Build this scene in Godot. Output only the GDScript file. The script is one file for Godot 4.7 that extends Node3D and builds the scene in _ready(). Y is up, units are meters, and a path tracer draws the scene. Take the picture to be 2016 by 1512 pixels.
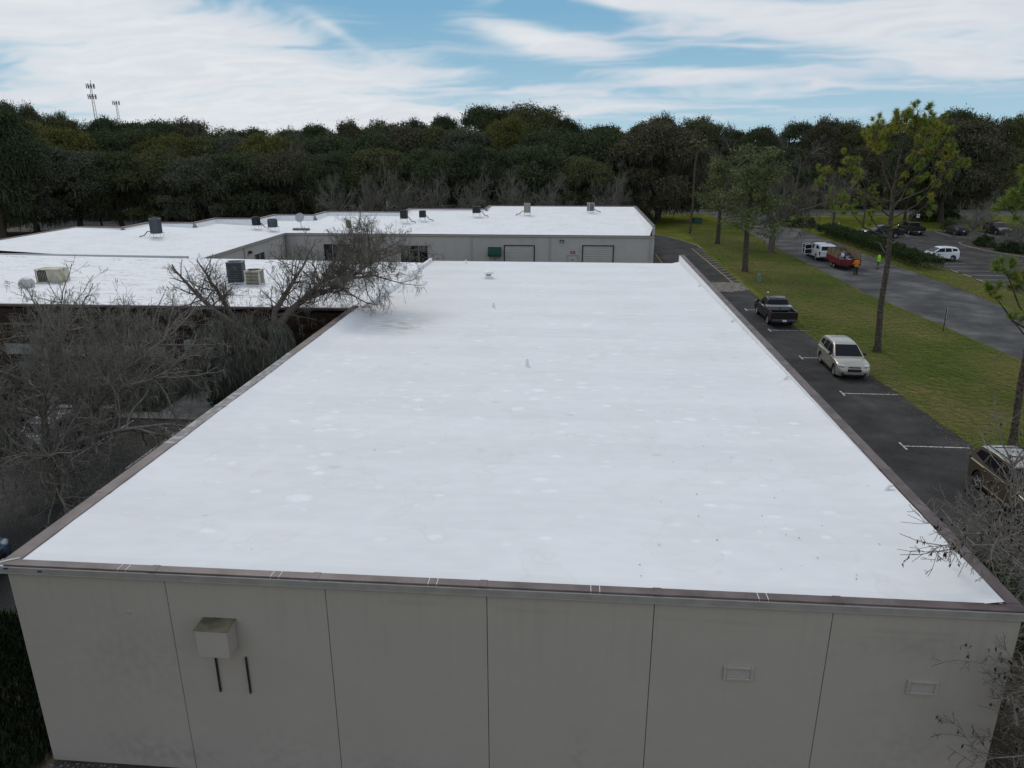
extends Node3D
# A white-roofed warehouse among live oaks. Units are metres; the camera hovers 13.3 m up and looks towards -Z.

var rng := RandomNumberGenerator.new()
var taken := {}
var M := {}
const ORD := ["first", "second", "third", "fourth", "fifth", "sixth", "seventh", "eighth", "ninth", "tenth", "eleventh", "twelfth", "thirteenth", "fourteenth", "fifteenth", "sixteenth", "seventeenth", "eighteenth", "nineteenth", "twentieth", "twenty-first", "twenty-second", "twenty-third", "twenty-fourth", "twenty-fifth", "twenty-sixth", "twenty-seventh", "twenty-eighth", "twenty-ninth", "thirtieth", "thirty-first", "thirty-second", "thirty-third", "thirty-fourth", "thirty-fifth", "thirty-sixth"]

# ---------------------------------------------------------------- geometry collector
class Geo:
	var v := PackedVector3Array()
	var n := PackedVector3Array()
	var c := PackedColorArray()
	var uv := PackedVector2Array()
	var col := Color.WHITE
	var use_uv := false
	func tri(a: Vector3, b: Vector3, d: Vector3) -> void:
		var m := (d - a).cross(b - a).normalized()
		v.push_back(a); v.push_back(b); v.push_back(d)
		n.push_back(m); n.push_back(m); n.push_back(m)
		c.push_back(col); c.push_back(col); c.push_back(col)
	func trin(a: Vector3, b: Vector3, d: Vector3, na: Vector3, nb: Vector3, nd: Vector3) -> void:
		var m := (d - a).cross(b - a)
		v.push_back(a)
		n.push_back(na)
		if m.dot(na + nb + nd) >= 0.0:
			v.push_back(b); v.push_back(d)
			n.push_back(nb); n.push_back(nd)
		else:
			v.push_back(d); v.push_back(b)
			n.push_back(nd); n.push_back(nb)
		c.push_back(col); c.push_back(col); c.push_back(col)
	func face(p: Array, out: Vector3) -> void: # planar polygon fan, turned so that it faces along out
		var m: Vector3 = (p[2] - p[0]).cross(p[1] - p[0])
		var flip := m.dot(out) < 0.0
		for i in range(1, p.size() - 1):
			if flip: tri(p[0], p[i + 1], p[i])
			else: tri(p[0], p[i], p[i + 1])
	func box(o: Vector3, s: Vector3, b := Basis.IDENTITY) -> void:
		var h := s * 0.5
		for ax in 3:
			for sg in [-1.0, 1.0]:
				var d := Vector3.ZERO; d[ax] = sg
				var e1 := Vector3.ZERO; e1[(ax + 1) % 3] = h[(ax + 1) % 3]
				var e2 := Vector3.ZERO; e2[(ax + 2) % 3] = h[(ax + 2) % 3]
				var q := d * h
				face([o + b * (q - e1 - e2), o + b * (q + e1 - e2), o + b * (q + e1 + e2), o + b * (q - e1 + e2)], b * d)
	func cbox(o: Vector3, s: Vector3, k: float, b := Basis.IDENTITY) -> void: # box with chamfered edges
		var h := s * 0.5
		var k2: float = min(k, min(h.x, min(h.y, h.z)) * 0.9)
		for ax in 3:
			var a1 := (ax + 1) % 3
			var a2 := (ax + 2) % 3
			for sg in [-1.0, 1.0]:
				var q := Vector3.ZERO; q[ax] = sg * h[ax]
				var e1 := Vector3.ZERO; e1[a1] = h[a1] - k2
				var e2 := Vector3.ZERO; e2[a2] = h[a2] - k2
				face([o + b * (q - e1 - e2), o + b * (q + e1 - e2), o + b * (q + e1 + e2), o + b * (q - e1 + e2)], b * q)
			for s1 in [-1.0, 1.0]:
				for s2 in [-1.0, 1.0]:
					var l := Vector3.ZERO; l[ax] = h[ax] - k2
					var p := Vector3.ZERO; p[a1] = s1 * h[a1]; p[a2] = s2 * (h[a2] - k2)
					var r := Vector3.ZERO; r[a1] = s1 * (h[a1] - k2); r[a2] = s2 * h[a2]
					face([o + b * (p - l), o + b * (p + l), o + b * (r + l), o + b * (r - l)], b * (p + r))
		for i in 8:
			var sg := Vector3(1 if i & 1 else -1, 1 if i & 2 else -1, 1 if i & 4 else -1)
			var p := h * sg
			face([o + b * (p - Vector3(0, k2, k2) * sg), o + b * (p - Vector3(k2, 0, k2) * sg), o + b * (p - Vector3(k2, k2, 0) * sg)], b * sg)
	func tube(pts: Array, rad: Array, sides: int, cap := false) -> void:
		var cnt := pts.size()
		var rings := []
		var dirs := []
		var up := Vector3.UP
		for i in cnt:
			var d: Vector3 = (pts[min(i + 1, cnt - 1)] - pts[max(i - 1, 0)])
			d = d.normalized() if d.length() > 1e-6 else Vector3.UP
			if abs(d.dot(up)) > 0.95: up = Vector3.RIGHT if abs(d.x) < 0.9 else Vector3.FORWARD
			var sx := d.cross(up).normalized()
			var sy := sx.cross(d).normalized()
			up = sy
			var r := []
			var rn := []
			for k in sides:
				var a := TAU * k / sides
				var m := sx * cos(a) + sy * sin(a)
				rn.push_back(m)
				r.push_back(pts[i] + m * rad[i])
			rings.push_back(r); dirs.push_back(rn)
		for i in cnt - 1:
			for k in sides:
				var k2 := (k + 1) % sides
				trin(rings[i][k], rings[i][k2], rings[i + 1][k2], dirs[i][k], dirs[i][k2], dirs[i + 1][k2])
				trin(rings[i][k], rings[i + 1][k2], rings[i + 1][k], dirs[i][k], dirs[i + 1][k2], dirs[i + 1][k])
		if cap:
			face(rings[0], pts[0] - pts[1])
			face(rings[cnt - 1], pts[cnt - 1] - pts[cnt - 2])
	func lathe(prof: Array, sides: int, x := Transform3D.IDENTITY, smooth := true) -> void: # prof: (radius, height) about Y
		for i in prof.size() - 1:
			var p: Vector2 = prof[i]
			var q: Vector2 = prof[i + 1]
			var t := (q - p).normalized()
			var m2 := Vector2(t.y, -t.x)
			for k in sides:
				var a := TAU * k / sides
				var b := TAU * (k + 1) / sides
				var va := Vector3(cos(a), 0, sin(a))
				var vb := Vector3(cos(b), 0, sin(b))
				var am := Vector3(cos((a + b) / 2), 0, sin((a + b) / 2))
				var n1 := x.basis * ((va if smooth else am) * m2.x + Vector3.UP * m2.y)
				var n2 := x.basis * ((vb if smooth else am) * m2.x + Vector3.UP * m2.y)
				var P1 := x * (va * p.x + Vector3.UP * p.y)
				var P2 := x * (vb * p.x + Vector3.UP * p.y)
				var Q1 := x * (va * q.x + Vector3.UP * q.y)
				var Q2 := x * (vb * q.x + Vector3.UP * q.y)
				if p.x > 1e-5: trin(P1, P2, Q2, n1, n2, n2)
				if q.x > 1e-5: trin(P1, Q2, Q1, n1, n2, n1)
	func prism(poly: PackedVector2Array, at: Transform3D, depth: float) -> void: # polygon in the local xy plane, pulled along local z by depth
		var ix := Geometry2D.triangulate_polygon(poly)
		var up: Vector3 = at.basis.z * signf(depth)
		for i in range(0, ix.size(), 3):
			var a := []
			var b := []
			for k in 3:
				var p: Vector2 = poly[ix[i + k]]
				a.push_back(at * Vector3(p.x, p.y, 0))
				b.push_back(at * Vector3(p.x, p.y, depth))
			face(a, -up); face(b, up)
		var cw := Geometry2D.is_polygon_clockwise(poly)
		for i in poly.size():
			var p: Vector2 = poly[i]
			var q: Vector2 = poly[(i + 1) % poly.size()]
			var o := Vector2(q.y - p.y, p.x - q.x) * (-1.0 if cw else 1.0)
			face([at * Vector3(p.x, p.y, 0), at * Vector3(q.x, q.y, 0), at * Vector3(q.x, q.y, depth), at * Vector3(p.x, p.y, depth)], at.basis * Vector3(o.x, o.y, 0))
	func leaf(o: Vector3, d: Vector3, s: Vector3) -> void: # a folded rhombus
		tri(o, o + d * 0.5 + s, o + d)
		tri(o, o + d, o + d * 0.5 - s)
	func mesh() -> ArrayMesh:
		var a := []
		a.resize(Mesh.ARRAY_MAX)
		a[Mesh.ARRAY_VERTEX] = v
		a[Mesh.ARRAY_NORMAL] = n
		a[Mesh.ARRAY_COLOR] = c
		if use_uv: a[Mesh.ARRAY_TEX_UV] = uv
		var m := ArrayMesh.new()
		m.add_surface_from_arrays(Mesh.PRIMITIVE_TRIANGLES, a)
		return m

# ---------------------------------------------------------------- scene tree helpers
func numbered(called: String) -> String:
	if not taken.has(called):
		taken[called] = 0
		return called
	taken[called] += 1
	return "%s_%03d" % [called, taken[called]]

func tag(o: Node, label: String, category: String, group := "", kind := "") -> Node:
	if label: o.set_meta("label", label)
	if category: o.set_meta("category", category)
	if group: o.set_meta("group", group)
	if kind: o.set_meta("kind", kind)
	return o

func thing(called: String, label: String, category: String, at := Vector3.ZERO, turn := 0.0, group := "") -> Node3D:
	var o := Node3D.new()
	o.name = numbered(called)
	add_child(o)
	o.position = at
	o.rotation.y = turn
	tag(o, label, category, group)
	return o

func obj(called: String, m, mat: Material, parent: Node = self) -> MeshInstance3D:
	var o := MeshInstance3D.new()
	o.mesh = m.mesh() if m is Geo else m
	o.material_override = mat
	o.cast_shadow = GeometryInstance3D.SHADOW_CASTING_SETTING_ON
	o.name = numbered(called) if parent == self else called
	parent.add_child(o, true)
	return o

func pick(parent: Node, called: String, m, mat: Material, at := Vector3.ZERO, label := "") -> MeshInstance3D: # a part placed at a point of its parent
	var o := obj(called, m, mat, parent)
	o.position = at
	if label: o.set_meta("label", label)
	return o

func struct(called: String, m, mat: Material) -> MeshInstance3D:
	var o := obj(called, m, mat)
	o.set_meta("kind", "structure")
	return o

func copy(root: Node3D, at: Vector3, turn: float, label: String) -> Node3D:
	var r: Node3D = root.duplicate()
	r.name = numbered(String(root.name).rstrip("0123456789").trim_suffix("_"))
	add_child(r)
	r.position = at
	r.rotation.y = turn
	r.set_meta("label", label)
	return r

# ---------------------------------------------------------------- materials
func lin(r: float, g: float, b: float) -> Color:
	return Color(r, g, b).linear_to_srgb()

func mat(color: Color, rough := 0.8, metal := 0.0, spec := 0.5) -> StandardMaterial3D:
	var m := StandardMaterial3D.new()
	m.albedo_color = color
	m.roughness = rough
	m.metallic = metal
	m.metallic_specular = spec
	return m

func noise_bytes(seed_: int, freq: float, oct: int, size: int, kind := FastNoiseLite.TYPE_SIMPLEX_SMOOTH) -> PackedByteArray:
	var f := FastNoiseLite.new()
	f.seed = seed_
	f.frequency = freq
	f.noise_type = kind
	f.fractal_octaves = oct
	f.fractal_type = FastNoiseLite.FRACTAL_FBM if oct > 1 else FastNoiseLite.FRACTAL_NONE
	var im := f.get_seamless_image(size, size)
	im.convert(Image.FORMAT_L8)
	return im.get_data()

# layers: [seed, cycles per tile, octaves, weight]; the weighted sum picks a colour on the ramp (linear colours)
func ramp_texture(size: int, layers: Array, ramp: Array) -> ImageTexture:
	var src := []
	var wts := []
	for l in layers:
		src.push_back(noise_bytes(l[0], float(l[1]) / size, l[2], size))
		wts.push_back(float(l[3]))
	var lut := PackedByteArray()
	for i in 256:
		var t := i / 255.0 * (ramp.size() - 1)
		var k: int = min(int(t), ramp.size() - 2)
		var cc: Color = (ramp[k] as Color).lerp(ramp[k + 1], t - k).linear_to_srgb()
		lut.push_back(cc.r8); lut.push_back(cc.g8); lut.push_back(cc.b8)
	var out := PackedByteArray()
	out.resize(size * size * 3)
	var cnt := src.size()
	var s0: PackedByteArray = src[0]
	var s1: PackedByteArray = src[min(1, cnt - 1)]
	var s2: PackedByteArray = src[min(2, cnt - 1)]
	var w0: float = wts[0]
	var w1: float = wts[1] if cnt > 1 else 0.0
	var w2: float = wts[2] if cnt > 2 else 0.0
	for i in size * size:
		var t: int = clampi(int(127.5 + (s0[i] - 127.5) * w0 + (s1[i] - 127.5) * w1 + (s2[i] - 127.5) * w2), 0, 255) * 3
		var j := i * 3
		out[j] = lut[t]; out[j + 1] = lut[t + 1]; out[j + 2] = lut[t + 2]
	var im := Image.create_from_data(size, size, false, Image.FORMAT_RGB8, out)
	return ImageTexture.create_from_image(im)

func tri_mat(tex: Texture2D, metres: float, rough := 0.9, spec := 0.4, world := true) -> StandardMaterial3D:
	var m := mat(Color.WHITE, rough, 0.0, spec)
	m.albedo_texture = tex
	m.uv1_triplanar = true
	m.uv1_world_triplanar = world
	m.uv1_scale = Vector3.ONE / metres
	return m

func relief(m: StandardMaterial3D, seed_: int, cycles: float, strength: float) -> StandardMaterial3D:
	var f := FastNoiseLite.new()
	f.seed = seed_
	f.frequency = cycles / 512.0
	f.fractal_octaves = 3
	var im := f.get_seamless_image(512, 512)
	im.convert(Image.FORMAT_RGBA8)
	im.bump_map_to_normal_map(strength)
	m.normal_enabled = true
	m.normal_texture = ImageTexture.create_from_image(im)
	return m

func leafmat(c: Color, back := 0.25) -> StandardMaterial3D:
	var m := mat(c, 0.75, 0.0, 0.25)
	m.vertex_color_use_as_albedo = true
	m.cull_mode = BaseMaterial3D.CULL_DISABLED
	if back > 0.0:
		m.backlight_enabled = true
		m.backlight = Color(back, back, back)
	return m

# ---------------------------------------------------------------- sky: thin streaky cirrus over pale blue
func make_sky() -> ImageTexture:
	var W := 2048
	var H := 2048
	var a := FastNoiseLite.new(); a.seed = 11; a.frequency = 1.0; a.fractal_octaves = 5
	var b := FastNoiseLite.new(); b.seed = 23; b.frequency = 1.0; b.fractal_octaves = 4
	# banks of cloud: azimuth (degrees right of -Z), elevation, half width, half height, slope, weight
	var banks := [[-29.0, 5.4, 15.0, 5.2, -0.05, 1.0], [-17.0, 2.2, 14.0, 3.0, -0.05, 0.75], [-4.5, 7.6, 5.6, 1.0, -0.16, 0.95], [-0.5, 6.1, 5.0, 1.1, -0.14, 0.55], [-8.0, 4.9, 4.0, 0.55, 0.0, 0.55], [21.0, 7.6, 15.0, 2.7, -0.05, 0.95], [8.0, 8.9, 10.0, 0.8, -0.1, 0.6], [2.0, 2.9, 8.5, 1.1, -0.02, 0.7], [8.0, 4.6, 6.0, 0.7, -0.03, 0.75], [14.0, 3.2, 4.5, 0.6, 0.0, 0.5], [3.0, 9.3, 2.5, 0.4, -0.1, 0.6], [-40.0, 9.0, 14.0, 3.0, -0.1, 0.6], [-17.0, 7.4, 2.2, 0.45, -0.55, 0.35], [26.0, 5.6, 11.0, 2.0, 0.0, 0.6], [-6.0, 9.6, 1.8, 0.5, 0.15, 0.7], [29.0, 4.0, 7.0, 1.0, 0.0, 0.4], [-14.0, 1.4, 22.0, 1.0, 0.0, 0.55]]
	var out := PackedByteArray()
	var row := PackedByteArray()
	row.resize(W * 3)
	var white := Color(0.79, 0.815, 0.835)
	for y in H:
		var el := 90.0 - (y + 0.5) / H * 180.0
		var step := 1 if el < 14.0 else 4
		if el < -1.0:
			var g := Color(0.16, 0.17, 0.15).linear_to_srgb()
			for x in W:
				row[x * 3] = g.r8; row[x * 3 + 1] = g.g8; row[x * 3 + 2] = g.b8
			for k in H - y: out.append_array(row)
			break
		if step == 4 and y % 4 != 0:
			out.append_array(row)
			continue
		var t: float = clamp(el / 60.0, 0.0, 1.0)
		var low: float = clamp(el / 9.0, 0.0, 1.0)
		var blue := Color(0.47, 0.65, 0.745).lerp(Color(0.22, 0.45, 0.63), pow(low, 0.8)).lerp(Color(0.12, 0.28, 0.52), t)
		var sk := sin(deg_to_rad(max(el, 0.0)))
		var inv := 1.0 / (sk + 0.10)
		var ce := cos(deg_to_rad(el))
		var x := 0
		while x < W:
			var az := (x + 0.5) / W * 360.0
			if az > 180.0: az -= 360.0
			var ra := deg_to_rad(az)
			# point on a flat cloud layer overhead
			var px := sin(ra) * ce * inv
			var pz := -cos(ra) * ce * inv
			var wx := px + 0.55 * b.get_noise_2d(px * 0.55 + 9.0, pz * 0.55)
			var wz := pz + 0.55 * b.get_noise_2d(px * 0.55, pz * 0.55 + 31.0)
			var streak := a.get_noise_2d(wx * 0.42 + wz * 0.06, wz * 1.05 - wx * 0.12)
			var fine := a.get_noise_2d(wx * 1.5 + 70.0, wz * 4.6 - wx * 0.9)
			var cov := 0.0
			if el < 20.0:
				for k in banks:
					var dx: float = (az - k[0])
					var dy: float = (el - k[1] - k[4] * dx) / k[3]
					dx /= k[2]
					var q := dx * dx + dy * dy
					if q < 6.0: cov += k[5] * exp(-q * 1.1)
			var wide: float = clamp((el - 9.0) / 10.0, 0.0, 1.0)
			var away: float = clamp((abs(az) - 38.0) / 20.0, 0.0, 1.0)
			cov = lerp(cov, 0.80, max(wide, away))
			cov = min(cov, 1.15)
			var d := cov * 1.05 + streak * 0.70 + fine * 0.36 - 0.12
			d = clamp(d, 0.0, 1.0)
			d = d * d * (3.0 - 2.0 * d)
			var tone: float = 1.0 - 0.10 * clamp(0.5 + 1.2 * fine + 0.6 * streak, 0.0, 1.0) - 0.05 * clamp((az + 5.0) / 35.0, 0.0, 1.0)
			var cc := blue.lerp(Color(white.r * tone, white.g * tone, white.b * (tone * 0.6 + 0.4)), d * 0.96).linear_to_srgb()
			var r8 := cc.r8
			var g8 := cc.g8
			var b8 := cc.b8
			for k in step:
				var j := (x + k) * 3
				row[j] = r8; row[j + 1] = g8; row[j + 2] = b8
			x += step
		out.append_array(row)
	return ImageTexture.create_from_image(Image.create_from_data(W, H, false, Image.FORMAT_RGB8, out))

func make_stage() -> void:
	var cam := Camera3D.new()
	cam.name = "camera"
	cam.fov = 55.29
	cam.near = 0.1
	cam.far = 2000.0
	cam.position = Vector3(0, 13.3, 0)
	cam.rotation_degrees = Vector3(-18.17, 4.77, -0.12)
	add_child(cam)
	cam.current = true
	var env := Environment.new()
	env.background_mode = Environment.BG_SKY
	var sky := Sky.new()
	var pan := PanoramaSkyMaterial.new()
	pan.panorama = make_sky()
	sky.sky_material = pan
	env.sky = sky
	env.background_energy_multiplier = 1.0
	env.tonemap_mode = Environment.TONE_MAPPER_LINEAR
	env.tonemap_exposure = 1.0
	env.sdfgi_enabled = true
	env.ssao_enabled = true
	env.ssil_enabled = true
	var we := WorldEnvironment.new()
	we.name = "world_environment"
	we.environment = env
	add_child(we)
	var sun := DirectionalLight3D.new()
	sun.name = "sun"
	sun.light_energy = 0.3
	sun.light_color = Color(1.0, 0.965, 0.92)
	sun.light_angular_distance = 14.0
	sun.shadow_enabled = true
	sun.rotation_degrees = Vector3(-44, -152, 0) # shines from ahead and to the left
	add_child(sun)

# ---------------------------------------------------------------- materials in use
func make_materials() -> void:
	M.grass = relief(tri_mat(ramp_texture(512, [[1, 9, 4, 1.0], [2, 170, 2, 0.75], [3, 3, 2, 0.5]], [Color(0.072, 0.098, 0.013), Color(0.102, 0.124, 0.017), Color(0.134, 0.140, 0.026), Color(0.20, 0.170, 0.058)]), 46.0, 1.0, 0.1), 4, 120, 3.0)
	M.litter = tri_mat(ramp_texture(512, [[5, 14, 4, 1.2], [6, 120, 2, 0.8]], [Color(0.022, 0.02, 0.012), Color(0.05, 0.042, 0.024), Color(0.075, 0.062, 0.035)]), 17.0, 1.0, 0.1)
	M.asphalt = relief(tri_mat(ramp_texture(512, [[7, 6, 5, 1.3], [8, 330, 1, 0.35], [9, 22, 3, 0.6]], [Color(0.028, 0.027, 0.026), Color(0.041, 0.039, 0.037), Color(0.052, 0.049, 0.046), Color(0.075, 0.071, 0.066)]), 23.0, 0.92, 0.35), 10, 220, 2.0)
	M.drive = relief(tri_mat(ramp_texture(512, [[17, 5, 5, 1.3], [18, 330, 1, 0.35], [19, 18, 3, 0.5]], [Color(0.046, 0.046, 0.047), Color(0.066, 0.065, 0.065), Color(0.092, 0.090, 0.088), Color(0.135, 0.13, 0.125)]), 27.0, 0.92, 0.35), 10, 220, 2.0)
	M.road = tri_mat(ramp_texture(512, [[27, 5, 5, 1.0], [28, 130, 1, 0.5]], [Color(0.075, 0.072, 0.066), Color(0.10, 0.096, 0.088), Color(0.125, 0.12, 0.11)]), 19.0)
	M.concrete = relief(tri_mat(ramp_texture(512, [[37, 6, 5, 1.2], [38, 150, 1, 0.4]], [Color(0.16, 0.148, 0.13), Color(0.23, 0.215, 0.19), Color(0.28, 0.265, 0.24)]), 7.0), 39, 90, 2.0)
	M.rubble = relief(tri_mat(ramp_texture(512, [[137, 12, 5, 1.7], [138, 150, 1, 0.6]], [Color(0.09, 0.08, 0.068), Color(0.17, 0.15, 0.128), Color(0.25, 0.225, 0.19)]), 7.0), 39, 90, 3.0)
	M.dirt = tri_mat(ramp_texture(256, [[41, 9, 4, 1.2], [42, 70, 1, 0.6]], [Color(0.04, 0.033, 0.024), Color(0.075, 0.06, 0.042), Color(0.1, 0.08, 0.055)]), 5.0, 1.0, 0.1)
	M.paint = tri_mat(ramp_texture(256, [[43, 20, 4, 2.2]], [Color(0.16, 0.16, 0.155), Color(0.42, 0.42, 0.41), Color(0.55, 0.55, 0.53)]), 3.0)
	M.yellow = tri_mat(ramp_texture(256, [[44, 20, 4, 2.0]], [Color(0.16, 0.12, 0.06), Color(0.36, 0.25, 0.09), Color(0.42, 0.31, 0.13)]), 3.0)
	M.stucco = (tri_mat(ramp_texture(512, [[45, 3, 4, 0.9], [46, 220, 1, 0.28], [47, 11, 4, 0.55]], [Color(0.36, 0.32, 0.283), Color(0.42, 0.372, 0.328), Color(0.44, 0.392, 0.347)]), 11.0, 0.95, 0.25))
	M.siding = tri_mat(ramp_texture(512, [[49, 3, 3, 0.8], [50, 14, 3, 0.4]], [Color(0.42, 0.395, 0.355), Color(0.47, 0.442, 0.40), Color(0.50, 0.47, 0.43)]), 13.0, 0.7, 0.4)
	M.trim = mat(lin(0.40, 0.38, 0.345), 0.6)
	M.dark = mat(lin(0.012, 0.012, 0.013), 0.8)
	M.coping = tri_mat(ramp_texture(512, [[51, 6, 4, 1.4], [52, 60, 2, 0.4]], [Color(0.075, 0.052, 0.047), Color(0.118, 0.084, 0.078), Color(0.15, 0.115, 0.112)]), 6.0, 0.5, 0.5)
	M.coping_worn = tri_mat(ramp_texture(512, [[53, 9, 4, 2.2], [54, 60, 2, 0.4]], [Color(0.10, 0.075, 0.07), Color(0.16, 0.14, 0.14), Color(0.25, 0.29, 0.32)]), 4.0, 0.45, 0.5)
	M.fascia = tri_mat(ramp_texture(256, [[55, 9, 4, 1.2]], [Color(0.26, 0.232, 0.207), Color(0.31, 0.28, 0.253), Color(0.345, 0.315, 0.288)]), 5.0, 0.6, 0.4)
	M.sealant = mat(lin(0.72, 0.70, 0.67), 0.6)
	M.tape = mat(lin(0.01, 0.05, 0.2), 0.6)
	M.white_membrane = relief(tri_mat(ramp_texture(512, [[56, 4, 4, 0.7], [57, 24, 4, 0.7]], [Color(0.70, 0.70, 0.695), Color(0.80, 0.80, 0.80), Color(0.84, 0.84, 0.84)]), 15.0, 0.75, 0.35), 58, 26, 1.2)
	M.white_streaked = tri_mat(ramp_texture(512, [[59, 7, 4, 0.6], [60, 60, 4, 1.25], [61, 15, 3, 0.5]], [Color(0.34, 0.33, 0.32), Color(0.78, 0.775, 0.765), Color(0.82, 0.82, 0.82), Color(0.84, 0.84, 0.84), Color(0.85, 0.85, 0.85)]), 14.0, 0.75, 0.35)
	M.white_streaked.uv1_scale = Vector3(1.0 / 30.0, 1.0 / 9.0, 1.0 / 9.0)
	M.brick_core = mat(lin(0.035, 0.028, 0.024), 1.0)
	M.brick = mat(Color.WHITE, 0.9, 0.0, 0.3); M.brick.vertex_color_use_as_albedo = true
	M.band = tri_mat(ramp_texture(256, [[62, 8, 4, 1.2]], [Color(0.2, 0.195, 0.185), Color(0.32, 0.315, 0.30), Color(0.38, 0.375, 0.36)]), 6.0)
	M.glass = mat(lin(0.012, 0.014, 0.016), 0.06, 0.0, 0.6)
	M.steel = mat(lin(0.42, 0.43, 0.44), 0.42, 0.9)
	M.galv = tri_mat(ramp_texture(256, [[63, 20, 3, 1.2]], [Color(0.26, 0.27, 0.28), Color(0.40, 0.41, 0.42), Color(0.5, 0.5, 0.5)]), 2.0, 0.5, 0.5)
	M.white_paint = mat(lin(0.78, 0.78, 0.77), 0.45)
	M.black_metal = mat(lin(0.014, 0.015, 0.016), 0.45)
	M.rusty = tri_mat(ramp_texture(256, [[64, 2, 5, 1.6], [65, 40, 2, 0.3]], [Color(0.24, 0.18, 0.08), Color(0.42, 0.37, 0.25), Color(0.46, 0.44, 0.37), Color(0.50, 0.485, 0.42)]), 1.7, 0.7, 0.4)
	M.unit_grey = mat(lin(0.075, 0.09, 0.105), 0.5, 0.2)
	M.unit_dark = mat(lin(0.022, 0.028, 0.03), 0.55, 0.2)
	M.unit_beige = mat(lin(0.30, 0.29, 0.25), 0.55)
	M.copper = mat(lin(0.02, 0.018, 0.017), 0.7)
	M.green_cloth = mat(lin(0.008, 0.055, 0.035), 0.85)
	M.red_sign = mat(lin(0.22, 0.012, 0.018), 0.5)
	M.bark = relief(tri_mat(ramp_texture(256, [[66, 9, 4, 1.5], [67, 50, 2, 0.6]], [Color(0.035, 0.028, 0.022), Color(0.085, 0.07, 0.056), Color(0.14, 0.12, 0.10)]), 1.3, 1.0, 0.1), 68, 50, 6.0)
	M.bark_grey = relief(tri_mat(ramp_texture(256, [[69, 9, 4, 1.4], [70, 50, 2, 0.6]], [Color(0.125, 0.106, 0.088), Color(0.215, 0.19, 0.163), Color(0.31, 0.28, 0.248)]), 1.1, 1.0, 0.1), 71, 50, 6.0)
	M.bark_pale = relief(tri_mat(ramp_texture(256, [[169, 9, 4, 1.4], [170, 50, 2, 0.6]], [Color(0.14, 0.122, 0.108), Color(0.25, 0.228, 0.205), Color(0.34, 0.315, 0.29)]), 1.1, 1.0, 0.1), 71, 50, 6.0)
	M.bark_mid = relief(tri_mat(ramp_texture(256, [[269, 9, 4, 1.4], [270, 50, 2, 0.6]], [Color(0.085, 0.069, 0.056), Color(0.165, 0.138, 0.115), Color(0.24, 0.208, 0.178)]), 1.1, 1.0, 0.1), 71, 50, 6.0)
	M.bark_pine = relief(tri_mat(ramp_texture(256, [[72, 8, 4, 1.6], [73, 44, 2, 0.7]], [Color(0.04, 0.03, 0.024), Color(0.105, 0.083, 0.066), Color(0.17, 0.145, 0.125)]), 1.5, 1.0, 0.1), 74, 40, 8.0)
	M.gravel = mat(Color.WHITE, 0.95, 0.0, 0.3); M.gravel.vertex_color_use_as_albedo = true

# ---------------------------------------------------------------- flat ground pieces
func sheet(poly: Array, y: float) -> Geo:
	var g := Geo.new()
	var p := PackedVector2Array()
	for q in poly: p.push_back(Vector2(q[0], q[1]))
	var ix := Geometry2D.triangulate_polygon(p)
	for i in range(0, ix.size(), 3):
		g.face([Vector3(p[ix[i]].x, y, p[ix[i]].y), Vector3(p[ix[i + 1]].x, y, p[ix[i + 1]].y), Vector3(p[ix[i + 2]].x, y, p[ix[i + 2]].y)], Vector3.UP)
	return g

func ragged(poly: Array, amount: float, every: float, seed_: int) -> Array: # an edge that wanders a little, as grass eats into asphalt
	var f := FastNoiseLite.new(); f.seed = seed_; f.frequency = 0.6; f.fractal_octaves = 3
	var out := []
	for i in poly.size():
		var a := Vector2(poly[i][0], poly[i][1])
		var b := Vector2(poly[(i + 1) % poly.size()][0], poly[(i + 1) % poly.size()][1])
		var cnt: int = clampi(int(a.distance_to(b) / every), 1, 120)
		var nrm := (b - a).normalized().orthogonal()
		for k in cnt:
			var p := a.lerp(b, float(k) / cnt)
			var q := p + nrm * f.get_noise_2d(p.x, p.y) * amount
			out.push_back([q.x, q.y])
	return out

func stripe(g: Geo, a: Vector2, b: Vector2, w: float, y: float) -> void:
	var s := (b - a).normalized().orthogonal() * w * 0.5
	g.face([Vector3(a.x - s.x, y, a.y - s.y), Vector3(b.x - s.x, y, b.y - s.y), Vector3(b.x + s.x, y, b.y + s.y), Vector3(a.x + s.x, y, a.y + s.y)], Vector3.UP)

func kerb_run(g: Geo, pts: Array, w: float, h: float) -> void:
	for i in pts.size() - 1:
		var a := Vector3(pts[i][0], 0, pts[i][1])
		var b := Vector3(pts[i + 1][0], 0, pts[i + 1][1])
		var d := b - a
		g.cbox((a + b) * 0.5 + Vector3(0, h * 0.5 - 0.02, 0), Vector3(w, h + 0.04, d.length() + 0.02), 0.02, Basis.looking_at(d.normalized()))

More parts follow.
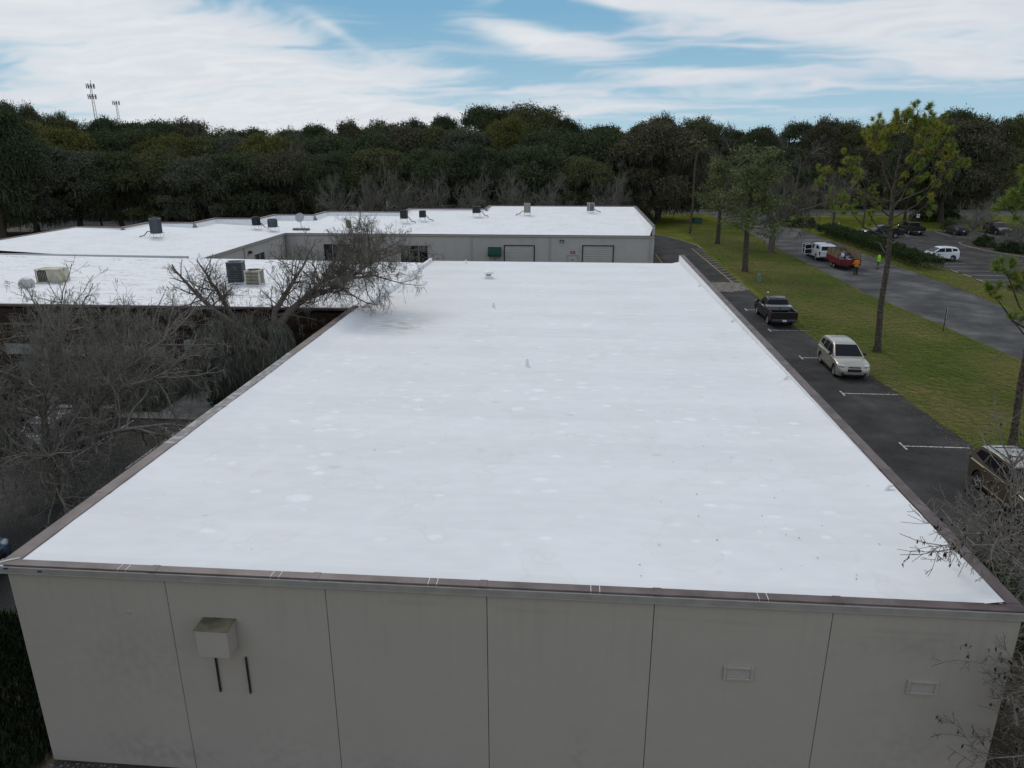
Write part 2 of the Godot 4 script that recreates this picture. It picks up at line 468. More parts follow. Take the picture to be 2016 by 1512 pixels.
func make_ground() -> void:
	struct("ground", sheet([[-900, 300], [900, 300], [900, -900], [-900, -900]], 0.0), M.grass)
	struct("forest_floor", sheet(ragged([[-260, -100], [-54, -104], [-20, -116], [8, -126], [10, -150], [-260, -152]], 2.5, 4.0, 5), 0.004), M.litter)
	struct("woodland_floor", sheet(ragged([[-300, -163.5], [300, -163.5], [300, -420], [-300, -420]], 1.0, 6.0, 6), 0.004), M.litter)
	struct("side_parking_lot", sheet(ragged([[8.3, -2], [20.0, -2], [18.7, -30], [18.1, -43], [17.3, -52], [16.8, -58], [16.75, -70], [16.75, -99], [16.7, -101.9], [16.2, -104], [15.3, -107.8], [13.8, -111.9], [11.5, -116], [6, -119.5], [-4, -121], [-4, -112], [8.3, -110]], 0.16, 0.7, 7), 0.008), M.asphalt)
	struct("rear_yard", sheet([[-31.2, -57.9], [8.3, -57.9], [8.3, -78.3], [-31.2, -78.3]], 0.012), M.asphalt)
	struct("driveway", sheet(ragged([[31.5, -20], [29.4, -40], [28.2, -58], [27.2, -70], [26.9, -105], [27.8, -126], [26.0, -150], [40.0, -150], [37.0, -138], [36.4, -124], [36.6, -104], [36.5, -88], [36.9, -71], [36.2, -60], [38.5, -40], [42, -20]], 0.14, 0.8, 8), 0.008), M.drive)
	struct("visitor_parking_lot", sheet([[40.9, -40], [110, -40], [110, -123.5], [41.4, -123.5], [41.2, -118], [44.6, -112], [44.4, -99], [41.2, -91]], 0.012), M.asphalt)
	struct("front_parking_lot", sheet([[-70, -17.4], [-13.2, -17.4], [-13.2, -33.1], [-70, -33.1]], 0.008), M.asphalt)
	struct("road", sheet([[-320, -150], [320, -150], [320, -161.5], [-320, -161.5]], 0.012), M.road)
	struct("side_street", sheet([[-92, -112], [-73, -112], [-80, -150.5], [-104, -150.5]], 0.016), M.road)
	struct("footpath", sheet([[-34, -33.3], [-11.6, -33.3], [-11.6, -34.2], [-17.2, -34.2], [-17.2, -37.7], [-21.3, -37.7], [-21.3, -34.2], [-34, -34.2]], 0.03), M.concrete)
	struct("planting_bed", sheet(ragged([[-40, -17.3], [-11.6, -17.3], [-11.6, -4], [-40, -4]], 0.1, 1.0, 12), 0.016), M.dirt)
	struct("window_bed", sheet([[-70, -34.2], [-21.3, -34.2], [-21.3, -37.9], [-70, -37.9]], 0.02), M.litter)
	struct("tree_bed", sheet([[-17.2, -34.2], [-11.6, -34.2], [-11.6, -37.9], [-17.2, -37.9]], 0.02), M.litter)
	struct("gravel_bed", sheet([[-11.6, -4], [14.5, -4], [14.5, -20], [8.5, -20], [8.5, -12.32], [-11.62, -12.32]], 0.016), M.dirt)
	struct("concrete_apron", sheet(ragged([[9.5, -74.6], [16.9, -74.6], [16.75, -70.6], [14.9, -69.6], [9.5, -71.2]], 0.35, 0.45, 14), 0.013), M.rubble)
	var ap := thing("asphalt_patch", "dark resurfaced square in the beige car's parking lot", "asphalt patch", Vector3(11.2, 0.014, -36.4))
	pick(ap, "patch", sheet(ragged([[-1.2, -1.6], [1.4, -1.6], [1.7, -0.6], [0.2, 1.5], [-1.2, 1.6]], 0.06, 0.3, 15), 0.0), M.asphalt)
	# painted stall lines
	var k := 0
	var words := ["black pickup's front wheel", "black pickup's tailgate", "beige car's rear wheel", "beige car's front bumper", "roof edge above the brown car's tail", "brown car's front end"]
	for z in [-61.8, -54.7, -47.3, -40.1, -32.6, -22.6]:
		var g := Geo.new()
		var x0: float = 14.55 + (z + 61.8) * 0.028
		stripe(g, Vector2(x0, z), Vector2(17.7 + (z + 61.8) * 0.02, z), 0.1, 0.013)
		stripe(g, Vector2(x0, z - 0.42), Vector2(x0, z + 0.42), 0.1, 0.0135)
		tag(obj("stall_line", g, M.paint), "white T-shaped stall line on the asphalt by the %s" % words[k], "road marking", "stall lines beside the warehouse")
		k += 1
	k = 0
	for l in [[42.4, 45.2, -88.9], [41.6, 45.2, -86.3], [41.1, 45.1, -83.4], [41.1, 45.1, -80.6], [41.0, 45.1, -77.9], [41.0, 45.1, -75.2], [43.5, 45.3, -100.2], [43.6, 45.3, -102.8], [43.6, 45.2, -105.8]]:
		var g := Geo.new()
		stripe(g, Vector2(l[0], l[2]), Vector2(l[1], l[2]), 0.1, 0.018)
		var lab: String = "white stall line in front of the white crossover, %s from it towards the camera" % ORD[k] if k < 6 else "short white stall line beyond the white crossover, %s from it" % ORD[k - 6]
		tag(obj("stall_line", g, M.paint), lab, "road marking", "stall lines of the visitor lot")
		k += 1
	k = 0
	for l in [[50.4, -121.8, 49.8, -114.9], [56.5, -122.0, 55.9, -115.3], [62.7, -122.4, 62.3, -116.5]]:
		var g := Geo.new()
		stripe(g, Vector2(l[0], l[1]), Vector2(l[2], l[3]), 0.1, 0.018)
		tag(obj("stall_line", g, M.paint), ["white line left of the parked black crew-cab pickup", "white line between black pickup and dark sedan", "white line between dark sedan and black minivan"][k], "road marking", "stall lines of the visitor lot")
		k += 1
	k = 0
	for l in [[-19.0, -27.4, -33.0], [-22.0, -27.4, -33.0], [-24.6, -27.6, -33.0], [-27.4, -27.6, -33.0]]:
		var g := Geo.new()
		stripe(g, Vector2(l[0], l[1]), Vector2(l[0], l[2]), 0.1, 0.013)
		tag(obj("stall_line", g, M.paint), "white stall line under the bare trees, %s out from the warehouse" % ORD[k], "road marking", "stall lines of the front lot")
		k += 1
	# hatched no-parking strip along the lawn and beside the far building
	var hz := thing("hatched_strip", "yellow hatched strip along the curved kerb near the concrete apron", "road marking", Vector3(16.0, 0, -86))
	var g1 := Geo.new()
	stripe(g1, Vector2(-0.35, -13.8), Vector2(0.0, 11.6), 0.11, 0.0135)
	pick(hz, "edge_line", g1, M.yellow)
	for i in 15:
		var g2 := Geo.new()
		var z := -12.6 + i * 1.68
		stripe(g2, Vector2(-0.2, z), Vector2(0.85, z - 0.75), 0.09, 0.0145)
		pick(hz, "hatch_bar", g2, M.paint)
	var hy := thing("hatched_strip", "yellow hatched strip against the far grey building's side wall", "road marking", Vector3(9.6, 0, -88))
	var g3 := Geo.new()
	stripe(g3, Vector2(0.75, -6.0), Vector2(0.75, 5.0), 0.11, 0.0135)
	stripe(g3, Vector2(-0.35, -6.0), Vector2(-0.35, 5.0), 0.11, 0.0135)
	pick(hy, "edge_line", g3, M.yellow)
	for i in 9:
		var g4 := Geo.new()
		stripe(g4, Vector2(-0.3, -5.4 + i * 1.25), Vector2(0.7, -5.9 + i * 1.25), 0.09, 0.0145)
		pick(hy, "hatch_bar", g4, M.yellow)
	# kerbs
	var kg := Geo.new()
	kerb_run(kg, [[16.8, -98.9], [16.8, -101.9], [16.3, -104.1], [15.4, -107.9], [13.9, -112.1], [11.6, -116.3], [6, -119.8], [-4, -121.3]], 0.16, 0.13)
	struct("lawn_kerb", kg, M.concrete)
	var ki := Geo.new()
	kerb_run(ki, [[54.0, -108.2], [53.2, -107.4], [52.7, -105.2], [52.7, -103.2], [53.2, -98.2], [54.6, -94.4], [57.2, -92.4], [66, -92.0]], 0.16, 0.13)
	struct("island_kerb", ki, M.concrete)
	struct("island_bed", sheet([[54.0, -108.0], [53.3, -107.2], [52.85, -105.0], [52.85, -103.2], [53.4, -98.2], [54.7, -94.6], [57.3, -92.6], [66, -92.2], [66, -108]], 0.09), M.dirt)
	var kb := Geo.new()
	kerb_run(kb, [[-70, -33.2], [-11.7, -33.2]], 0.16, 0.12)
	struct("front_kerb", kb, M.concrete)
	k = 0
	for s in [[41.0, -82.6], [40.95, -79.7], [40.85, -76.8], [40.7, -73.6]]:
		var g := Geo.new()
		g.cbox(Vector3(0, 0.07, 0), Vector3(0.2, 0.14, 1.75), 0.05)
		var o := obj("wheel_stop", g, M.concrete)
		o.position = Vector3(s[0], 0.012, s[1])
		tag(o, "concrete wheel stop by the grass strip, %s after the white crossover" % ORD[k], "wheel stop", "wheel stops of the visitor lot")
		k += 1
	# loose gravel along the foot of the near wall
	var gr := Geo.new()
	rng.seed = 77
	for i in 9000:
		var side := i % 3
		var p := Vector3(rng.randf_range(-11.5, -5.0), 0.02, rng.randf_range(-12.2, -11.2)) if side == 0 else Vector3(rng.randf_range(8.5, 12.5), 0.02, rng.randf_range(-19.5, -9.5))
		var s := rng.randf_range(0.016, 0.045)
		var t := rng.randf_range(0.04, 0.22)
		gr.col = Color(t, t * 1.0, t * 0.97)
		var q := []
		for j in 3:
			var a := TAU * j / 3.0 + rng.randf() * 1.5
			q.push_back(p + Vector3(cos(a) * s, rng.randf_range(0.0, 0.01), sin(a) * s))
		var top := p + Vector3(0, s * 0.8, 0)
		gr.face([q[0], q[1], top], Vector3.UP); gr.face([q[1], q[2], top], Vector3.UP); gr.face([q[2], q[0], top], Vector3.UP)
	tag(obj("gravel", gr, M.gravel), "loose grey gravel along the foot of the warehouse wall", "gravel", "", "stuff")

# ---------------------------------------------------------------- warehouse (near building)
func part(root: Node3D, called: String, m, material: Material, label := "") -> MeshInstance3D: # shape given in world axes, root not turned
	return pick(root, called, m, material, -root.position, label)

func roof_y(z: float) -> float:
	return lerp(5.03, 4.42, clamp((-12.6 - z) / 45.1, 0.0, 1.0))

func roof_texture() -> ImageTexture:
	var w := 640
	var h := 1472
	var x0 := -11.4
	var z0 := -57.8
	var sx := 20.0 / w
	var sz := 46.0 / h
	var a := FastNoiseLite.new(); a.seed = 5; a.frequency = 0.22; a.fractal_octaves = 4
	var b := FastNoiseLite.new(); b.seed = 6; b.frequency = 1.6; b.fractal_octaves = 3
	var val := PackedFloat32Array(); val.resize(w * h)
	var dirt := PackedFloat32Array(); dirt.resize(w * h)
	for y in h:
		var z := z0 + (y + 0.5) * sz
		for x in w:
			var wx := x0 + (x + 0.5) * sx
			var n1 := a.get_noise_2d(wx * 0.7, z * 1.6)
			var n2 := b.get_noise_2d(wx * 0.6, z * 1.3)
			var i := y * w + x
			val[i] = 0.772 + 0.032 * n1 + 0.03 * n2
			# leaf tannin and grime where the trees overhang the left side
			var d: float = clamp((-5.0 - wx) / 6.0, 0.0, 1.0) * smoothstep(-33.4, -37.5, z)
			var k: float = exp(-(pow((wx + 8.6) / 1.6, 2) + pow((z + 34.6) / 1.6, 2)))
			dirt[i] = clamp(d * (0.35 + 1.1 * n1 + 0.5 * n2), 0.0, 1.0) * 0.22 + clamp(k * (1.4 * n2 + 0.5 * n1 + 0.35), 0.0, 1.0) * 0.5
			val[i] += 0.010 * (1.0 if int(floor((z + 0.06 * n1) / 1.83)) % 2 == 0 else -1.0)
			var lap := absf(fposmod(z + 0.05 * n1, 1.83) - 0.915)
			dirt[i] += 0.05 * smoothstep(0.88, 0.912, lap) * clampf(0.4 + n2 * 1.5, 0.0, 1.0)
			var pond := a.get_noise_2d(wx * 1.1 + 90.0, z * 1.1) # rims left by dried puddles
			dirt[i] += 0.07 * exp(-pow((pond - 0.22) / 0.018, 2)) + 0.025 * smoothstep(0.2, 0.3, pond)
			var seam: float = exp(-pow((z + 33.1 - wx * 0.05 + 0.12 * n1) / 0.10, 2)) * (0.5 + n1)
			dirt[i] += clamp(seam, 0.0, 1.0) * 0.10
	var r := RandomNumberGenerator.new(); r.seed = 99
	for i in 420: # newer, whiter dabs of coating, and a few scuffs
		var cx := r.randf_range(-10.5, 7.2)
		var cz := r.randfn(-26.0, 8.0) if i < 300 else r.randf_range(-57, -14)
		if cz > -13.5 or cz < -57.0: continue
		var dark := i % 17 == 0
		var rx: float = r.randf_range(0.05, 0.22) * (2.0 if i % 29 == 0 else 1.0)
		var rz: float = rx * r.randf_range(0.35, 0.8)
		var amt: float = (-0.09 if dark else r.randf_range(0.03, 0.11))
		var py0 := int((cz - rz * 2 - z0) / sz)
		var py1 := int((cz + rz * 2 - z0) / sz)
		for y in range(max(py0, 0), min(py1, h)):
			for x in range(max(int((cx - rx * 2 - x0) / sx), 0), min(int((cx + rx * 2 - x0) / sx), w)):
				var wx := x0 + (x + 0.5) * sx
				var z := z0 + (y + 0.5) * sz
				var q := pow((wx - cx) / rx, 2) + pow((z - cz) / rz, 2) + 0.9 * b.get_noise_2d(wx * 5.0, z * 5.0)
				val[y * w + x] += amt * (1.0 - smoothstep(0.5, 1.35, q))
	var out := PackedByteArray(); out.resize(w * h * 3)
	for i in w * h:
		var v: float = clamp(val[i], 0.2, 0.88)
		var d: float = clamp(dirt[i], 0.0, 0.8)
		var c := Color(v * (1.0 - d * 0.62), v * (1.0 - d * 0.72), v * (1.0 - d * 0.86)).linear_to_srgb()
		out[i * 3] = c.r8; out[i * 3 + 1] = c.g8; out[i * 3 + 2] = c.b8
	return ImageTexture.create_from_image(Image.create_from_data(w, h, false, Image.FORMAT_RGB8, out))

func wall_texture() -> ImageTexture: # paint, rain runs and smears of the near wall, 20.2 m by 5 m
	var w := 808
	var h := 200
	var a := FastNoiseLite.new(); a.seed = 61; a.frequency = 0.5; a.fractal_octaves = 4
	var b := FastNoiseLite.new(); b.seed = 62; b.frequency = 3.5; b.fractal_octaves = 3
	var out := PackedByteArray(); out.resize(w * h * 3)
	var blots := [[-9.2, 0.55, 0.9, 0.45, 0.16], [-8.2, 0.3, 0.8, 0.3, 0.14], [-9.0, 2.9, 1.4, 0.9, 0.10], [-3.6, 0.3, 1.0, 0.35, 0.16], [-2.2, 0.15, 1.2, 0.3, 0.14], [0.4, 0.6, 0.25, 0.9, 0.14], [1.2, 0.5, 0.3, 0.8, 0.12], [4.2, 0.8, 1.4, 0.5, 0.08], [7.0, 1.6, 1.0, 0.9, 0.10], [-5.9, 0.5, 0.8, 0.6, 0.12], [6.6, 4.2, 1.3, 0.3, 0.10]]
	for y in h:
		var wy := 5.0 * (1.0 - (y + 0.5) / h)
		for x in w:
			var wx := -11.6 + (x + 0.5) / w * 20.2
			var n1 := a.get_noise_2d(wx, wy * 1.3)
			var n2 := b.get_noise_2d(wx, wy)
			var d := 0.05 * n1 + 0.025 * n2
			var run := a.get_noise_2d(wx * 9.0, wy * 0.35 + 40.0) # rain runs under the coping
			d += 0.16 * clampf(run - 0.12, 0.0, 1.0) * smoothstep(1.6, 5.0, wy)
			if wx > -3.5: # two wavering smears left by an old edge
				var l1 := 4.62 - 0.012 * (wx + 3.5) + 0.03 * a.get_noise_2d(wx * 0.8, 7.0)
				var l2 := 4.36 + 0.03 * a.get_noise_2d(wx * 0.8, 17.0)
				d += 0.13 * exp(-pow((wy - l1) / 0.05, 2)) * clampf(0.55 + 1.3 * n1, 0.0, 1.0)
				d += 0.09 * exp(-pow((wy - l2) / 0.04, 2)) * clampf(0.3 + 1.5 * n1, 0.0, 1.0) * clampf((wx - 0.5) * 0.4, 0.0, 1.0)
			for k in blots:
				var q := pow((wx - k[0]) / k[2], 2) + pow((wy - k[1]) / k[3], 2)
				if q < 4.0: d += k[4] * exp(-q) * clampf(0.5 + 1.3 * n2 + 0.8 * n1, 0.0, 1.4)
			var v := clampf(0.97 - d * 0.6, 0.5, 1.15)
			var c := Color(0.435 * v, 0.380 * v, 0.332 * v).linear_to_srgb()
			var j := (y * w + x) * 3
			out[j] = c.r8; out[j + 1] = c.g8; out[j + 2] = c.b8
	return ImageTexture.create_from_image(Image.create_from_data(w, h, false, Image.FORMAT_RGB8, out))

func wall_uv(g: Geo) -> Geo:
	g.use_uv = true
	for q in g.v: g.uv.push_back(Vector2((q.x + 11.6) / 20.2, 1.0 - q.y / 5.0))
	return g

func coping_run(root: Node3D, a: Vector3, b: Vector3, seam: float, width: float, label: String, worn := [], thick := 0.07) -> void: # sheet-metal caps end to end, with lapped joints
	var d := (b - a)
	var u := d.normalized()
	var bs := Basis.looking_at(u)
	var len := d.length()
	var cnt: int = max(int(round(len / seam)), 1)
	for i in cnt:
		var p := a + u * (len * i / cnt)
		var q := a + u * (len * (i + 1) / cnt)
		var g := Geo.new()
		g.cbox((p + q) * 0.5 + Vector3(0, -thick / 2, 0), Vector3(width, thick, (q - p).length() - 0.006), 0.012, bs)
		part(root, "coping", g, M.coping_worn if i in worn else M.coping, label if i == 0 else "")
		if i > 0:
			var j := Geo.new()
			j.cbox(p + Vector3(0, 0.003 - thick / 2, 0), Vector3(width + 0.012, thick + 0.006, 0.16), 0.008, bs)
			part(root, "joint_cover", j, M.coping_worn if (i in worn or (i - 1) in worn) else M.coping)

func louver(root: Node3D, at: Vector3, w: float, h: float, label: String) -> void:
	var g := Geo.new()
	for s in [-1.0, 1.0]:
		g.cbox(at + Vector3(s * (w / 2 + 0.03), 0, 0.02), Vector3(0.06, h + 0.12, 0.06), 0.01)
		g.cbox(at + Vector3(0, s * (h / 2 + 0.03), 0.022), Vector3(w, 0.06, 0.06), 0.01)
	var f := part(root, "louver", g, M.stucco, label)
	var cnt := 8
	for i in cnt:
		var s := Geo.new()
		s.box(at + Vector3(0, -h / 2 + h * (i + 0.5) / cnt, 0.02), Vector3(w, h / cnt * 0.72, 0.006), Basis(Vector3.RIGHT, -0.75))
		obj("slat", s, M.stucco, f)
	var bk := Geo.new()
	bk.box(at + Vector3(0, 0, 0.002), Vector3(w, h, 0.01))
	obj("backing", bk, M.dark, f)

func make_warehouse() -> void:
	var r := thing("warehouse", "near grey warehouse with large white flat roof and brown metal coping", "building", Vector3(-1.5, 0, -35))
	var xs := [-11.5, -8.12, -4.78, -1.53, 1.72, 5.06, 8.45]
	M.front_paint = mat(Color.WHITE, 0.92, 0.0, 0.25)
	M.front_paint.albedo_texture = wall_texture()
	for i in 6:
		var g := Geo.new()
		var wdt: float = xs[i + 1] - xs[i] - 0.013
		g.cbox(Vector3((xs[i] + xs[i + 1]) / 2, 2.49, -12.37), Vector3(wdt, 4.98, 0.2), 0.006)
		part(r, "wall_panel", wall_uv(g), M.front_paint, "front wall panel with the square hood" if i == 1 else "")
	var bk := Geo.new()
	bk.box(Vector3(-1.525, 2.45, -12.52), Vector3(19.86, 4.9, 0.1))
	part(r, "joint_backing", bk, M.dark)
	var sw := Geo.new()
	sw.box(Vector3(-11.4, 2.46, -25.15), Vector3(0.16, 4.92, 25.2))
	part(r, "side_wall", sw, M.brick_core, "brick side wall")
	var sr := Geo.new()
	sr.box(Vector3(8.35, 2.46, -35.2), Vector3(0.18, 4.92, 45.2))
	part(r, "side_wall", sr, M.stucco)
	var sb := Geo.new()
	sb.box(Vector3(-1.5, 2.1, -57.6), Vector3(19.5, 4.2, 0.16))
	part(r, "rear_wall", sb, M.stucco)
	# the roof: a gently uneven membrane that falls away from the camera
	var g := Geo.new()
	g.use_uv = true
	var f := FastNoiseLite.new(); f.seed = 3; f.frequency = 0.35; f.fractal_octaves = 3
	var nx := 64
	var nz := 150
	var P := func(i: int, j: int) -> Vector3:
		var x: float = lerp(-11.36, 8.17, float(i) / nx)
		var z: float = lerp(-12.44, -57.72, float(j) / nz)
		var y: float = roof_y(z) + 0.013 * f.get_noise_2d(x * 1.3, z) + 0.006 * f.get_noise_2d(x * 4.0, z * 4.0)
		y += 0.13 * smoothstep(7.55, 8.1, x) # cant strip at the parapet
		y += (5.045 - roof_y(z)) * smoothstep(-10.7, -11.36, x) * smoothstep(-39.5, -37.0, z)
		return Vector3(x, y, z)
	for i in nx:
		for j in nz:
			var q := [P.call(i, j), P.call(i + 1, j), P.call(i + 1, j + 1), P.call(i, j + 1)]
			for t in [[0, 3, 2], [0, 2, 1]]:
				var at := g.v.size()
				g.face([q[t[0]], q[t[1]], q[t[2]]], Vector3.UP)
				for m in 3:
					var pp := g.v[at + m]
					g.uv.push_back(Vector2((pp.x + 11.4) / 20.0, (pp.z + 57.8) / 46.0))
	var rm := mat(Color.WHITE, 0.75, 0.0, 0.35)
	rm.albedo_texture = roof_texture()
	part(r, "roof", _smooth(g), rm, "white coated roof membrane")
	var re := Geo.new()
	re.cbox(Vector3(-1.5, 4.36, -57.74), Vector3(19.3, 0.16, 0.08), 0.02)
	part(r, "roof_edge", re, M.white_paint)
	# parapet upstands
	var pr := Geo.new()
	pr.box(Vector3(8.27, 4.72, -35.1), Vector3(0.18, 0.62, 45.2))
	part(r, "parapet", pr, M.white_membrane)
	var pe := Geo.new()
	pe.box(Vector3(8.3, 4.75, -57.64), Vector3(0.3, 0.6, 0.2))
	part(r, "parapet", pe, M.white_membrane)
	var cb := Geo.new() # low white curb against the neighbouring roof
	cb.face([Vector3(-11.15, 4.6, -38.6), Vector3(-11.15, 4.95, -38.6), Vector3(-11.15, 4.66, -57.7), Vector3(-11.15, 4.2, -57.7)], Vector3.RIGHT)
	cb.face([Vector3(-11.32, 4.6, -38.6), Vector3(-11.32, 4.95, -38.6), Vector3(-11.32, 4.66, -57.7), Vector3(-11.32, 4.2, -57.7)], Vector3.LEFT)
	cb.face([Vector3(-11.15, 4.95, -38.6), Vector3(-11.32, 4.95, -38.6), Vector3(-11.32, 4.66, -57.7), Vector3(-11.15, 4.66, -57.7)], Vector3.UP)
	cb.face([Vector3(-11.15, 4.6, -38.6), Vector3(-11.15, 4.95, -38.6), Vector3(-11.32, 4.95, -38.6), Vector3(-11.32, 4.6, -38.6)], Vector3.BACK)
	part(r, "curb", cb, M.white_membrane)
	coping_run(r, Vector3(-11.72, 5.1, -12.36), Vector3(8.52, 5.1, -12.36), 3.2, 0.23, "brown coping along the near wall", [], 0.035)
	coping_run(r, Vector3(-11.53, 5.068, -12.48), Vector3(-11.53, 5.068, -37.8), 3.1, 0.36, "brown coping with pale worn lengths", [2, 3, 4])
	coping_run(r, Vector3(8.38, 5.1, -12.48), Vector3(8.38, 5.1, -57.74), 3.1, 0.28, "brown coping along the parking side")
	var fa := Geo.new()
	fa.cbox(Vector3(-1.56, 4.995, -12.232), Vector3(20.3, 0.135, 0.05), 0.006)
	part(r, "fascia", fa, M.fascia)
	var fl := Geo.new()
	fl.cbox(Vector3(-1.54, 4.925, -12.215), Vector3(20.32, 0.018, 0.05), 0.004)
	part(r, "drip_edge", fl, M.fascia)
	for x in [-8.98, -5.78, -2.6, 0.58, 3.75]: # white sealant beads on the lapped joints
		for dx in [-0.085, 0.085]:
			var s := Geo.new()
			s.cbox(Vector3(x + dx, 5.1, -12.36), Vector3(0.014, 0.012, 0.22), 0.004)
			s.cbox(Vector3(x + dx, 5.03, -12.24), Vector3(0.012, 0.1, 0.01), 0.004)
			part(r, "sealant_bead", s, M.sealant)
	var sc := Geo.new()
	sc.tube([Vector3(-11.7, 5.108, -12.26), Vector3(-11.52, 5.108, -12.4), Vector3(-11.36, 5.108, -12.5)], [0.016, 0.02, 0.016], 5, true)
	sc.cbox(Vector3(-11.6, 5.03, -12.236), Vector3(0.17, 0.13, 0.03), 0.01)
	part(r, "sealant_bead", sc, M.sealant)
	for t in [[-11.45, 5.035], [-10.72, 5.0]]:
		var tp := Geo.new()
		tp.box(Vector3(t[0], t[1], -12.205), Vector3(0.1, 0.045, 0.004), Basis(Vector3.BACK, 0.1))
		part(r, "tape", tp, M.tape, "scrap of blue tape")
	var sl := Geo.new()
	sl.cbox(Vector3(6.0, 5.035, -12.24), Vector3(0.5, 0.02, 0.012), 0.004)
	part(r, "sealant_bead", sl, M.sealant)
	# wall fittings
	var hd := Geo.new()
	hd.cbox(Vector3(-7.06, 3.72, -12.05), Vector3(0.66, 0.64, 0.42), 0.015)
	var hood := part(r, "hood", hd, M.stucco, "square sheet-metal hood with mossy top")
	var ht := Geo.new()
	ht.cbox(Vector3(-7.06, 4.046, -12.05), Vector3(0.7, 0.02, 0.45), 0.006)
	obj("lid", ht, tri_mat(ramp_texture(256, [[81, 3, 4, 1.1], [82, 60, 2, 0.5]], [Color(0.07, 0.058, 0.04), Color(0.15, 0.128, 0.08), Color(0.22, 0.195, 0.13)]), 1.7), hood)
	var hp := Geo.new()
	hp.tube([Vector3(-6.98, 3.42, -12.12), Vector3(-6.98, 3.32, -12.12), Vector3(-6.99, 3.26, -12.09)], [0.03, 0.03, 0.028], 8, true)
	obj("drain_pipe", hp, M.trim, hood)
	for x in [-7.26, -6.6]:
		var b := Geo.new()
		b.cbox(Vector3(x, 2.68, -12.235), Vector3(0.03, 0.92, 0.05), 0.006)
		part(r, "wall_bracket", b, M.black_metal)
	louver(r, Vector3(3.43, 3.39, -12.27), 0.46, 0.2, "louvered vent left of the right-hand bare shrub")
	louver(r, Vector3(6.92, 3.29, -12.27), 0.46, 0.2, "louvered vent behind bare twigs")
	var pb := Geo.new()
	pb.lathe([Vector2(0, 0.02), Vector2(0.04, 0.015), Vector2(0.055, 0)], 10, Transform3D(Basis(Vector3.RIGHT, PI / 2), Vector3(-9.02, 4.08, -12.268)))
	part(r, "wall_patch", pb, M.stucco)
	# roof fittings
	var vt := Geo.new()
	var vp := Vector3(-5.75, roof_y(-49.8), -49.8)
	vt.lathe([Vector2(0.34, 0), Vector2(0.3, 0.05), Vector2(0.2, 0.08), Vector2(0.2, 0.2)], 18, Transform3D(Basis.IDENTITY, vp))
	var vent := part(r, "roof_vent", vt, M.white_paint, "round white mushroom vent")
	var vc := Geo.new()
	vc.lathe([Vector2(0.16, 0.3), Vector2(0.36, 0.3), Vector2(0.37, 0.36), Vector2(0.28, 0.45), Vector2(0.1, 0.49), Vector2(0, 0.5)], 18, Transform3D(Basis.IDENTITY, vp))
	obj("cap", vc, M.white_paint, vent)
	var vn := Geo.new()
	vn.lathe([Vector2(0.17, 0.19), Vector2(0.17, 0.31)], 14, Transform3D(Basis.IDENTITY, vp))
	obj("throat", vn, M.dark, vent)
	for p in [Vector3(-4.31, 0, -39.6), Vector3(-1.73, 0, -28.1), Vector3(-8.3, 0, -56.6)]:
		var t := Geo.new()
		var o := Vector3(p.x, roof_y(p.z) - 0.01, p.z)
		t.lathe([Vector2(0.14, 0), Vector2(0.075, 0.05), Vector2(0.06, 0.28), Vector2(0.045, 0.28), Vector2(0.045, 0.1)], 12, Transform3D(Basis.IDENTITY, o))
		part(r, "vent_pipe", t, M.white_membrane)
	for z in [-46.8, -36.5, -26.7, -17.3]:
		var t := Geo.new()
		var o := Vector3(7.92, roof_y(z) + 0.06, z)
		t.tube([o + Vector3(-0.05, -0.06, 0.03), o + Vector3(0.0, 0.0, 0.01), o + Vector3(0.04, 0.07, -0.01), o + Vector3(0.08, 0.13, -0.02), o + Vector3(0.16, 0.15, -0.02)], [0.06, 0.055, 0.05, 0.045, 0.045], 10, true)
		part(r, "overflow_scupper", t, M.white_membrane)
	# fallen leaves on the roof
	var lf := Geo.new()
	rng.seed = 12
	for i in 100:
		var z := rng.randf_range(-57, -12.9) if i < 60 else rng.randf_range(-24, -12.9)
		var x := rng.randf_range(-10.5, 7.3) if i < 60 else rng.randf_range(1.0, 7.9)
		var s := rng.randf_range(0.012, 0.03)
		var a := rng.randf() * TAU
		lf.leaf(Vector3(x, roof_y(z) + 0.022 + (0.13 * smoothstep(7.5, 8.1, x)), z), Vector3(cos(a), 0.15, sin(a)) * s * 2.2, Vector3(-sin(a), 0.1, cos(a)) * s * 0.5)
	tag(obj("leaf_litter", lf, mat(lin(0.06, 0.045, 0.035), 1.0)), "tiny dead brown leaves scattered on the white roof", "leaf litter", "", "stuff")

func _smooth(g: Geo) -> ArrayMesh: # shared normals for a surface of small facets
	var acc := {}
	for i in range(0, g.v.size(), 3):
		var m := (g.v[i + 2] - g.v[i]).cross(g.v[i + 1] - g.v[i])
		for k in 3: acc[g.v[i + k]] = acc.get(g.v[i + k], Vector3.ZERO) + m
	for i in g.v.size(): g.n[i] = acc[g.v[i]].normalized()
	return g.mesh()

# ---------------------------------------------------------------- brick office building on the left
func brick_field(g: Geo, x0: float, x1: float, y0: float, y1: float, z: float, soldier := -1.0) -> void:
	var y := y0
	var row := 0
	while y + 0.06 <= y1 + 0.001:
		var tall: float = 0.2 if soldier > 0.0 and abs(y - soldier) < 0.036 else 0.06
		var wide: float = 0.06 if tall > 0.1 else 0.2
		var x := x0 + (0.105 if row % 2 == 1 and tall < 0.1 else 0.0)
		if row % 2 == 1 and tall < 0.1: _brick(g, x0, x0 + 0.095, y, tall, z)
		while x + 0.03 < x1:
			_brick(g, x, min(x + wide, x1), y, tall, z)
			x += wide + 0.01
		y += tall + 0.01
		row += 1

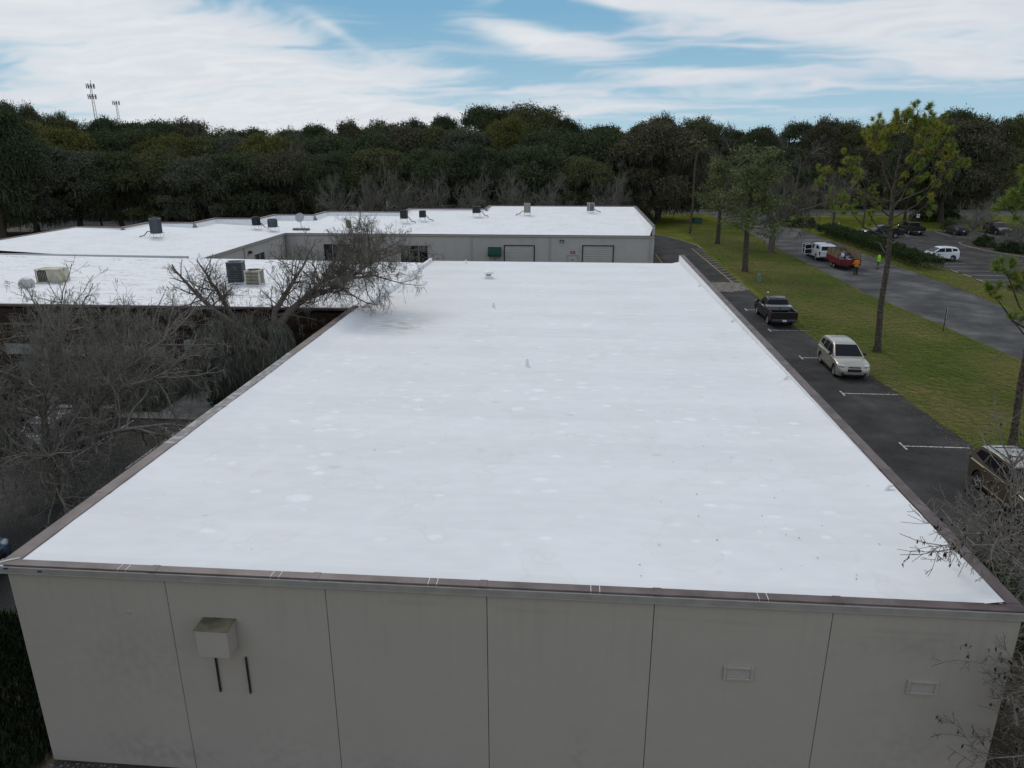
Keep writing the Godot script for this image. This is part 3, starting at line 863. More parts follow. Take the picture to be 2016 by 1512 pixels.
func _brick(g: Geo, xa: float, xb: float, y: float, h: float, z: float) -> void:
	var t := rng.randf_range(0.75, 1.25) * (0.7 if h > 0.1 else 1.0)
	g.col = Color(0.056 * t, 0.037 * t, 0.027 * t)
	var p := z + rng.randf_range(0.0, 0.004)
	g.face([Vector3(xa, y, p), Vector3(xb, y, p), Vector3(xb, y + h, p), Vector3(xa, y + h, p)], Vector3.BACK)
	var q := z - 0.02
	g.face([Vector3(xa, y + h, p), Vector3(xb, y + h, p), Vector3(xb, y + h, q), Vector3(xa, y + h, q)], Vector3.UP)
	g.face([Vector3(xb, y, p), Vector3(xb, y + h, p), Vector3(xb, y + h, q), Vector3(xb, y, q)], Vector3.RIGHT)

func window_unit(root: Node3D, x0: float, x1: float, y0: float, y1: float, z: float, panes: int, frame: Material, label := "", side := false) -> void:
	# a framed window in a plane facing +Z (or facing +X when side is set: then x0..x1 run along z and z is the x of the plane)
	var at := func(a: float, y: float, d: float) -> Vector3: return Vector3(z + d, y, a) if side else Vector3(a, y, z + d)
	var sz := func(a: float, y: float, d: float) -> Vector3: return Vector3(d, y, a) if side else Vector3(a, y, d)
	var g := Geo.new()
	for x in [x0, x1]: g.cbox(at.call(x, (y0 + y1) / 2, 0.0), sz.call(0.07, y1 - y0 + 0.07, 0.1), 0.01)
	for y in [y0, y1]: g.cbox(at.call((x0 + x1) / 2, y, 0.001), sz.call(x1 - x0 - 0.07, 0.07, 0.1), 0.01)
	for i in range(1, panes):
		g.cbox(at.call(lerp(x0, x1, float(i) / panes), (y0 + y1) / 2, 0.0), sz.call(0.05, y1 - y0 - 0.07, 0.08), 0.01)
	var f := part(root, "window", g, frame, label)
	for i in panes:
		var p := Geo.new()
		var a: float = lerp(x0, x1, float(i) / panes)
		var b: float = lerp(x0, x1, float(i + 1) / panes)
		p.box(at.call((a + b) / 2, (y0 + y1) / 2, -0.02), sz.call(b - a - 0.05, y1 - y0 - 0.07, 0.012))
		obj("pane", p, M.glass, f)

func make_brick_building() -> void:
	rng.seed = 31
	var r := thing("brick_building", "dark brown brick building with streaked white roof behind bare trees", "building", Vector3(-30, 0, -47))
	var zf := -37.8
	var core := Geo.new()
	core.box(Vector3(-31.0, 3.55, -38.0), Vector3(39.2, 2.1, 0.3))
	core.box(Vector3(-15.3, 1.25, -38.0), Vector3(7.5, 2.5, 0.3))
	core.box(Vector3(-31.0, 0.25, -38.0), Vector3(39.2, 0.5, 0.3))
	for x in [-32.3, -27.2, -22.4]: core.box(Vector3(x, 1.5, -38.0), Vector3(0.36, 2.0, 0.298))
	part(r, "wall", core, M.brick_core)
	var bw := Geo.new()
	brick_field(bw, -36.0, -11.62, 2.6, 4.62, zf - 0.02, 3.51)
	brick_field(bw, -19.0, -11.62, 0.05, 2.58, zf - 0.021)
	brick_field(bw, -36.0, -21.4, 0.05, 0.5, zf - 0.021)
	for x in [-32.5, -27.4, -22.6]: brick_field(bw, x, x + 0.4, 0.5, 2.58, zf - 0.019)
	bw.col = Color.WHITE
	tag(part(r, "brickwork", bw, M.brick, "dark brown brick courses with soldier band"), "", "", "", "stuff")
	# pale lintel band and windows below it
	for x in [[-36.0, -32.5], [-32.1, -27.4], [-27.0, -22.6]]:
		var lb := Geo.new()
		lb.cbox(Vector3((x[0] + x[1]) / 2, 2.24, -37.86), Vector3(x[1] - x[0], 0.62, 0.1), 0.012)
		part(r, "lintel_panel", lb, M.band)
		window_unit(r, x[0] + 0.05, x[1] - 0.05, 0.52, 1.9, -37.98, 3, M.black_metal)
	# entrance: deep pale surround, glazed doors
	var en := Geo.new()
	en.cbox(Vector3(-20.2, 2.72, -37.55), Vector3(2.0, 0.62, 0.5), 0.03)
	en.cbox(Vector3(-21.1, 1.2, -37.6), Vector3(0.28, 2.4, 0.4), 0.02)
	en.cbox(Vector3(-19.2, 1.2, -37.6), Vector3(0.28, 2.4, 0.4), 0.02)
	var ent := part(r, "entrance", en, M.band, "pale grey entrance surround")
	var dr := Geo.new()
	dr.box(Vector3(-20.15, 1.2, -37.95), Vector3(1.6, 2.4, 0.03))
	obj("door", dr, M.glass, ent)
	var df := Geo.new()
	for x in [-20.95, -20.15, -19.35]: df.cbox(Vector3(x, 1.2, -37.9), Vector3(0.08, 2.4, 0.08), 0.01)
	for y in [0.1, 1.0, 2.32]: df.cbox(Vector3(-20.15, y, -37.902), Vector3(1.5, 0.08, 0.07), 0.01)
	obj("door_frame", df, M.steel, ent)
	# roof: warped white sheet, low at the junction with the warehouse
	var rg := Geo.new()
	var f := FastNoiseLite.new(); f.seed = 8; f.frequency = 0.4
	var P := func(i: int, j: int) -> Vector3:
		var u := i / 40.0
		var v := j / 24.0
		var y: float = lerp(lerp(4.78, 4.9, u), lerp(4.62, 4.27, u), v)
		var q := Vector3(lerp(-50.5, -11.33, u), y, lerp(-37.86, -57.75, v))
		q.y += 0.012 * f.get_noise_2d(q.x, q.z)
		return q
	for i in 40:
		for j in 24:
			rg.face([P.call(i, j), P.call(i + 1, j), P.call(i + 1, j + 1)], Vector3.UP)
			rg.face([P.call(i, j), P.call(i + 1, j + 1), P.call(i, j + 1)], Vector3.UP)
	part(r, "roof", _smooth(rg), M.white_streaked, "streaked white roof membrane")
	var cp := Geo.new()
	cp.cbox(Vector3(-31.0, 4.8, -37.78), Vector3(39.0, 0.14, 0.2), 0.015, Basis(Vector3.BACK, 0.003))
	part(r, "coping", cp, M.coping)
	var bk := Geo.new()
	bk.face([Vector3(-50.5, 4.55, -57.6), Vector3(-31.3, 4.3, -57.6), Vector3(-31.3, 4.62, -57.6), Vector3(-50.5, 4.70, -57.6)], Vector3.BACK)
	bk.face([Vector3(-50.5, 4.70, -57.6), Vector3(-31.3, 4.62, -57.6), Vector3(-31.3, 4.62, -57.75), Vector3(-50.5, 4.70, -57.75)], Vector3.UP)
	bk.face([Vector3(-50.5, 4.55, -57.75), Vector3(-31.3, 4.3, -57.75), Vector3(-31.3, 4.62, -57.75), Vector3(-50.5, 4.70, -57.75)], Vector3.FORWARD)
	part(r, "parapet", bk, M.galv)
	var bw2 := Geo.new()
	bw2.box(Vector3(-31, 2.1, -57.9), Vector3(39, 4.2, 0.2))
	part(r, "rear_wall", bw2, M.brick_core)

# ---------------------------------------------------------------- L-shaped grey building behind
func croof(x: float, z: float) -> float:
	return 4.06 + max(max(0.037 * (-78.4 - z), 0.049 * (-31.3 - x)), 0.0)

func roll_door(root: Node3D, x0: float, x1: float, y1: float, z: float, label: String) -> void:
	var g := Geo.new()
	g.cbox(Vector3(x0 - 0.05, y1 / 2, z), Vector3(0.1, y1, 0.1), 0.01)
	g.cbox(Vector3(x1 + 0.05, y1 / 2, z), Vector3(0.1, y1, 0.1), 0.01)
	g.cbox(Vector3((x0 + x1) / 2, y1 + 0.05, z + 0.001), Vector3(x1 - x0 + 0.2, 0.1, 0.1), 0.01)
	var d := part(root, "roll_up_door", g, M.black_metal, label)
	var cnt := 13
	for i in cnt:
		var s := Geo.new()
		var h := y1 / cnt
		var y := h * i
		var pr := PackedVector2Array([Vector2(0, 0.004), Vector2(0.012, 0.01), Vector2(0.03, h * 0.5), Vector2(0.012, h - 0.01), Vector2(0, h - 0.004)])
		s.prism(pr, Transform3D(Basis(Vector3(0, 0, 1), Vector3(0, 1, 0), Vector3(-1, 0, 0)), Vector3(x1, y, z - 0.03)), x1 - x0)
		obj("slat", s, M.siding, d)

func walk_door(root: Node3D, x0: float, y1: float, z: float, label: String) -> void:
	var g := Geo.new()
	g.cbox(Vector3(x0 - 0.03, y1 / 2, z), Vector3(0.06, y1, 0.06), 0.008)
	g.cbox(Vector3(x0 + 1.03, y1 / 2, z), Vector3(0.06, y1, 0.06), 0.008)
	g.cbox(Vector3(x0 + 0.5, y1 + 0.03, z + 0.001), Vector3(1.12, 0.07, 0.1), 0.008)
	var d := part(root, "door", g, M.trim, label)
	var l := Geo.new()
	l.cbox(Vector3(x0 + 0.5, y1 / 2, z - 0.02), Vector3(0.98, y1 - 0.02, 0.05), 0.006)
	obj("leaf", l, M.siding, d)
	var p := Geo.new()
	p.box(Vector3(x0 + 0.5, y1 - 0.5, z + 0.008), Vector3(0.3, 0.08, 0.004))
	obj("name_plate", p, M.black_metal, d)
	var h := Geo.new()
	h.cbox(Vector3(x0 + 0.9, 1.0, z + 0.03), Vector3(0.12, 0.04, 0.06), 0.01)
	obj("handle", h, M.steel, d)

func make_grey_building() -> void:
	var r := thing("grey_building", "L-shaped grey metal building with stepped white roof behind the warehouse", "building", Vector3(-20, 0, -80))
	var zf := -78.5
	var main := [[-31.3, -78.4], [8.3, -78.4], [8.3, -104.2], [-11.7, -104.2], [-11.7, -98.8], [-21.75, -98.8], [-21.75, -93.6], [-31.6, -93.6], [-31.6, -89.0], [-36.5, -89.0], [-36.5, -84.0]]
	var wing := [[-31.3, -78.4], [-36.5, -84.0], [-41.7, -84.0], [-41.7, -79.0], [-46.9, -79.0], [-46.9, -74.0], [-51.9, -74.0], [-51.9, -58.0], [-31.3, -58.0]]
	var g := Geo.new()
	for poly in [main, wing]:
		var p := PackedVector2Array()
		for q in poly: p.push_back(Vector2(q[0], q[1]))
		var ix := Geometry2D.triangulate_polygon(p)
		for i in range(0, ix.size(), 3):
			var f := []
			for k in 3:
				var q := p[ix[i + k]]
				f.push_back(Vector3(q.x, croof(q.x, q.y), q.y))
			g.face(f, Vector3.UP)
	part(r, "roof", g, M.white_membrane, "white roof draining to the inner court")
	# walls and parapets round the outside
	var ring := [[8.3, -78.4], [8.3, -104.2], [-11.7, -104.2], [-11.7, -98.8], [-21.75, -98.8], [-21.75, -93.6], [-31.6, -93.6], [-31.6, -89.0], [-36.5, -89.0], [-36.5, -84.0], [-41.7, -84.0], [-41.7, -79.0], [-46.9, -79.0], [-46.9, -74.0], [-51.9, -74.0], [-51.9, -58.0]]
	for i in ring.size() - 1:
		var a := Vector3(ring[i][0], 0, ring[i][1])
		var b := Vector3(ring[i + 1][0], 0, ring[i + 1][1])
		var d := b - a
		var side: bool = absf(d.x) < 0.1
		var w := Geo.new()
		w.box((a + b) / 2 + Vector3(0, 2.52, 0), Vector3(0.24 if side else abs(d.x) + 0.22, 5.04, abs(d.z) - 0.26 if side else 0.24))
		part(r, "outer_wall", w, M.siding if i == 0 else M.stucco)
		var c := Geo.new()
		c.cbox((a + b) / 2 + Vector3(0, 5.07, 0), Vector3(0.36 if side else abs(d.x) + 0.34, 0.09, abs(d.z) - 0.37 if side else 0.36), 0.012)
		part(r, "coping", c, M.coping)
		var inn := Vector3(-0.125, 0, 0) if i == 0 else Vector3(0, 0, 0.125) if not side else Vector3(0.125, 0, 0)
		var up := Geo.new() # membrane dressed up the parapet on a cant
		var nn := inn.normalized()
		var a2 := a + nn * 0.4
		var b2 := b + nn * 0.4
		up.face([a + nn * 0.12 + Vector3(0, 5.0, 0), b + nn * 0.12 + Vector3(0, 5.0, 0), b2 + Vector3(0, croof(b2.x, b2.z) + 0.004, 0), a2 + Vector3(0, croof(a2.x, a2.z) + 0.004, 0)], Vector3.UP)
		part(r, "cant_strip", up, M.white_membrane)
		var lo: float = min(croof(a.x, a.z), croof(b.x, b.z)) - 0.05
		var us := Geo.new()
		us.box((a + b) / 2 + inn + Vector3(0, (lo + 4.99) / 2, 0), Vector3(0.02 if side else absf(d.x) - 0.3, 4.99 - lo, absf(d.z) - 0.3 if side else 0.02))
		part(r, "upstand", us, M.white_membrane)
	# court walls
	var w1 := Geo.new()
	w1.box(Vector3(-11.5, 1.95, zf - 0.1), Vector3(39.56, 3.9, 0.2))
	part(r, "court_wall", w1, M.siding, "grey court wall with roll-up doors")
	for i in 33: # sheet ribs
		var rb := Geo.new()
		rb.cbox(Vector3(-30.6 + i * 1.2, 1.9, zf + 0.004), Vector3(0.03, 3.7, 0.02), 0.006)
		part(r, "rib", rb, M.siding)
	var w2 := Geo.new()
	w2.box(Vector3(-31.4, 1.95, -68.2), Vector3(0.2, 3.9, 20.3))
	part(r, "court_wall", w2, M.siding)
	var gt := Geo.new()
	gt.cbox(Vector3(-11.4, 3.99, zf + 0.06), Vector3(39.5, 0.18, 0.16), 0.012)
	part(r, "gutter", gt, M.trim)
	var gt2 := Geo.new()
	gt2.cbox(Vector3(-31.24, 3.99, -68.1), Vector3(0.16, 0.18, 20.6), 0.012)
	part(r, "gutter", gt2, M.trim)
	var ed := Geo.new()
	ed.cbox(Vector3(-11.4, 4.1, zf + 0.07), Vector3(39.6, 0.04, 0.19), 0.008)
	part(r, "drip_edge", ed, M.coping)
	var ed2 := Geo.new()
	ed2.cbox(Vector3(-31.23, 4.1, -68.1), Vector3(0.19, 0.04, 20.65), 0.008)
	part(r, "drip_edge", ed2, M.coping)
	for x in [-10.86, -2.48, 8.05, -30.9, -22.0]:
		var s := Geo.new()
		s.cbox(Vector3(x, 1.95, zf + 0.07), Vector3(0.1, 3.9, 0.08), 0.012)
		part(r, "downspout", s, M.trim)
	for z in [-77.9, -68.0]:
		var s := Geo.new()
		s.cbox(Vector3(-31.24, 1.95, z), Vector3(0.08, 3.9, 0.1), 0.012)
		part(r, "downspout", s, M.trim)
	roll_door(r, -7.28, -4.19, 2.93, zf + 0.04, "roll-up door beside the green awning")
	roll_door(r, 1.03, 4.16, 2.98, zf + 0.04, "roll-up door right of the red sign")
	walk_door(r, -15.05, 2.0, zf + 0.04, "grey door left of the green awning")
	walk_door(r, -8.85, 2.0, zf + 0.04, "grey door under the green awning")
	walk_door(r, -0.55, 2.0, zf + 0.04, "grey door under the red sign")
	window_unit(r, -27.1, -24.1, 0.9, 2.98, zf + 0.03, 3, M.siding, "dark window nearest the inner corner")
	window_unit(r, -18.6, -15.6, 0.9, 2.9, zf + 0.03, 3, M.siding, "dark window behind the bare branches")
	window_unit(r, -72.6, -70.2, 1.9, 2.95, -31.28, 2, M.siding, "wing window under the wall lamp", true)
	window_unit(r, -66.0, -63.6, 1.9, 2.95, -31.28, 2, M.siding, "wing window nearest the brick roof", true)
	var aw := Geo.new()
	aw.prism(PackedVector2Array([Vector2(0, 0), Vector2(0.75, 0), Vector2(0.75, 0.22), Vector2(0.6, 0.55), Vector2(0.3, 0.82), Vector2(0, 0.92)]), Transform3D(Basis(Vector3(0, 0, 1), Vector3(0, 1, 0), Vector3(-1, 0, 0)), Vector3(-7.65, 1.88, zf + 0.03)), 1.4)
	part(r, "awning", aw, M.green_cloth, "dark green cloth awning")
	var sg := Geo.new()
	sg.cbox(Vector3(-0.05, 2.3, zf + 0.03), Vector3(0.5, 0.3, 0.03), 0.006)
	var sign := part(r, "wall_sign", sg, M.red_sign, "small red wall sign")
	for y in [2.35, 2.25]:
		var t := Geo.new()
		t.box(Vector3(-0.05, y, zf + 0.047), Vector3(0.34, 0.035, 0.004))
		obj("lettering", t, M.sealant, sign)
	var fl := Geo.new()
	fl.cbox(Vector3(-1.23, 3.5, zf + 0.14), Vector3(0.42, 0.24, 0.24), 0.03)
	var lamp := part(r, "wall_lamp", fl, M.black_metal, "unlit wall lamp above the red sign")
	var fg := Geo.new()
	fg.box(Vector3(-1.23, 3.47, zf + 0.263), Vector3(0.3, 0.14, 0.006))
	obj("lens", fg, M.steel, lamp)
	var f2 := Geo.new()
	f2.cbox(Vector3(-31.1, 3.35, -69.0), Vector3(0.26, 0.26, 0.4), 0.04)
	part(r, "wall_lamp", f2, M.black_metal)
	var vb := Geo.new()
	vb.cbox(Vector3(-22.9, 3.4, zf + 0.03), Vector3(0.5, 0.28, 0.06), 0.01)
	part(r, "wall_vent", vb, M.black_metal)

# ---------------------------------------------------------------- roof machinery
func condenser(called: String, label: String, at: Vector3, turn: float, w: float, h: float, round_: bool, body: Material, stand := 0.35, pipe := 1) -> void:
	var t := thing(called, label, "air conditioner", at, turn, "condensers on the white roofs")
	for x in [-1, 1]:
		for z in [-1, 1]:
			var l := Geo.new()
			l.cbox(Vector3(x * w * 0.42, stand / 2, z * w * 0.42), Vector3(0.05, stand, 0.05), 0.008)
			obj("leg", l, M.white_paint, t)
	var fr := Geo.new()
	for s in [-1, 1]:
		fr.cbox(Vector3(0, stand, s * w * 0.44), Vector3(w * 1.12, 0.06, 0.06), 0.01)
		fr.cbox(Vector3(s * w * 0.3, stand + 0.001, 0), Vector3(0.06, 0.058, w * 0.82), 0.01)
	obj("stand", fr, M.white_paint, t)
	var y0 := stand + 0.03
	if round_:
		var c := Geo.new()
		c.lathe([Vector2(0, y0), Vector2(w * 0.5, y0), Vector2(w * 0.5, y0 + 0.08), Vector2(w * 0.46, y0 + 0.1), Vector2(w * 0.46, y0 + h - 0.12), Vector2(w * 0.5, y0 + h - 0.1), Vector2(w * 0.5, y0 + h - 0.02), Vector2(w * 0.44, y0 + h)], 24)
		obj("cabinet", c, body, t)
		for k in 30:
			var a := TAU * k / 30
			var s := Geo.new()
			s.box(Vector3(cos(a) * w * 0.475, y0 + h * 0.5, sin(a) * w * 0.475), Vector3(0.02, h - 0.2, 0.02), Basis(Vector3.UP, -a))
			obj("fin", s, body, t)
	else:
		var c := Geo.new()
		c.cbox(Vector3(0, y0 + h * 0.5, 0), Vector3(w * 0.9, h, w * 0.9), 0.04)
		obj("cabinet", c, M.black_metal, t)
		for s in [-1, 1]:
			for q in [-1, 1]:
				var p := Geo.new()
				p.cbox(Vector3(s * w * 0.44, y0 + h * 0.5, q * w * 0.44), Vector3(0.09, h, 0.09), 0.02)
				obj("corner_post", p, body, t)
		var cp := Geo.new()
		cp.cbox(Vector3(0, y0 + h + 0.02, 0), Vector3(w, 0.08, w), 0.03)
		obj("top_pan", cp, body, t)
		var n := 9
		for i in n:
			for sd in 4:
				var s := Geo.new()
				s.cbox(Vector3(0, 0, 0), Vector3(w * 0.82, 0.035, 0.03), 0.006, Basis(Vector3.RIGHT, 0.5))
				var o := obj("louver", s, body, t)
				o.transform = Transform3D(Basis(Vector3.UP, sd * PI / 2), Basis(Vector3.UP, sd * PI / 2) * Vector3(0, y0 + h * (i + 0.6) / (n + 0.2), w * 0.455))
	var ring := Geo.new()
	ring.lathe([Vector2(w * 0.36, y0 + h + 0.05), Vector2(w * 0.40, y0 + h + 0.075), Vector2(w * 0.42, y0 + h + 0.04)], 22)
	var fan := obj("fan_guard", ring, M.black_metal, t)
	for k in 6:
		var b := Geo.new()
		b.cbox(Vector3(0, y0 + h + 0.068, 0), Vector3(w * 0.76, 0.014, 0.02), 0.004, Basis(Vector3.UP, k * PI / 6))
		obj("guard_bar", b, M.black_metal, fan)
	if not round_:
		var hole := Geo.new()
		hole.lathe([Vector2(0.0, y0 + h + 0.064), Vector2(w * 0.37, y0 + h + 0.064)], 22)
		obj("fan_opening", hole, M.dark, t)
	if pipe != 0:
		var p := Geo.new()
		var s := float(sign(pipe))
		p.tube([Vector3(s * w * 0.4, y0 + 0.15, 0.1), Vector3(s * w * 0.7, y0 + 0.18, 0.1), Vector3(s * (w * 0.7 + 0.35), 0.22, 0.12), Vector3(s * (w * 0.7 + 0.75), 0.16, 0.12), Vector3(s * (w * 0.7 + 0.8), 0.0, 0.12)], [0.045, 0.045, 0.045, 0.045, 0.045], 7, true)
		obj("refrigerant_line", p, M.copper, t)

func make_roof_units() -> void:
	var put := func(x: float, z: float, d := 0.0) -> Vector3: return Vector3(x, croof(x, z) + d, z)
	condenser("roof_condenser", "tall grey condenser on the left wing roof, nearest the left edge", put.call(-41.0, -70.2), 0.2, 1.15, 1.45, true, M.unit_grey, 0.4, -1)
	condenser("roof_condenser", "dark condenser left of its twin by the satellite dish", put.call(-35.3, -80.6), 0.0, 0.95, 0.85, true, M.unit_dark, 0.42, 1)
	condenser("roof_condenser", "blue-grey round condenser just left of the satellite dish", put.call(-33.1, -79.8), 0.0, 1.1, 0.8, true, M.unit_grey, 0.42, 0)
	condenser("roof_condenser", "small rusty condenser behind bare twigs, right of satellite dish", put.call(-25.0, -81.3), 0.3, 0.6, 0.75, false, M.rusty, 0.2, 1)
	condenser("roof_condenser", "dark green condenser at the middle of the far roof", put.call(-20.0, -87.0), 0.0, 0.8, 0.9, false, M.unit_dark, 0.5, 1)
	condenser("roof_condenser", "small dark condenser just right of the dark green one", put.call(-18.1, -88.6), 0.0, 0.72, 0.7, false, M.unit_dark, 0.45, 1)
	condenser("roof_condenser", "dark condenser near the stepped back edge, left of beige one", put.call(-12.1, -92.6), 0.0, 0.95, 0.7, false, M.unit_dark, 0.5, 1)
	condenser("roof_condenser", "round beige condenser on the far roof", put.call(-5.9, -94.4), 0.0, 0.85, 1.15, true, M.unit_beige, 0.35, -1)
	condenser("roof_condenser", "grey and silver condenser nearest the far roof's right edge", put.call(2.1, -97.2), 0.4, 0.75, 0.95, false, M.steel, 0.25, 1)
	condenser("roof_condenser", "large blue-grey condenser on the brick building's roof", Vector3(-21.7, 4.66, -45.7), 0.25, 1.05, 1.25, false, M.unit_grey, 0.12, 0)
	condenser("roof_condenser", "rusty old condenser beside the blue-grey one, behind branches", Vector3(-20.3, 4.64, -45.2), 0.1, 1.0, 0.85, false, M.rusty, 0.1, 0)
	var o := thing("rusty_air_handler", "rust-streaked cream air handler with open black side on brick roof", "air conditioner", Vector3(-34.1, 4.66, -45.4), 0.12)
	var c := Geo.new()
	c.cbox(Vector3(0.78, 0.45, 0), Vector3(0.04, 0.9, 1.1), 0.01)
	c.cbox(Vector3(0, 0.9, 0), Vector3(1.6, 0.04, 1.15), 0.01)
	c.cbox(Vector3(0, 0.45, -0.54), Vector3(1.6, 0.9, 0.04), 0.01)
	c.cbox(Vector3(0.35, 0.45, 0.52), Vector3(0.86, 0.88, 0.04), 0.01)
	c.cbox(Vector3(-0.78, 0.45, 0.5), Vector3(0.05, 0.9, 0.08), 0.01)
	obj("cabinet", c, M.rusty, o)
	var i := Geo.new()
	i.cbox(Vector3(-0.1, 0.42, 0), Vector3(1.3, 0.8, 0.9), 0.02)
	obj("coil", i, M.black_metal, o)
	for k in 7:
		var fn := Geo.new()
		fn.cbox(Vector3(-0.72 + k * 0.1, 0.45, 0.47), Vector3(0.02, 0.8, 0.03), 0.005)
		obj("fin", fn, M.rusty, o)
	var sk := Geo.new()
	sk.cbox(Vector3(0.1, 0.06, 0.7), Vector3(1.5, 0.12, 0.5), 0.02)
	obj("base_rail", sk, M.rusty, o)
	var e := thing("roof_exhaust_hood", "rounded galvanised hood with yellow stains on brick roof", "roof vent", Vector3(-34.3, 4.68, -43.2), 0.3)
	var h := Geo.new()
	h.lathe([Vector2(0.42, 0), Vector2(0.42, 0.18), Vector2(0.46, 0.2), Vector2(0.44, 0.42), Vector2(0.32, 0.58), Vector2(0.14, 0.64), Vector2(0, 0.65)], 14)
	obj("hood", h, M.galv, e)
	var hb := Geo.new()
	hb.lathe([Vector2(0.47, 0.19), Vector2(0.475, 0.24), Vector2(0.465, 0.3)], 14)
	obj("skirt", hb, M.rusty, e)
	var d := thing("satellite_dish", "grey satellite dish on a ballasted mast above the inner corner", "satellite dish", put.call(-30.3, -80.9))
	for k in 5:
		var b := Geo.new()
		b.cbox(Vector3(-0.75 + k * 0.38, 0.1, 0.1 * sin(k * 2.0)), Vector3(0.36, 0.2, 0.5), 0.02)
		obj("ballast_block", b, M.rubble, d)
	var ms := Geo.new()
	ms.tube([Vector3(0, 0.1, 0), Vector3(0, 1.0, 0)], [0.04, 0.04], 8, true)
	obj("mast", ms, M.galv, d)
	var x := Transform3D(Basis(Vector3.RIGHT, 1.2) * Basis(Vector3.UP, 0.0), Vector3(0, 1.35, 0.1))
	var ds := Geo.new()
	ds.lathe([Vector2(0, 0), Vector2(0.2, 0.02), Vector2(0.38, 0.07), Vector2(0.5, 0.13), Vector2(0.52, 0.13)], 20, x)
	obj("dish", ds, M.galv, d)
	var ar := Geo.new()
	ar.tube([x * Vector3(0.3, 0.02, 0.35), x * Vector3(0.32, 0.35, 0.2), x * Vector3(0.3, 0.5, 0.05)], [0.02, 0.02, 0.02], 6, true)
	ar.cbox(x * Vector3(0.3, 0.52, 0.0), Vector3(0.1, 0.16, 0.1), 0.02)
	obj("feed_arm", ar, M.galv, d)

# ---------------------------------------------------------------- plants
func rdir() -> Vector3:
	var z := rng.randf_range(-1, 1)
	var a := rng.randf() * TAU
	var s := sqrt(1.0 - z * z)
	return Vector3(s * cos(a), z, s * sin(a))

func shade_col(lo: float, hi: float) -> Color: # leaf-to-leaf variation of colour
	var t := rng.randf_range(lo, hi)
	return Color(t * rng.randf_range(0.9, 1.0), t, t * rng.randf_range(0.8, 1.0))

func moss_strand(g: Geo, p: Vector3, len: float, w: float) -> void:
	var a := rng.randf() * TAU
	var s := Vector3(cos(a), 0, sin(a)) * w
	var m := p + Vector3(rng.randf_range(-0.28, 0.28) * len, -len * 0.5, rng.randf_range(-0.28, 0.28) * len)
	var e := m + Vector3(rng.randf_range(-0.2, 0.2) * len, -len * 0.5, rng.randf_range(-0.2, 0.2) * len)
	g.col = shade_col(0.6, 1.0)
	g.tri(p - s * 0.6, p + s * 0.6, m + s); g.tri(p - s * 0.6, m + s, m - s); g.tri(m - s, m + s, e)

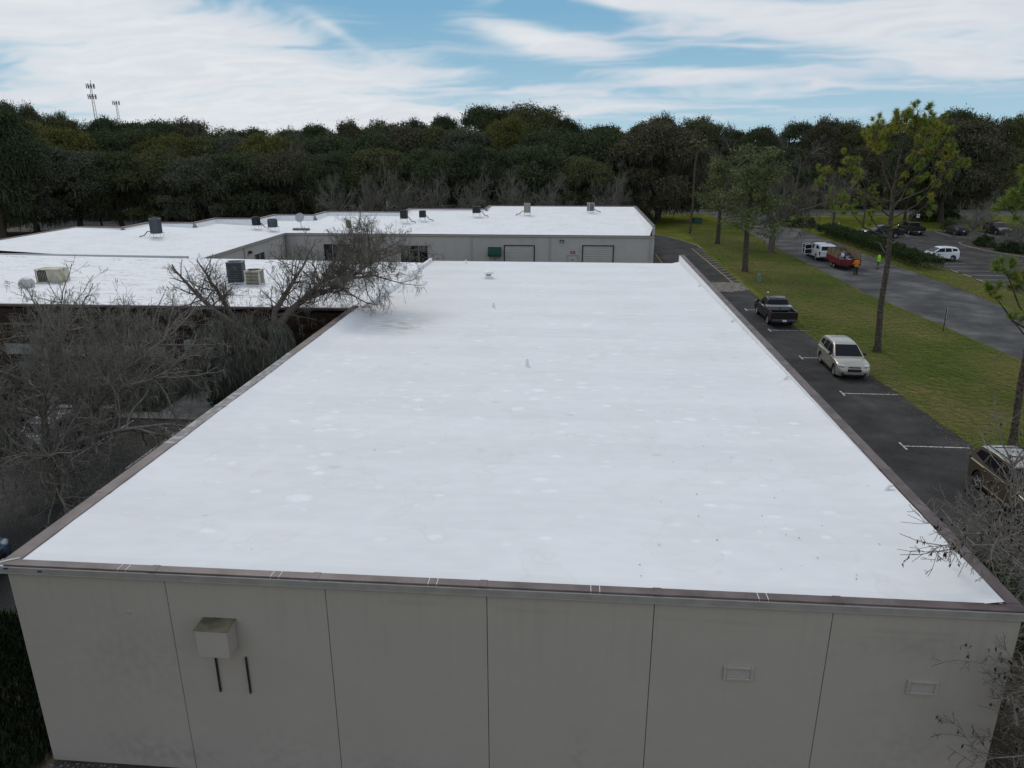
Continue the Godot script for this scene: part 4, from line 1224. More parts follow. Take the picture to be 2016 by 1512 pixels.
# a spreading evergreen oak, nominally 15 m high with a crown 15 m across: children trunk, crown, moss
func oak(seed_: int, lobes: int, per: int, flat: float, base_cut: float, moss_n: int, leaf_len: float, skirt := 0.3) -> Array:
	rng.seed = seed_
	var tr := Geo.new()
	var cr := Geo.new()
	var ms := Geo.new()
	var H := 15.0
	var R := 7.4
	var fork := Vector3(rng.randf_range(-0.3, 0.3), H * 0.2, rng.randf_range(-0.3, 0.3))
	tr.tube([Vector3(0, -0.2, 0), Vector3(0, 0.5, 0), fork * 0.6, fork], [0.75, 0.5, 0.42, 0.40], 9)
	var cs := []
	for i in lobes:
		var a := i * 2.39996 + rng.randf_range(-0.3, 0.3)
		var rr := R * sqrt((i + 0.5) / lobes) * rng.randf_range(0.86, 1.06)
		var y: float = H * (base_cut + (0.93 - base_cut) * pow(max(1.0 - pow(rr / (R * 1.05), 2.0), 0.0), flat)) + rng.randf_range(-0.9, 0.7)
		cs.push_back([Vector3(cos(a) * rr, y, sin(a) * rr), rng.randf_range(1.25, 2.3)])
		if i % 2 == 0: # lower storey, drooping at the rim
			cs.push_back([Vector3(cos(a) * rr * 0.9, lerp(H * skirt, y, rng.randf_range(0.0, 0.65)), sin(a) * rr * 0.9), rng.randf_range(1.1, 1.8)])
	var main := 7
	var hubs := []
	for k in main:
		var a := TAU * k / main + rng.randf_range(-0.3, 0.3)
		var q := Vector3(cos(a) * R * rng.randf_range(0.3, 0.5), H * rng.randf_range(0.42, 0.6), sin(a) * R * rng.randf_range(0.3, 0.5))
		hubs.push_back(q)
		tr.tube([fork, fork.lerp(q, 0.4) + Vector3(0, -0.3, 0), fork.lerp(q, 0.75) + Vector3(0, 0.2, 0), q], [0.3, 0.24, 0.18, 0.14], 6)
	for l in cs:
		var best: Vector3 = hubs[0]
		for h in hubs:
			if h.distance_to(l[0]) < best.distance_to(l[0]): best = h
		var mid: Vector3 = best.lerp(l[0], 0.5) + rdir() * 0.5
		tr.tube([best, mid, l[0]], [0.11, 0.075, 0.03], 4)
		for k in 4: tr.tube([l[0], l[0] + rdir() * l[1] * 0.55, l[0] + rdir() * l[1] * 1.05 + Vector3(0, 0.25, 0)], [0.03, 0.02, 0.01], 3)
		var squash := Vector3(1.15, rng.randf_range(0.62, 0.85), 1.15)
		for k in per:
			var d := rdir()
			if d.y < -0.25 and rng.randf() < 0.7: d.y = -d.y
			var rad: float = l[1] * (rng.randf_range(0.9, 1.3) if k % 7 == 0 else pow(rng.randf(), 0.45)) * (1.0 + 0.22 * sin(d.x * 5.0 + l[0].x) * sin(d.z * 5.0 + l[0].z))
			var p: Vector3 = l[0] + d * squash * rad
			cr.col = shade_col(0.55, 1.0)
			var o := (rdir() + d * 0.4 + Vector3(0, -0.15, 0)).normalized()
			var s := o.cross(rdir()).normalized()
			var ln := leaf_len * rng.randf_range(0.7, 1.4)
			cr.leaf(p, o * ln, s * ln * 0.24)
	for k in moss_n:
		var l: Array = cs[rng.randi() % cs.size()]
		var d := rdir()
		moss_strand(ms, l[0] + Vector3(d.x, -0.4 * rng.randf(), d.z) * l[1] * 0.95, rng.randf_range(0.5, 1.8), rng.randf_range(0.025, 0.07))
	return [tr.mesh(), cr.mesh(), ms.mesh()]

func tree_of(protos: Array, called: String, label: String, category: String, at: Vector3, turn: float, sc: Vector3, crown: Material, moss: Material, group := "") -> Node3D:
	var t := thing(called, label, category, at, turn, group)
	obj("trunk", protos[0], M.bark, t).scale = sc
	obj("crown", protos[1], crown, t).scale = sc
	if moss: obj("spanish_moss", protos[2], moss, t).scale = sc
	return t

# bare deciduous branching
func grow(g: Geo, tips: Array, p: Vector3, d: Vector3, len: float, rad: float, lvl: int, top: int, lift: float, dens: float, wander: float) -> void:
	var cnt: int = clampi(int(len / 0.32), 3, 9)
	var pts := [p]
	var rs := [rad]
	var dirs := [d]
	var q := p
	for i in cnt:
		d = (d + rdir() * wander + Vector3(0, lift, 0)).normalized()
		q += d * len / cnt
		pts.push_back(q)
		rs.push_back(max(rad * lerp(1.0, 0.3, float(i + 1) / cnt), 0.006))
		dirs.push_back(d)
	g.tube(pts, rs, 7 if rad > 0.1 else 5 if rad > 0.04 else 4 if rad > 0.015 else 3)
	tips.push_back([pts[cnt], lvl])
	tips.push_back([pts[int(cnt / 2)], lvl])
	if lvl >= top: return
	var kids: int = max(int(len * dens * rng.randf_range(0.8, 1.25)), 2)
	for k in kids:
		var t := rng.randf_range(0.2, 1.0)
		var i: int = clampi(int(t * cnt), 0, cnt)
		var ax: Vector3 = dirs[i].cross(rdir()).normalized()
		var nd: Vector3 = dirs[i].rotated(ax, rng.randf_range(0.5, 1.15))
		grow(g, tips, pts[i], nd, len * rng.randf_range(0.38, 0.62) * (1.15 - 0.45 * t), max(rs[i] * rng.randf_range(0.45, 0.65), 0.0075), lvl + 1, top, lift, dens * 1.35, wander * 1.1)

func limb(g: Geo, tips: Array, pts: Array, rs: Array, kids: int, klen: float, krad: float, top: int, lift: float, dens: float, from := 0.25) -> void: # a drawn main limb with side growth
	g.tube(pts, rs, 8, true)
	for k in kids:
		var t := rng.randf_range(from, 1.0) * (pts.size() - 1)
		var i: int = clampi(int(t), 0, pts.size() - 2)
		var p: Vector3 = pts[i].lerp(pts[i + 1], t - i)
		var d: Vector3 = (pts[i + 1] - pts[i]).normalized()
		var nd: Vector3 = (d * 0.5 + rdir() + Vector3(0, 0.25, 0)).normalized()
		grow(g, tips, p, nd, klen * rng.randf_range(0.6, 1.2), krad * rng.randf_range(0.6, 1.1), 1, top, lift, dens, 0.28)
	var e: Vector3 = pts[pts.size() - 1]
	grow(g, tips, e, (e - pts[pts.size() - 2]).normalized(), klen, rs[rs.size() - 1], 1, top, lift, dens, 0.25)

func v3(a: Array) -> Array:
	var o := []
	for i in range(0, a.size(), 3): o.push_back(Vector3(a[i], a[i + 1], a[i + 2]))
	return o

func moss_on(tips: Array, n: int, len0: float, len1: float, w: float, off: Vector3) -> Geo:
	var g := Geo.new()
	for i in n:
		var t: Array = tips[rng.randi() % tips.size()]
		for k in 4: moss_strand(g, t[0] - off + rdir() * 0.1, rng.randf_range(len0, len1), w * rng.randf_range(0.5, 1.3))
	return g

# pine: drawn trunk, whorled branches carrying needle tufts
func tuft(g: Geo, p: Vector3, d: Vector3, r: float, n: int) -> void:
	for k in n:
		var o := (rdir() + d * 0.75).normalized()
		var s := o.cross(rdir()).normalized() * 0.016
		var c := p + d * rng.randf_range(-0.5, 0.25) * r
		var ln := r * rng.randf_range(0.7, 1.15)
		g.col = shade_col(0.5, 1.0)
		g.tri(c - s, c + s, c + o * ln + Vector3(0, -0.06 * ln, 0))

func pine(called: String, label: String, at: Vector3, trunk: Array, rad: Array, boughs: Array, greens: Material, yellow: Material) -> Node3D:
	# boughs: [start, end, tufts, spread]
	var t := thing(called, label, "tree", at)
	var g := Geo.new()
	g.tube(trunk, rad, 10, true)
	obj("trunk", g, M.bark_pine, t)
	var b := Geo.new()
	var n1 := Geo.new()
	var n2 := Geo.new()
	for q in boughs:
		var a: Vector3 = q[0]
		var e: Vector3 = q[1]
		var m := a.lerp(e, 0.5) + Vector3(0, -0.12 * a.distance_to(e), 0)
		b.tube([a, m, e], [0.055, 0.04, 0.015], 5)
		for k in int(q[2]):
			var u := rng.randf_range(0.7, 1.0)
			var c: Vector3 = (m.lerp(e, u) + rdir() * float(q[3])) if u < 0.98 else e
			var from := m.lerp(e, u * 0.85)
			b.tube([from, from.lerp(c, 0.6) + Vector3(0, -0.05, 0), c], [0.02, 0.014, 0.008], 3)
			var d: Vector3 = ((c - from).normalized() + Vector3(0, 0.7, 0)).normalized()
			tuft(n2 if rng.randf() < q[4] else n1, c, d, rng.randf_range(0.24, 0.40), 120)
	obj("bough", b, M.bark_pine, t)
	obj("needles", n1, greens, t)
	if n2.v.size() > 0: obj("needles", n2, yellow, t)
	return t

func bush_mesh(seed_: int, r: Vector3, n: int, leaf_len: float) -> ArrayMesh: # a dense evergreen shrub of many leaves
	rng.seed = seed_
	var g := Geo.new()
	for k in n:
		var d := rdir()
		if d.y < -0.1: d.y = -d.y
		var rad := pow(rng.randf(), 0.3) * (1.0 + 0.16 * sin(d.x * 7.0 + seed_) * sin(d.z * 6.0) + 0.1 * sin(d.y * 9.0))
		g.col = shade_col(0.4, 1.0)
		var o := (rdir() + d).normalized()
		var ln := leaf_len * rng.randf_range(0.6, 1.3)
		g.leaf(d * rad * r + Vector3(0, r.y * 0.12, 0), o * ln, o.cross(rdir()).normalized() * ln * 0.28)
	return g.mesh()

func px_to(az_px: float, z: float) -> float: # where along x a bearing, given as steps right of the view axis, meets a depth
	return tan(deg_to_rad(-4.77) + atan((az_px - 1008.0) / 1519.0)) * -z

func make_forest() -> void:
	var L := {}
	L.dark = leafmat(lin(0.092, 0.110, 0.055), 0.4)
	L.deep = leafmat(lin(0.070, 0.090, 0.046), 0.4)
	L.olive = leafmat(lin(0.135, 0.136, 0.062), 0.4)
	L.brown = leafmat(lin(0.130, 0.118, 0.076), 0.4)
	L.gold = leafmat(lin(0.165, 0.155, 0.050), 0.4)
	L.grey = leafmat(lin(0.135, 0.138, 0.104), 0.4)
	L.fresh = leafmat(lin(0.205, 0.225, 0.10), 0.5)
	L.moss = leafmat(lin(0.15, 0.143, 0.12), 0.35)
	L.moss_dark = leafmat(lin(0.12, 0.116, 0.095), 0.4)
	L.hedge = leafmat(lin(0.060, 0.090, 0.034), 0.35)
	M.leaves = L
	var P := [oak(101, 40, 640, 0.75, 0.40, 900, 0.36), oak(102, 36, 640, 0.6, 0.30, 2200, 0.34, 0.16), oak(103, 44, 600, 0.9, 0.44, 500, 0.36), oak(104, 36, 640, 0.55, 0.28, 2600, 0.34, 0.13), oak(105, 42, 560, 0.8, 0.36, 1500, 0.33, 0.2)]
	M.oaks = P
	# skyline heights along the treeline, read as bearings and heights
	var prof := [[-80, 200], [0, 182], [40, 205], [130, 210], [200, 224], [260, 231], [330, 231], [400, 236], [470, 244], [520, 236], [600, 247], [680, 240], [740, 231], [800, 231], [860, 227], [930, 224], [960, 211], [1040, 207], [1085, 228], [1160, 234], [1250, 240], [1300, 228], [1345, 222], [1400, 244], [1460, 246], [1520, 238], [1600, 228], [1690, 235], [1760, 238], [1880, 216], [1910, 236], [2100, 236]]
	var sky_y := func(x: float) -> float:
		for i in prof.size() - 1:
			if x < prof[i + 1][0]: return lerp(float(prof[i][1]), float(prof[i + 1][1]), clamp((x - prof[i][0]) / float(prof[i + 1][0] - prof[i][0]), 0.0, 1.0))
		return 236.0
	var r2 := RandomNumberGenerator.new(); r2.seed = 404
	var mats := [L.dark, L.deep, L.brown, L.dark, L.olive]
	for i in 35:
		var px := -50.0 + i * 62.0 + r2.randf_range(-12, 12)
		var z := -176.0 + r2.randf_range(-7, 7)
		var hgt: float = 13.3 + (282.0 - sky_y.call(px)) / 1500.0 * -z + r2.randf_range(-1.5, 0.7)
		var w := r2.randf_range(0.55, 1.1)
		tree_of(P[i % 5], "oak_tree", "tall dark oak on the skyline, %s from the left" % ORD[i], "tree", Vector3(px_to(px, z), 0, z), r2.randf() * TAU, Vector3(w, hgt / 15.2, w), mats[(i * 7 + 3) % 5], null, "skyline oaks")
	for i in 24:
		var px := -90.0 + i * 92.0 + r2.randf_range(-20, 20)
		var z := -212.0 + r2.randf_range(-10, 10)
		tree_of(P[(i + 2) % 5], "oak_tree", "dark oak deep in the wood behind the skyline row, %s from the left" % ORD[i], "tree", Vector3(px_to(px, z), 0, z), r2.randf() * TAU, Vector3(1.3, (14.5 + r2.randf_range(-1, 2.0)) / 15.2, 1.3), L.deep, null, "oaks deep in the wood")
	var mid_m := [L.dark, L.olive, L.dark, L.brown, L.gold, L.dark, L.grey]
	for i in 20:
		var px := -60.0 + i * 66.0 + r2.randf_range(-14, 14)
		var z := -140.0 + r2.randf_range(-5, 5)
		var top: float = max(sky_y.call(px) + r2.randf_range(14, 38), 232.0)
		var hgt := 13.3 + (282.0 - top) / 1500.0 * -z
		var w := r2.randf_range(0.8, 1.05)
		tree_of(P[(i * 3 + 1) % 5], "oak_tree", "middle-row oak behind the white roofs, %s from the left" % ORD[i], "tree", Vector3(px_to(px, z), 0, z), r2.randf() * TAU, Vector3(w, hgt / 15.2, w), L.gold if i in [3, 6] else mid_m[(i * 5 + 1) % 7], L.moss_dark, "middle-row oaks")
	var front := [[-30, -104, 19.0, 1.0, 0, L.deep], [40, -112, 13.6, 0.95, 1, L.grey], [130, -116, 13.0, 0.95, 3, L.grey], [215, -119, 12.4, 0.85, 1, L.dark], [300, -121, 12.6, 0.9, 3, L.olive], [385, -118, 11.8, 0.85, 1, L.grey], [470, -121, 12.2, 0.9, 3, L.dark], [555, -122, 12.4, 0.85, 1, L.brown], [650, -123, 12.2, 0.85, 4, L.dark], [745, -125, 12.8, 0.85, 3, L.olive], [850, -124, 12.6, 0.85, 1, L.dark], [945, -126, 13.2, 0.9, 4, L.deep], [1050, -126, 13.2, 0.95, 3, L.dark], [1150, -124, 11.4, 0.8, 1, L.olive]]
	for i in front.size():
		var q: Array = front[i]
		tree_of(P[[1, 3, 4][i % 3]], "oak_tree", "mossy front-row oak close behind the white roofs, %s from the left" % ORD[i], "tree", Vector3(px_to(q[0], q[1]), 0, q[1]), r2.randf() * TAU, Vector3(q[3], q[2] / 15.2, q[3]), q[5], L.moss_dark, "front-row oaks")
	tree_of(P[3], "oak_tree", "broad dark oak with forked trunk past the far roof's right corner", "tree", Vector3(14.9, 0, -136.0), 0.7, Vector3(1.25, 1.12, 1.25), L.brown, L.moss_dark)
	tree_of(P[1], "oak_tree", "broad multi-stemmed oak behind the parked dark sedan", "tree", Vector3(63.8, 0, -136.5), 2.1, Vector3(1.15, 1.14, 1.15), L.brown, L.moss_dark)
	tree_of(P[0], "oak_tree", "slender leaning oak behind the parked black pickup", "tree", Vector3(57.2, 0, -135.0), 0.4, Vector3(0.55, 0.98, 0.55), L.dark, L.moss_dark)
	for k in 4: # wood edge behind the road on the right
		tree_of(P[(k + 1) % 5], "oak_tree", "low oak at the wood's edge across the road, %s from the drive" % ORD[k], "tree", Vector3(44.0 + k * 15.0, 0, -166.5 - (k % 2) * 2.0), k * 1.3, Vector3(0.9, 0.84, 0.9), [L.dark, L.brown, L.deep, L.olive][k], L.moss_dark, "wood edge oaks")
	tree_of(P[2], "oak_tree", "unseen evergreen oak added to shade the planting bed left of the warehouse's near corner", "tree", Vector3(-25.0, 0, -5.0), 0.4, Vector3(1.05, 0.95, 1.05), L.dark, L.moss_dark)  # oak added outside the view to darken the near left corner
	# understorey along the foot of the wood
	var shrub := bush_mesh(201, Vector3(2.6, 2.0, 2.2), 1500, 0.42)
	for i in 34:
		var px := -60.0 + i * 63.0 + r2.randf_range(-20, 20)
		var far := px > 1260.0
		var z := (-165.5 if far else -131.0) + r2.randf_range(-3, 3)
		var t := thing("understorey_shrub", "dark shrub at the foot of the wood, %s from the left" % ORD[i], "shrub", Vector3(px_to(px, z), 0, z), r2.randf() * TAU, "understorey shrubs")
		obj("foliage", shrub, [L.deep, L.dark, L.brown][i % 3], t).scale = Vector3(1.3, r2.randf_range(0.9, 1.6), 1.0)
	# grey leafless trees hung with moss behind the far roof
	rng.seed = 505
	var greys := []
	for k in 3:
		var g := Geo.new()
		var tips := []
		g.tube([Vector3(0, -0.1, 0), Vector3(0.1, 1.0, 0), Vector3(0, 1.8, 0.1)], [0.26, 0.2, 0.17], 7)
		for j in 8:
			var a := TAU * j / 8.0 + rng.randf_range(-0.4, 0.4)
			grow(g, tips, Vector3(0, rng.randf_range(1.3, 1.9), 0), Vector3(cos(a) * 0.9, 0.9, sin(a) * 0.9).normalized(), rng.randf_range(4.0, 6.0), 0.10, 0, 3, -0.01, 1.7, 0.26)
		greys.push_back([g.mesh(), moss_on(tips, 900, 0.15, 0.7, 0.014, Vector3.ZERO).mesh()])
	var gl := [[655, -113, 8.9], [725, -115, 9.6], [790, -114, 9.3], [855, -114.5, 9.0], [925, -113.5, 8.6], [1010, -113, 9.0], [1085, -114, 8.8], [1205, -117, 8.9]]
	for i in gl.size():
		var q: Array = gl[i]
		var t := thing("bare_grey_tree", "leafless grey mossy tree behind the far white roof, %s from the left" % ORD[i], "tree", Vector3(px_to(q[0], q[1]), 0, q[1]), i * 1.9, "bare grey trees behind the far roof")
		obj("branches", greys[i % 3][0], M.bark_pale, t).scale = Vector3(0.85, q[2] / 6.6, 0.85)
		obj("spanish_moss", greys[i % 3][1], L.moss, t).scale = Vector3(0.85, q[2] / 6.6, 0.85)
	for i in 9:
		var q: Array = [[330, -133, 15.0], [540, -131, 14.6], [620, -134, 14.8], [700, -138, 15.2], [430, -160, 17.0], [585, -165, 17.4], [1215, -150, 16.2], [1430, -168, 16.8], [1570, -167, 17.6]][i]
		var t := thing("bare_grey_tree", "leafless grey-brown crown rising among the dark oaks, %s from the left" % ORD[i], "tree", Vector3(px_to(q[0], q[1]), 0, q[1]), i * 1.3, "leafless trees in the wood")
		obj("branches", greys[i % 3][0], M.bark_grey, t).scale = Vector3(1.5, q[2] / 7.6, 1.5)
		obj("spanish_moss", greys[i % 3][1], L.moss_dark, t).scale = Vector3(1.5, q[2] / 7.6, 1.5)
	var lone := [[Vector3(57.4, 0, -112.6), 0.82, "small grey leafless tree leaning over the dark sedan"], [Vector3(56.3, 0, -98.3), 0.72, "small grey mossy tree on the kerbed island"], [Vector3(33.0, 0, -140.0), 1.35, "grey leafless tree between the drive's far end and the road"], [Vector3(47.0, 0, -141.0), 1.3, "grey leafless tree behind the small yellow-green pine"]]
	for i in lone.size():
		var t := thing("bare_grey_tree", lone[i][2], "tree", lone[i][0], i * 2.3 + 0.6)
		var s: float = lone[i][1]
		obj("branches", greys[(i + 1) % 3][0], M.bark_pale, t).scale = Vector3(s, s * 1.05, s)
		obj("spanish_moss", greys[(i + 1) % 3][1], L.moss, t).scale = Vector3(s, s * 1.05, s)
	rng.seed = 515
	var tw := thing("bare_grey_tree", "broad grey two-stemmed tree with dark forked trunk beside the drive", "tree", Vector3(25.1, 0, -96.6))
	var tg := Geo.new()
	var tt := []
	tg.tube(v3([0, -0.1, 0, 0.05, 0.6, 0, 0.1, 2.6, 0]), [0.6, 0.42, 0.38], 9)
	limb(tg, tt, v3([0.1, 2.6, 0, -0.5, 4.6, 0.2, -1.0, 6.6, 0.2, -1.6, 8.2, 0.3]), [0.3, 0.24, 0.17, 0.1], 16, 3.4, 0.07, 3, 0.0, 1.7)
	limb(tg, tt, v3([0.1, 2.6, 0, 1.2, 4.4, 0, 2.0, 6.4, -0.3, 2.4, 8.4, -0.4]), [0.3, 0.24, 0.17, 0.1], 16, 3.4, 0.07, 3, 0.0, 1.7)
	limb(tg, tt, v3([0.1, 2.6, 0, 0.4, 5.0, 0.9, 0.5, 7.6, 1.4]), [0.24, 0.18, 0.1], 12, 3.4, 0.07, 3, 0.0, 1.7)
	limb(tg, tt, v3([1.2, 4.4, 0, 3.0, 5.4, 0.6, 4.6, 5.8, 0.8]), [0.18, 0.13, 0.06], 10, 2.8, 0.05, 3, -0.02, 1.8)
	limb(tg, tt, v3([-0.5, 4.6, 0.2, -2.4, 5.6, -0.4, -4.0, 6.2, -0.8]), [0.18, 0.13, 0.06], 10, 2.8, 0.05, 3, -0.02, 1.8)
	obj("branches", tg, M.bark_mid, tw)
	obj("spanish_moss", moss_on(tt, 1300, 0.2, 1.0, 0.016, Vector3.ZERO), L.moss, tw)
	# feathery light green trees on the lawn beside the far building
	rng.seed = 606
	var feather := func(hgt: float, crown_r: float, n: int) -> Array:
		var tr := Geo.new()
		var lf := Geo.new()
		tr.tube([Vector3(0, -0.1, 0), Vector3(0.05, 0.4, 0), Vector3(0.2, hgt * 0.4, 0.1), Vector3(0.1, hgt * 0.75, 0), Vector3(0.2, hgt * 0.98, 0)], [0.34, 0.24, 0.18, 0.10, 0.03], 8)
		for i in n:
			var u := rng.randf_range(0.34, 0.98)
			var a := rng.randf() * TAU
			var rr := crown_r * (1.25 - u * 0.8) * rng.randf_range(0.4, 1.3)
			var p := Vector3(0.15, hgt * u, 0)
			var e := p + Vector3(cos(a) * rr, rng.randf_range(-0.5, 0.9), sin(a) * rr)
			tr.tube([p, p.lerp(e, 0.5) + Vector3(0, 0.15, 0), e], [0.05, 0.035, 0.012], 4)
			for k in 120:
				var q := p.lerp(e, rng.randf_range(0.5, 1.05)) + rdir() * Vector3(0.5, 0.3, 0.5) + Vector3(0, -0.5 * pow(rng.randf(), 2.0), 0)
				lf.col = shade_col(0.45, 1.0)
				var o := (rdir() + Vector3(0, -0.5, 0)).normalized()
				lf.leaf(q, o * rng.randf_range(0.18, 0.36), o.cross(rdir()).normalized() * 0.05)
		return [tr.mesh(), lf.mesh()]
	var f1: Array = feather.call(13.2, 3.3, 62)
	var f2: Array = feather.call(11.6, 2.8, 48)
	for q in [[f1, Vector3(18.7, 0, -81.4), "light green feathery tree with slim trunk beside the hatched strip"], [f2, Vector3(19.9, 0, -104.8), "light green feathery tree behind the hatched strip's far end"]]:
		var t := thing("feathery_tree", q[2], "tree", q[1], rng.randf() * TAU)
		obj("trunk", q[0][0], M.bark_pine, t).scale = Vector3(1.35, 1.0, 1.35)
		obj("crown", q[0][1], L.fresh, t).scale = Vector3(1.35, 1.0, 1.35)
	# cabbage palm
	var pl := thing("palm_tree", "tall thin palm standing before the broad dark oak", "tree", Vector3(17.9, 0, -116.7))
	var pt := Geo.new()
	pt.tube([Vector3(0, -0.1, 0), Vector3(0.1, 5, 0), Vector3(0.0, 10, 0), Vector3(0.3, 12.9, 0)], [0.2, 0.15, 0.14, 0.17], 9)
	obj("trunk", pt, M.bark_pine, pl)
	for k in 22:
		var fr := Geo.new()
		fr.col = shade_col(0.5, 1.0)
		var a := TAU * k / 22 + rng.randf_range(-0.2, 0.2)
		var el := rng.randf_range(-0.5, 0.9)
		var o := Vector3(0.3, 13.0, 0)
		var d := Vector3(cos(a), 0, sin(a))
		var e := o + d * 1.0 + Vector3(0, el, 0)
		fr.tube([o, e], [0.025, 0.015], 3)
		for j in 16:
			var b := lerpf(-1.2, 1.2, j / 15.0)
			var dd := d.rotated(Vector3.UP, b)
			var tip := e + dd * 0.85 + Vector3(0, -0.55 + el * 0.4, 0)
			var s := Vector3(-dd.z, 0, dd.x) * 0.035
			fr.tri(e - s, e + s, tip)
		obj("frond", fr, L.olive, pl)
	# hedges and bushes
	rng.seed = 707
	var hd := thing("clipped_hedge", "long dark hedge between the drive and the visitor lot", "hedge", Vector3(38.45, 0, -99.6))
	var hg := Geo.new()
	var hn := FastNoiseLite.new(); hn.seed = 9; hn.frequency = 0.35
	for i in 30000:
		var z := rng.randf_range(-18.5, 15.8)
		var wob := hn.get_noise_2d(z, 0.0)
		var half := 1.4 + 0.4 * wob
		var u := rng.randf_range(-1, 1)
		var top := (1.5 + 0.5 * hn.get_noise_2d(z, 40.0 + u)) * (1.0 - 0.45 * u * u * u * u)
		var y := top * pow(rng.randf(), 0.3)
		var p := Vector3(u * half + 0.3 + z * 0.02, y, z)
		if rng.randf() < 0.35: p.x = signf(u) * half * rng.randf_range(0.9, 1.03) + 0.3 + z * 0.02
		hg.col = shade_col(0.4, 1.0)
		var o := (rdir() + Vector3(u * 0.5, 0.8, 0)).normalized()
		hg.leaf(p, o * rng.randf_range(0.12, 0.24), o.cross(rdir()).normalized() * 0.045)
	obj("foliage", hg, L.hedge, hd)
	var hs := Geo.new()
	for i in 40:
		var z := -18.0 + i * 0.85
		hs.tube([Vector3(0.3 + z * 0.02, -0.05, z), Vector3(0.3 + z * 0.02 + rng.randf_range(-0.4, 0.4), 0.8, z + 0.2)], [0.04, 0.015], 4)
	obj("stems", hs, M.bark, hd)
	var b1 := bush_mesh(202, Vector3(1.7, 1.15, 1.1), 2600, 0.2)
	var bl := [[55.0, -104.2, 1.0, 1.0, "rounded dark hedge bush on the kerbed island, left of the other"], [55.4, -98.6, 1.2, 0.95, "dark hedge bush on the kerbed island beneath the mossy tree"], [59.2, -98.4, 1.2, 0.95, "dark hedge bush on the kerbed island at the picture's edge"], [34.9, -128.6, 0.9, 1.3, "dark round bush left of two others by the drive"], [36.9, -127.0, 0.7, 1.1, "dark bush in the middle of three by the drive"], [38.7, -126.0, 0.7, 1.1, "dark bush right of two others by the drive"], [62.5, -139.0, 1.5, 1.4, "wide palmetto clump behind the black pickup"], [66.5, -139.2, 1.5, 1.5, "wide palmetto clump behind the dark sedan"], [60.3, -125.6, 0.9, 1.2, "olive bush between the dark sedan and the black minivan"]]
	for q in bl:
		var t := thing("evergreen_bush", q[4], "bush", Vector3(q[0], 0.05, q[1]), q[0])
		obj("foliage", b1, L.olive if "olive" in q[4] else L.hedge, t).scale = Vector3(q[2], q[3], q[2])
	var db := thing("evergreen_bush", "dark bush beside the brick building's entrance", "bush", Vector3(-17.9, 0, -35.6))
	obj("foliage", b1, L.deep, db).scale = Vector3(0.7, 1.0, 0.7)
	for q in [[-40.0, -35.9], [-33.5, -35.9], [-29.8, -35.8], [-25.9, -35.9], [-23.2, -35.8]]:
		var t := thing("evergreen_bush", "low dark bush under the brick building's windows, %s from the left" % ORD[[-40.0, -33.5, -29.8, -25.9, -23.2].find(q[0])], "bush", Vector3(q[0], 0, q[1]), q[0], "window bushes")
		obj("foliage", b1, L.deep, t).scale = Vector3(1.0, 0.75, 0.8)

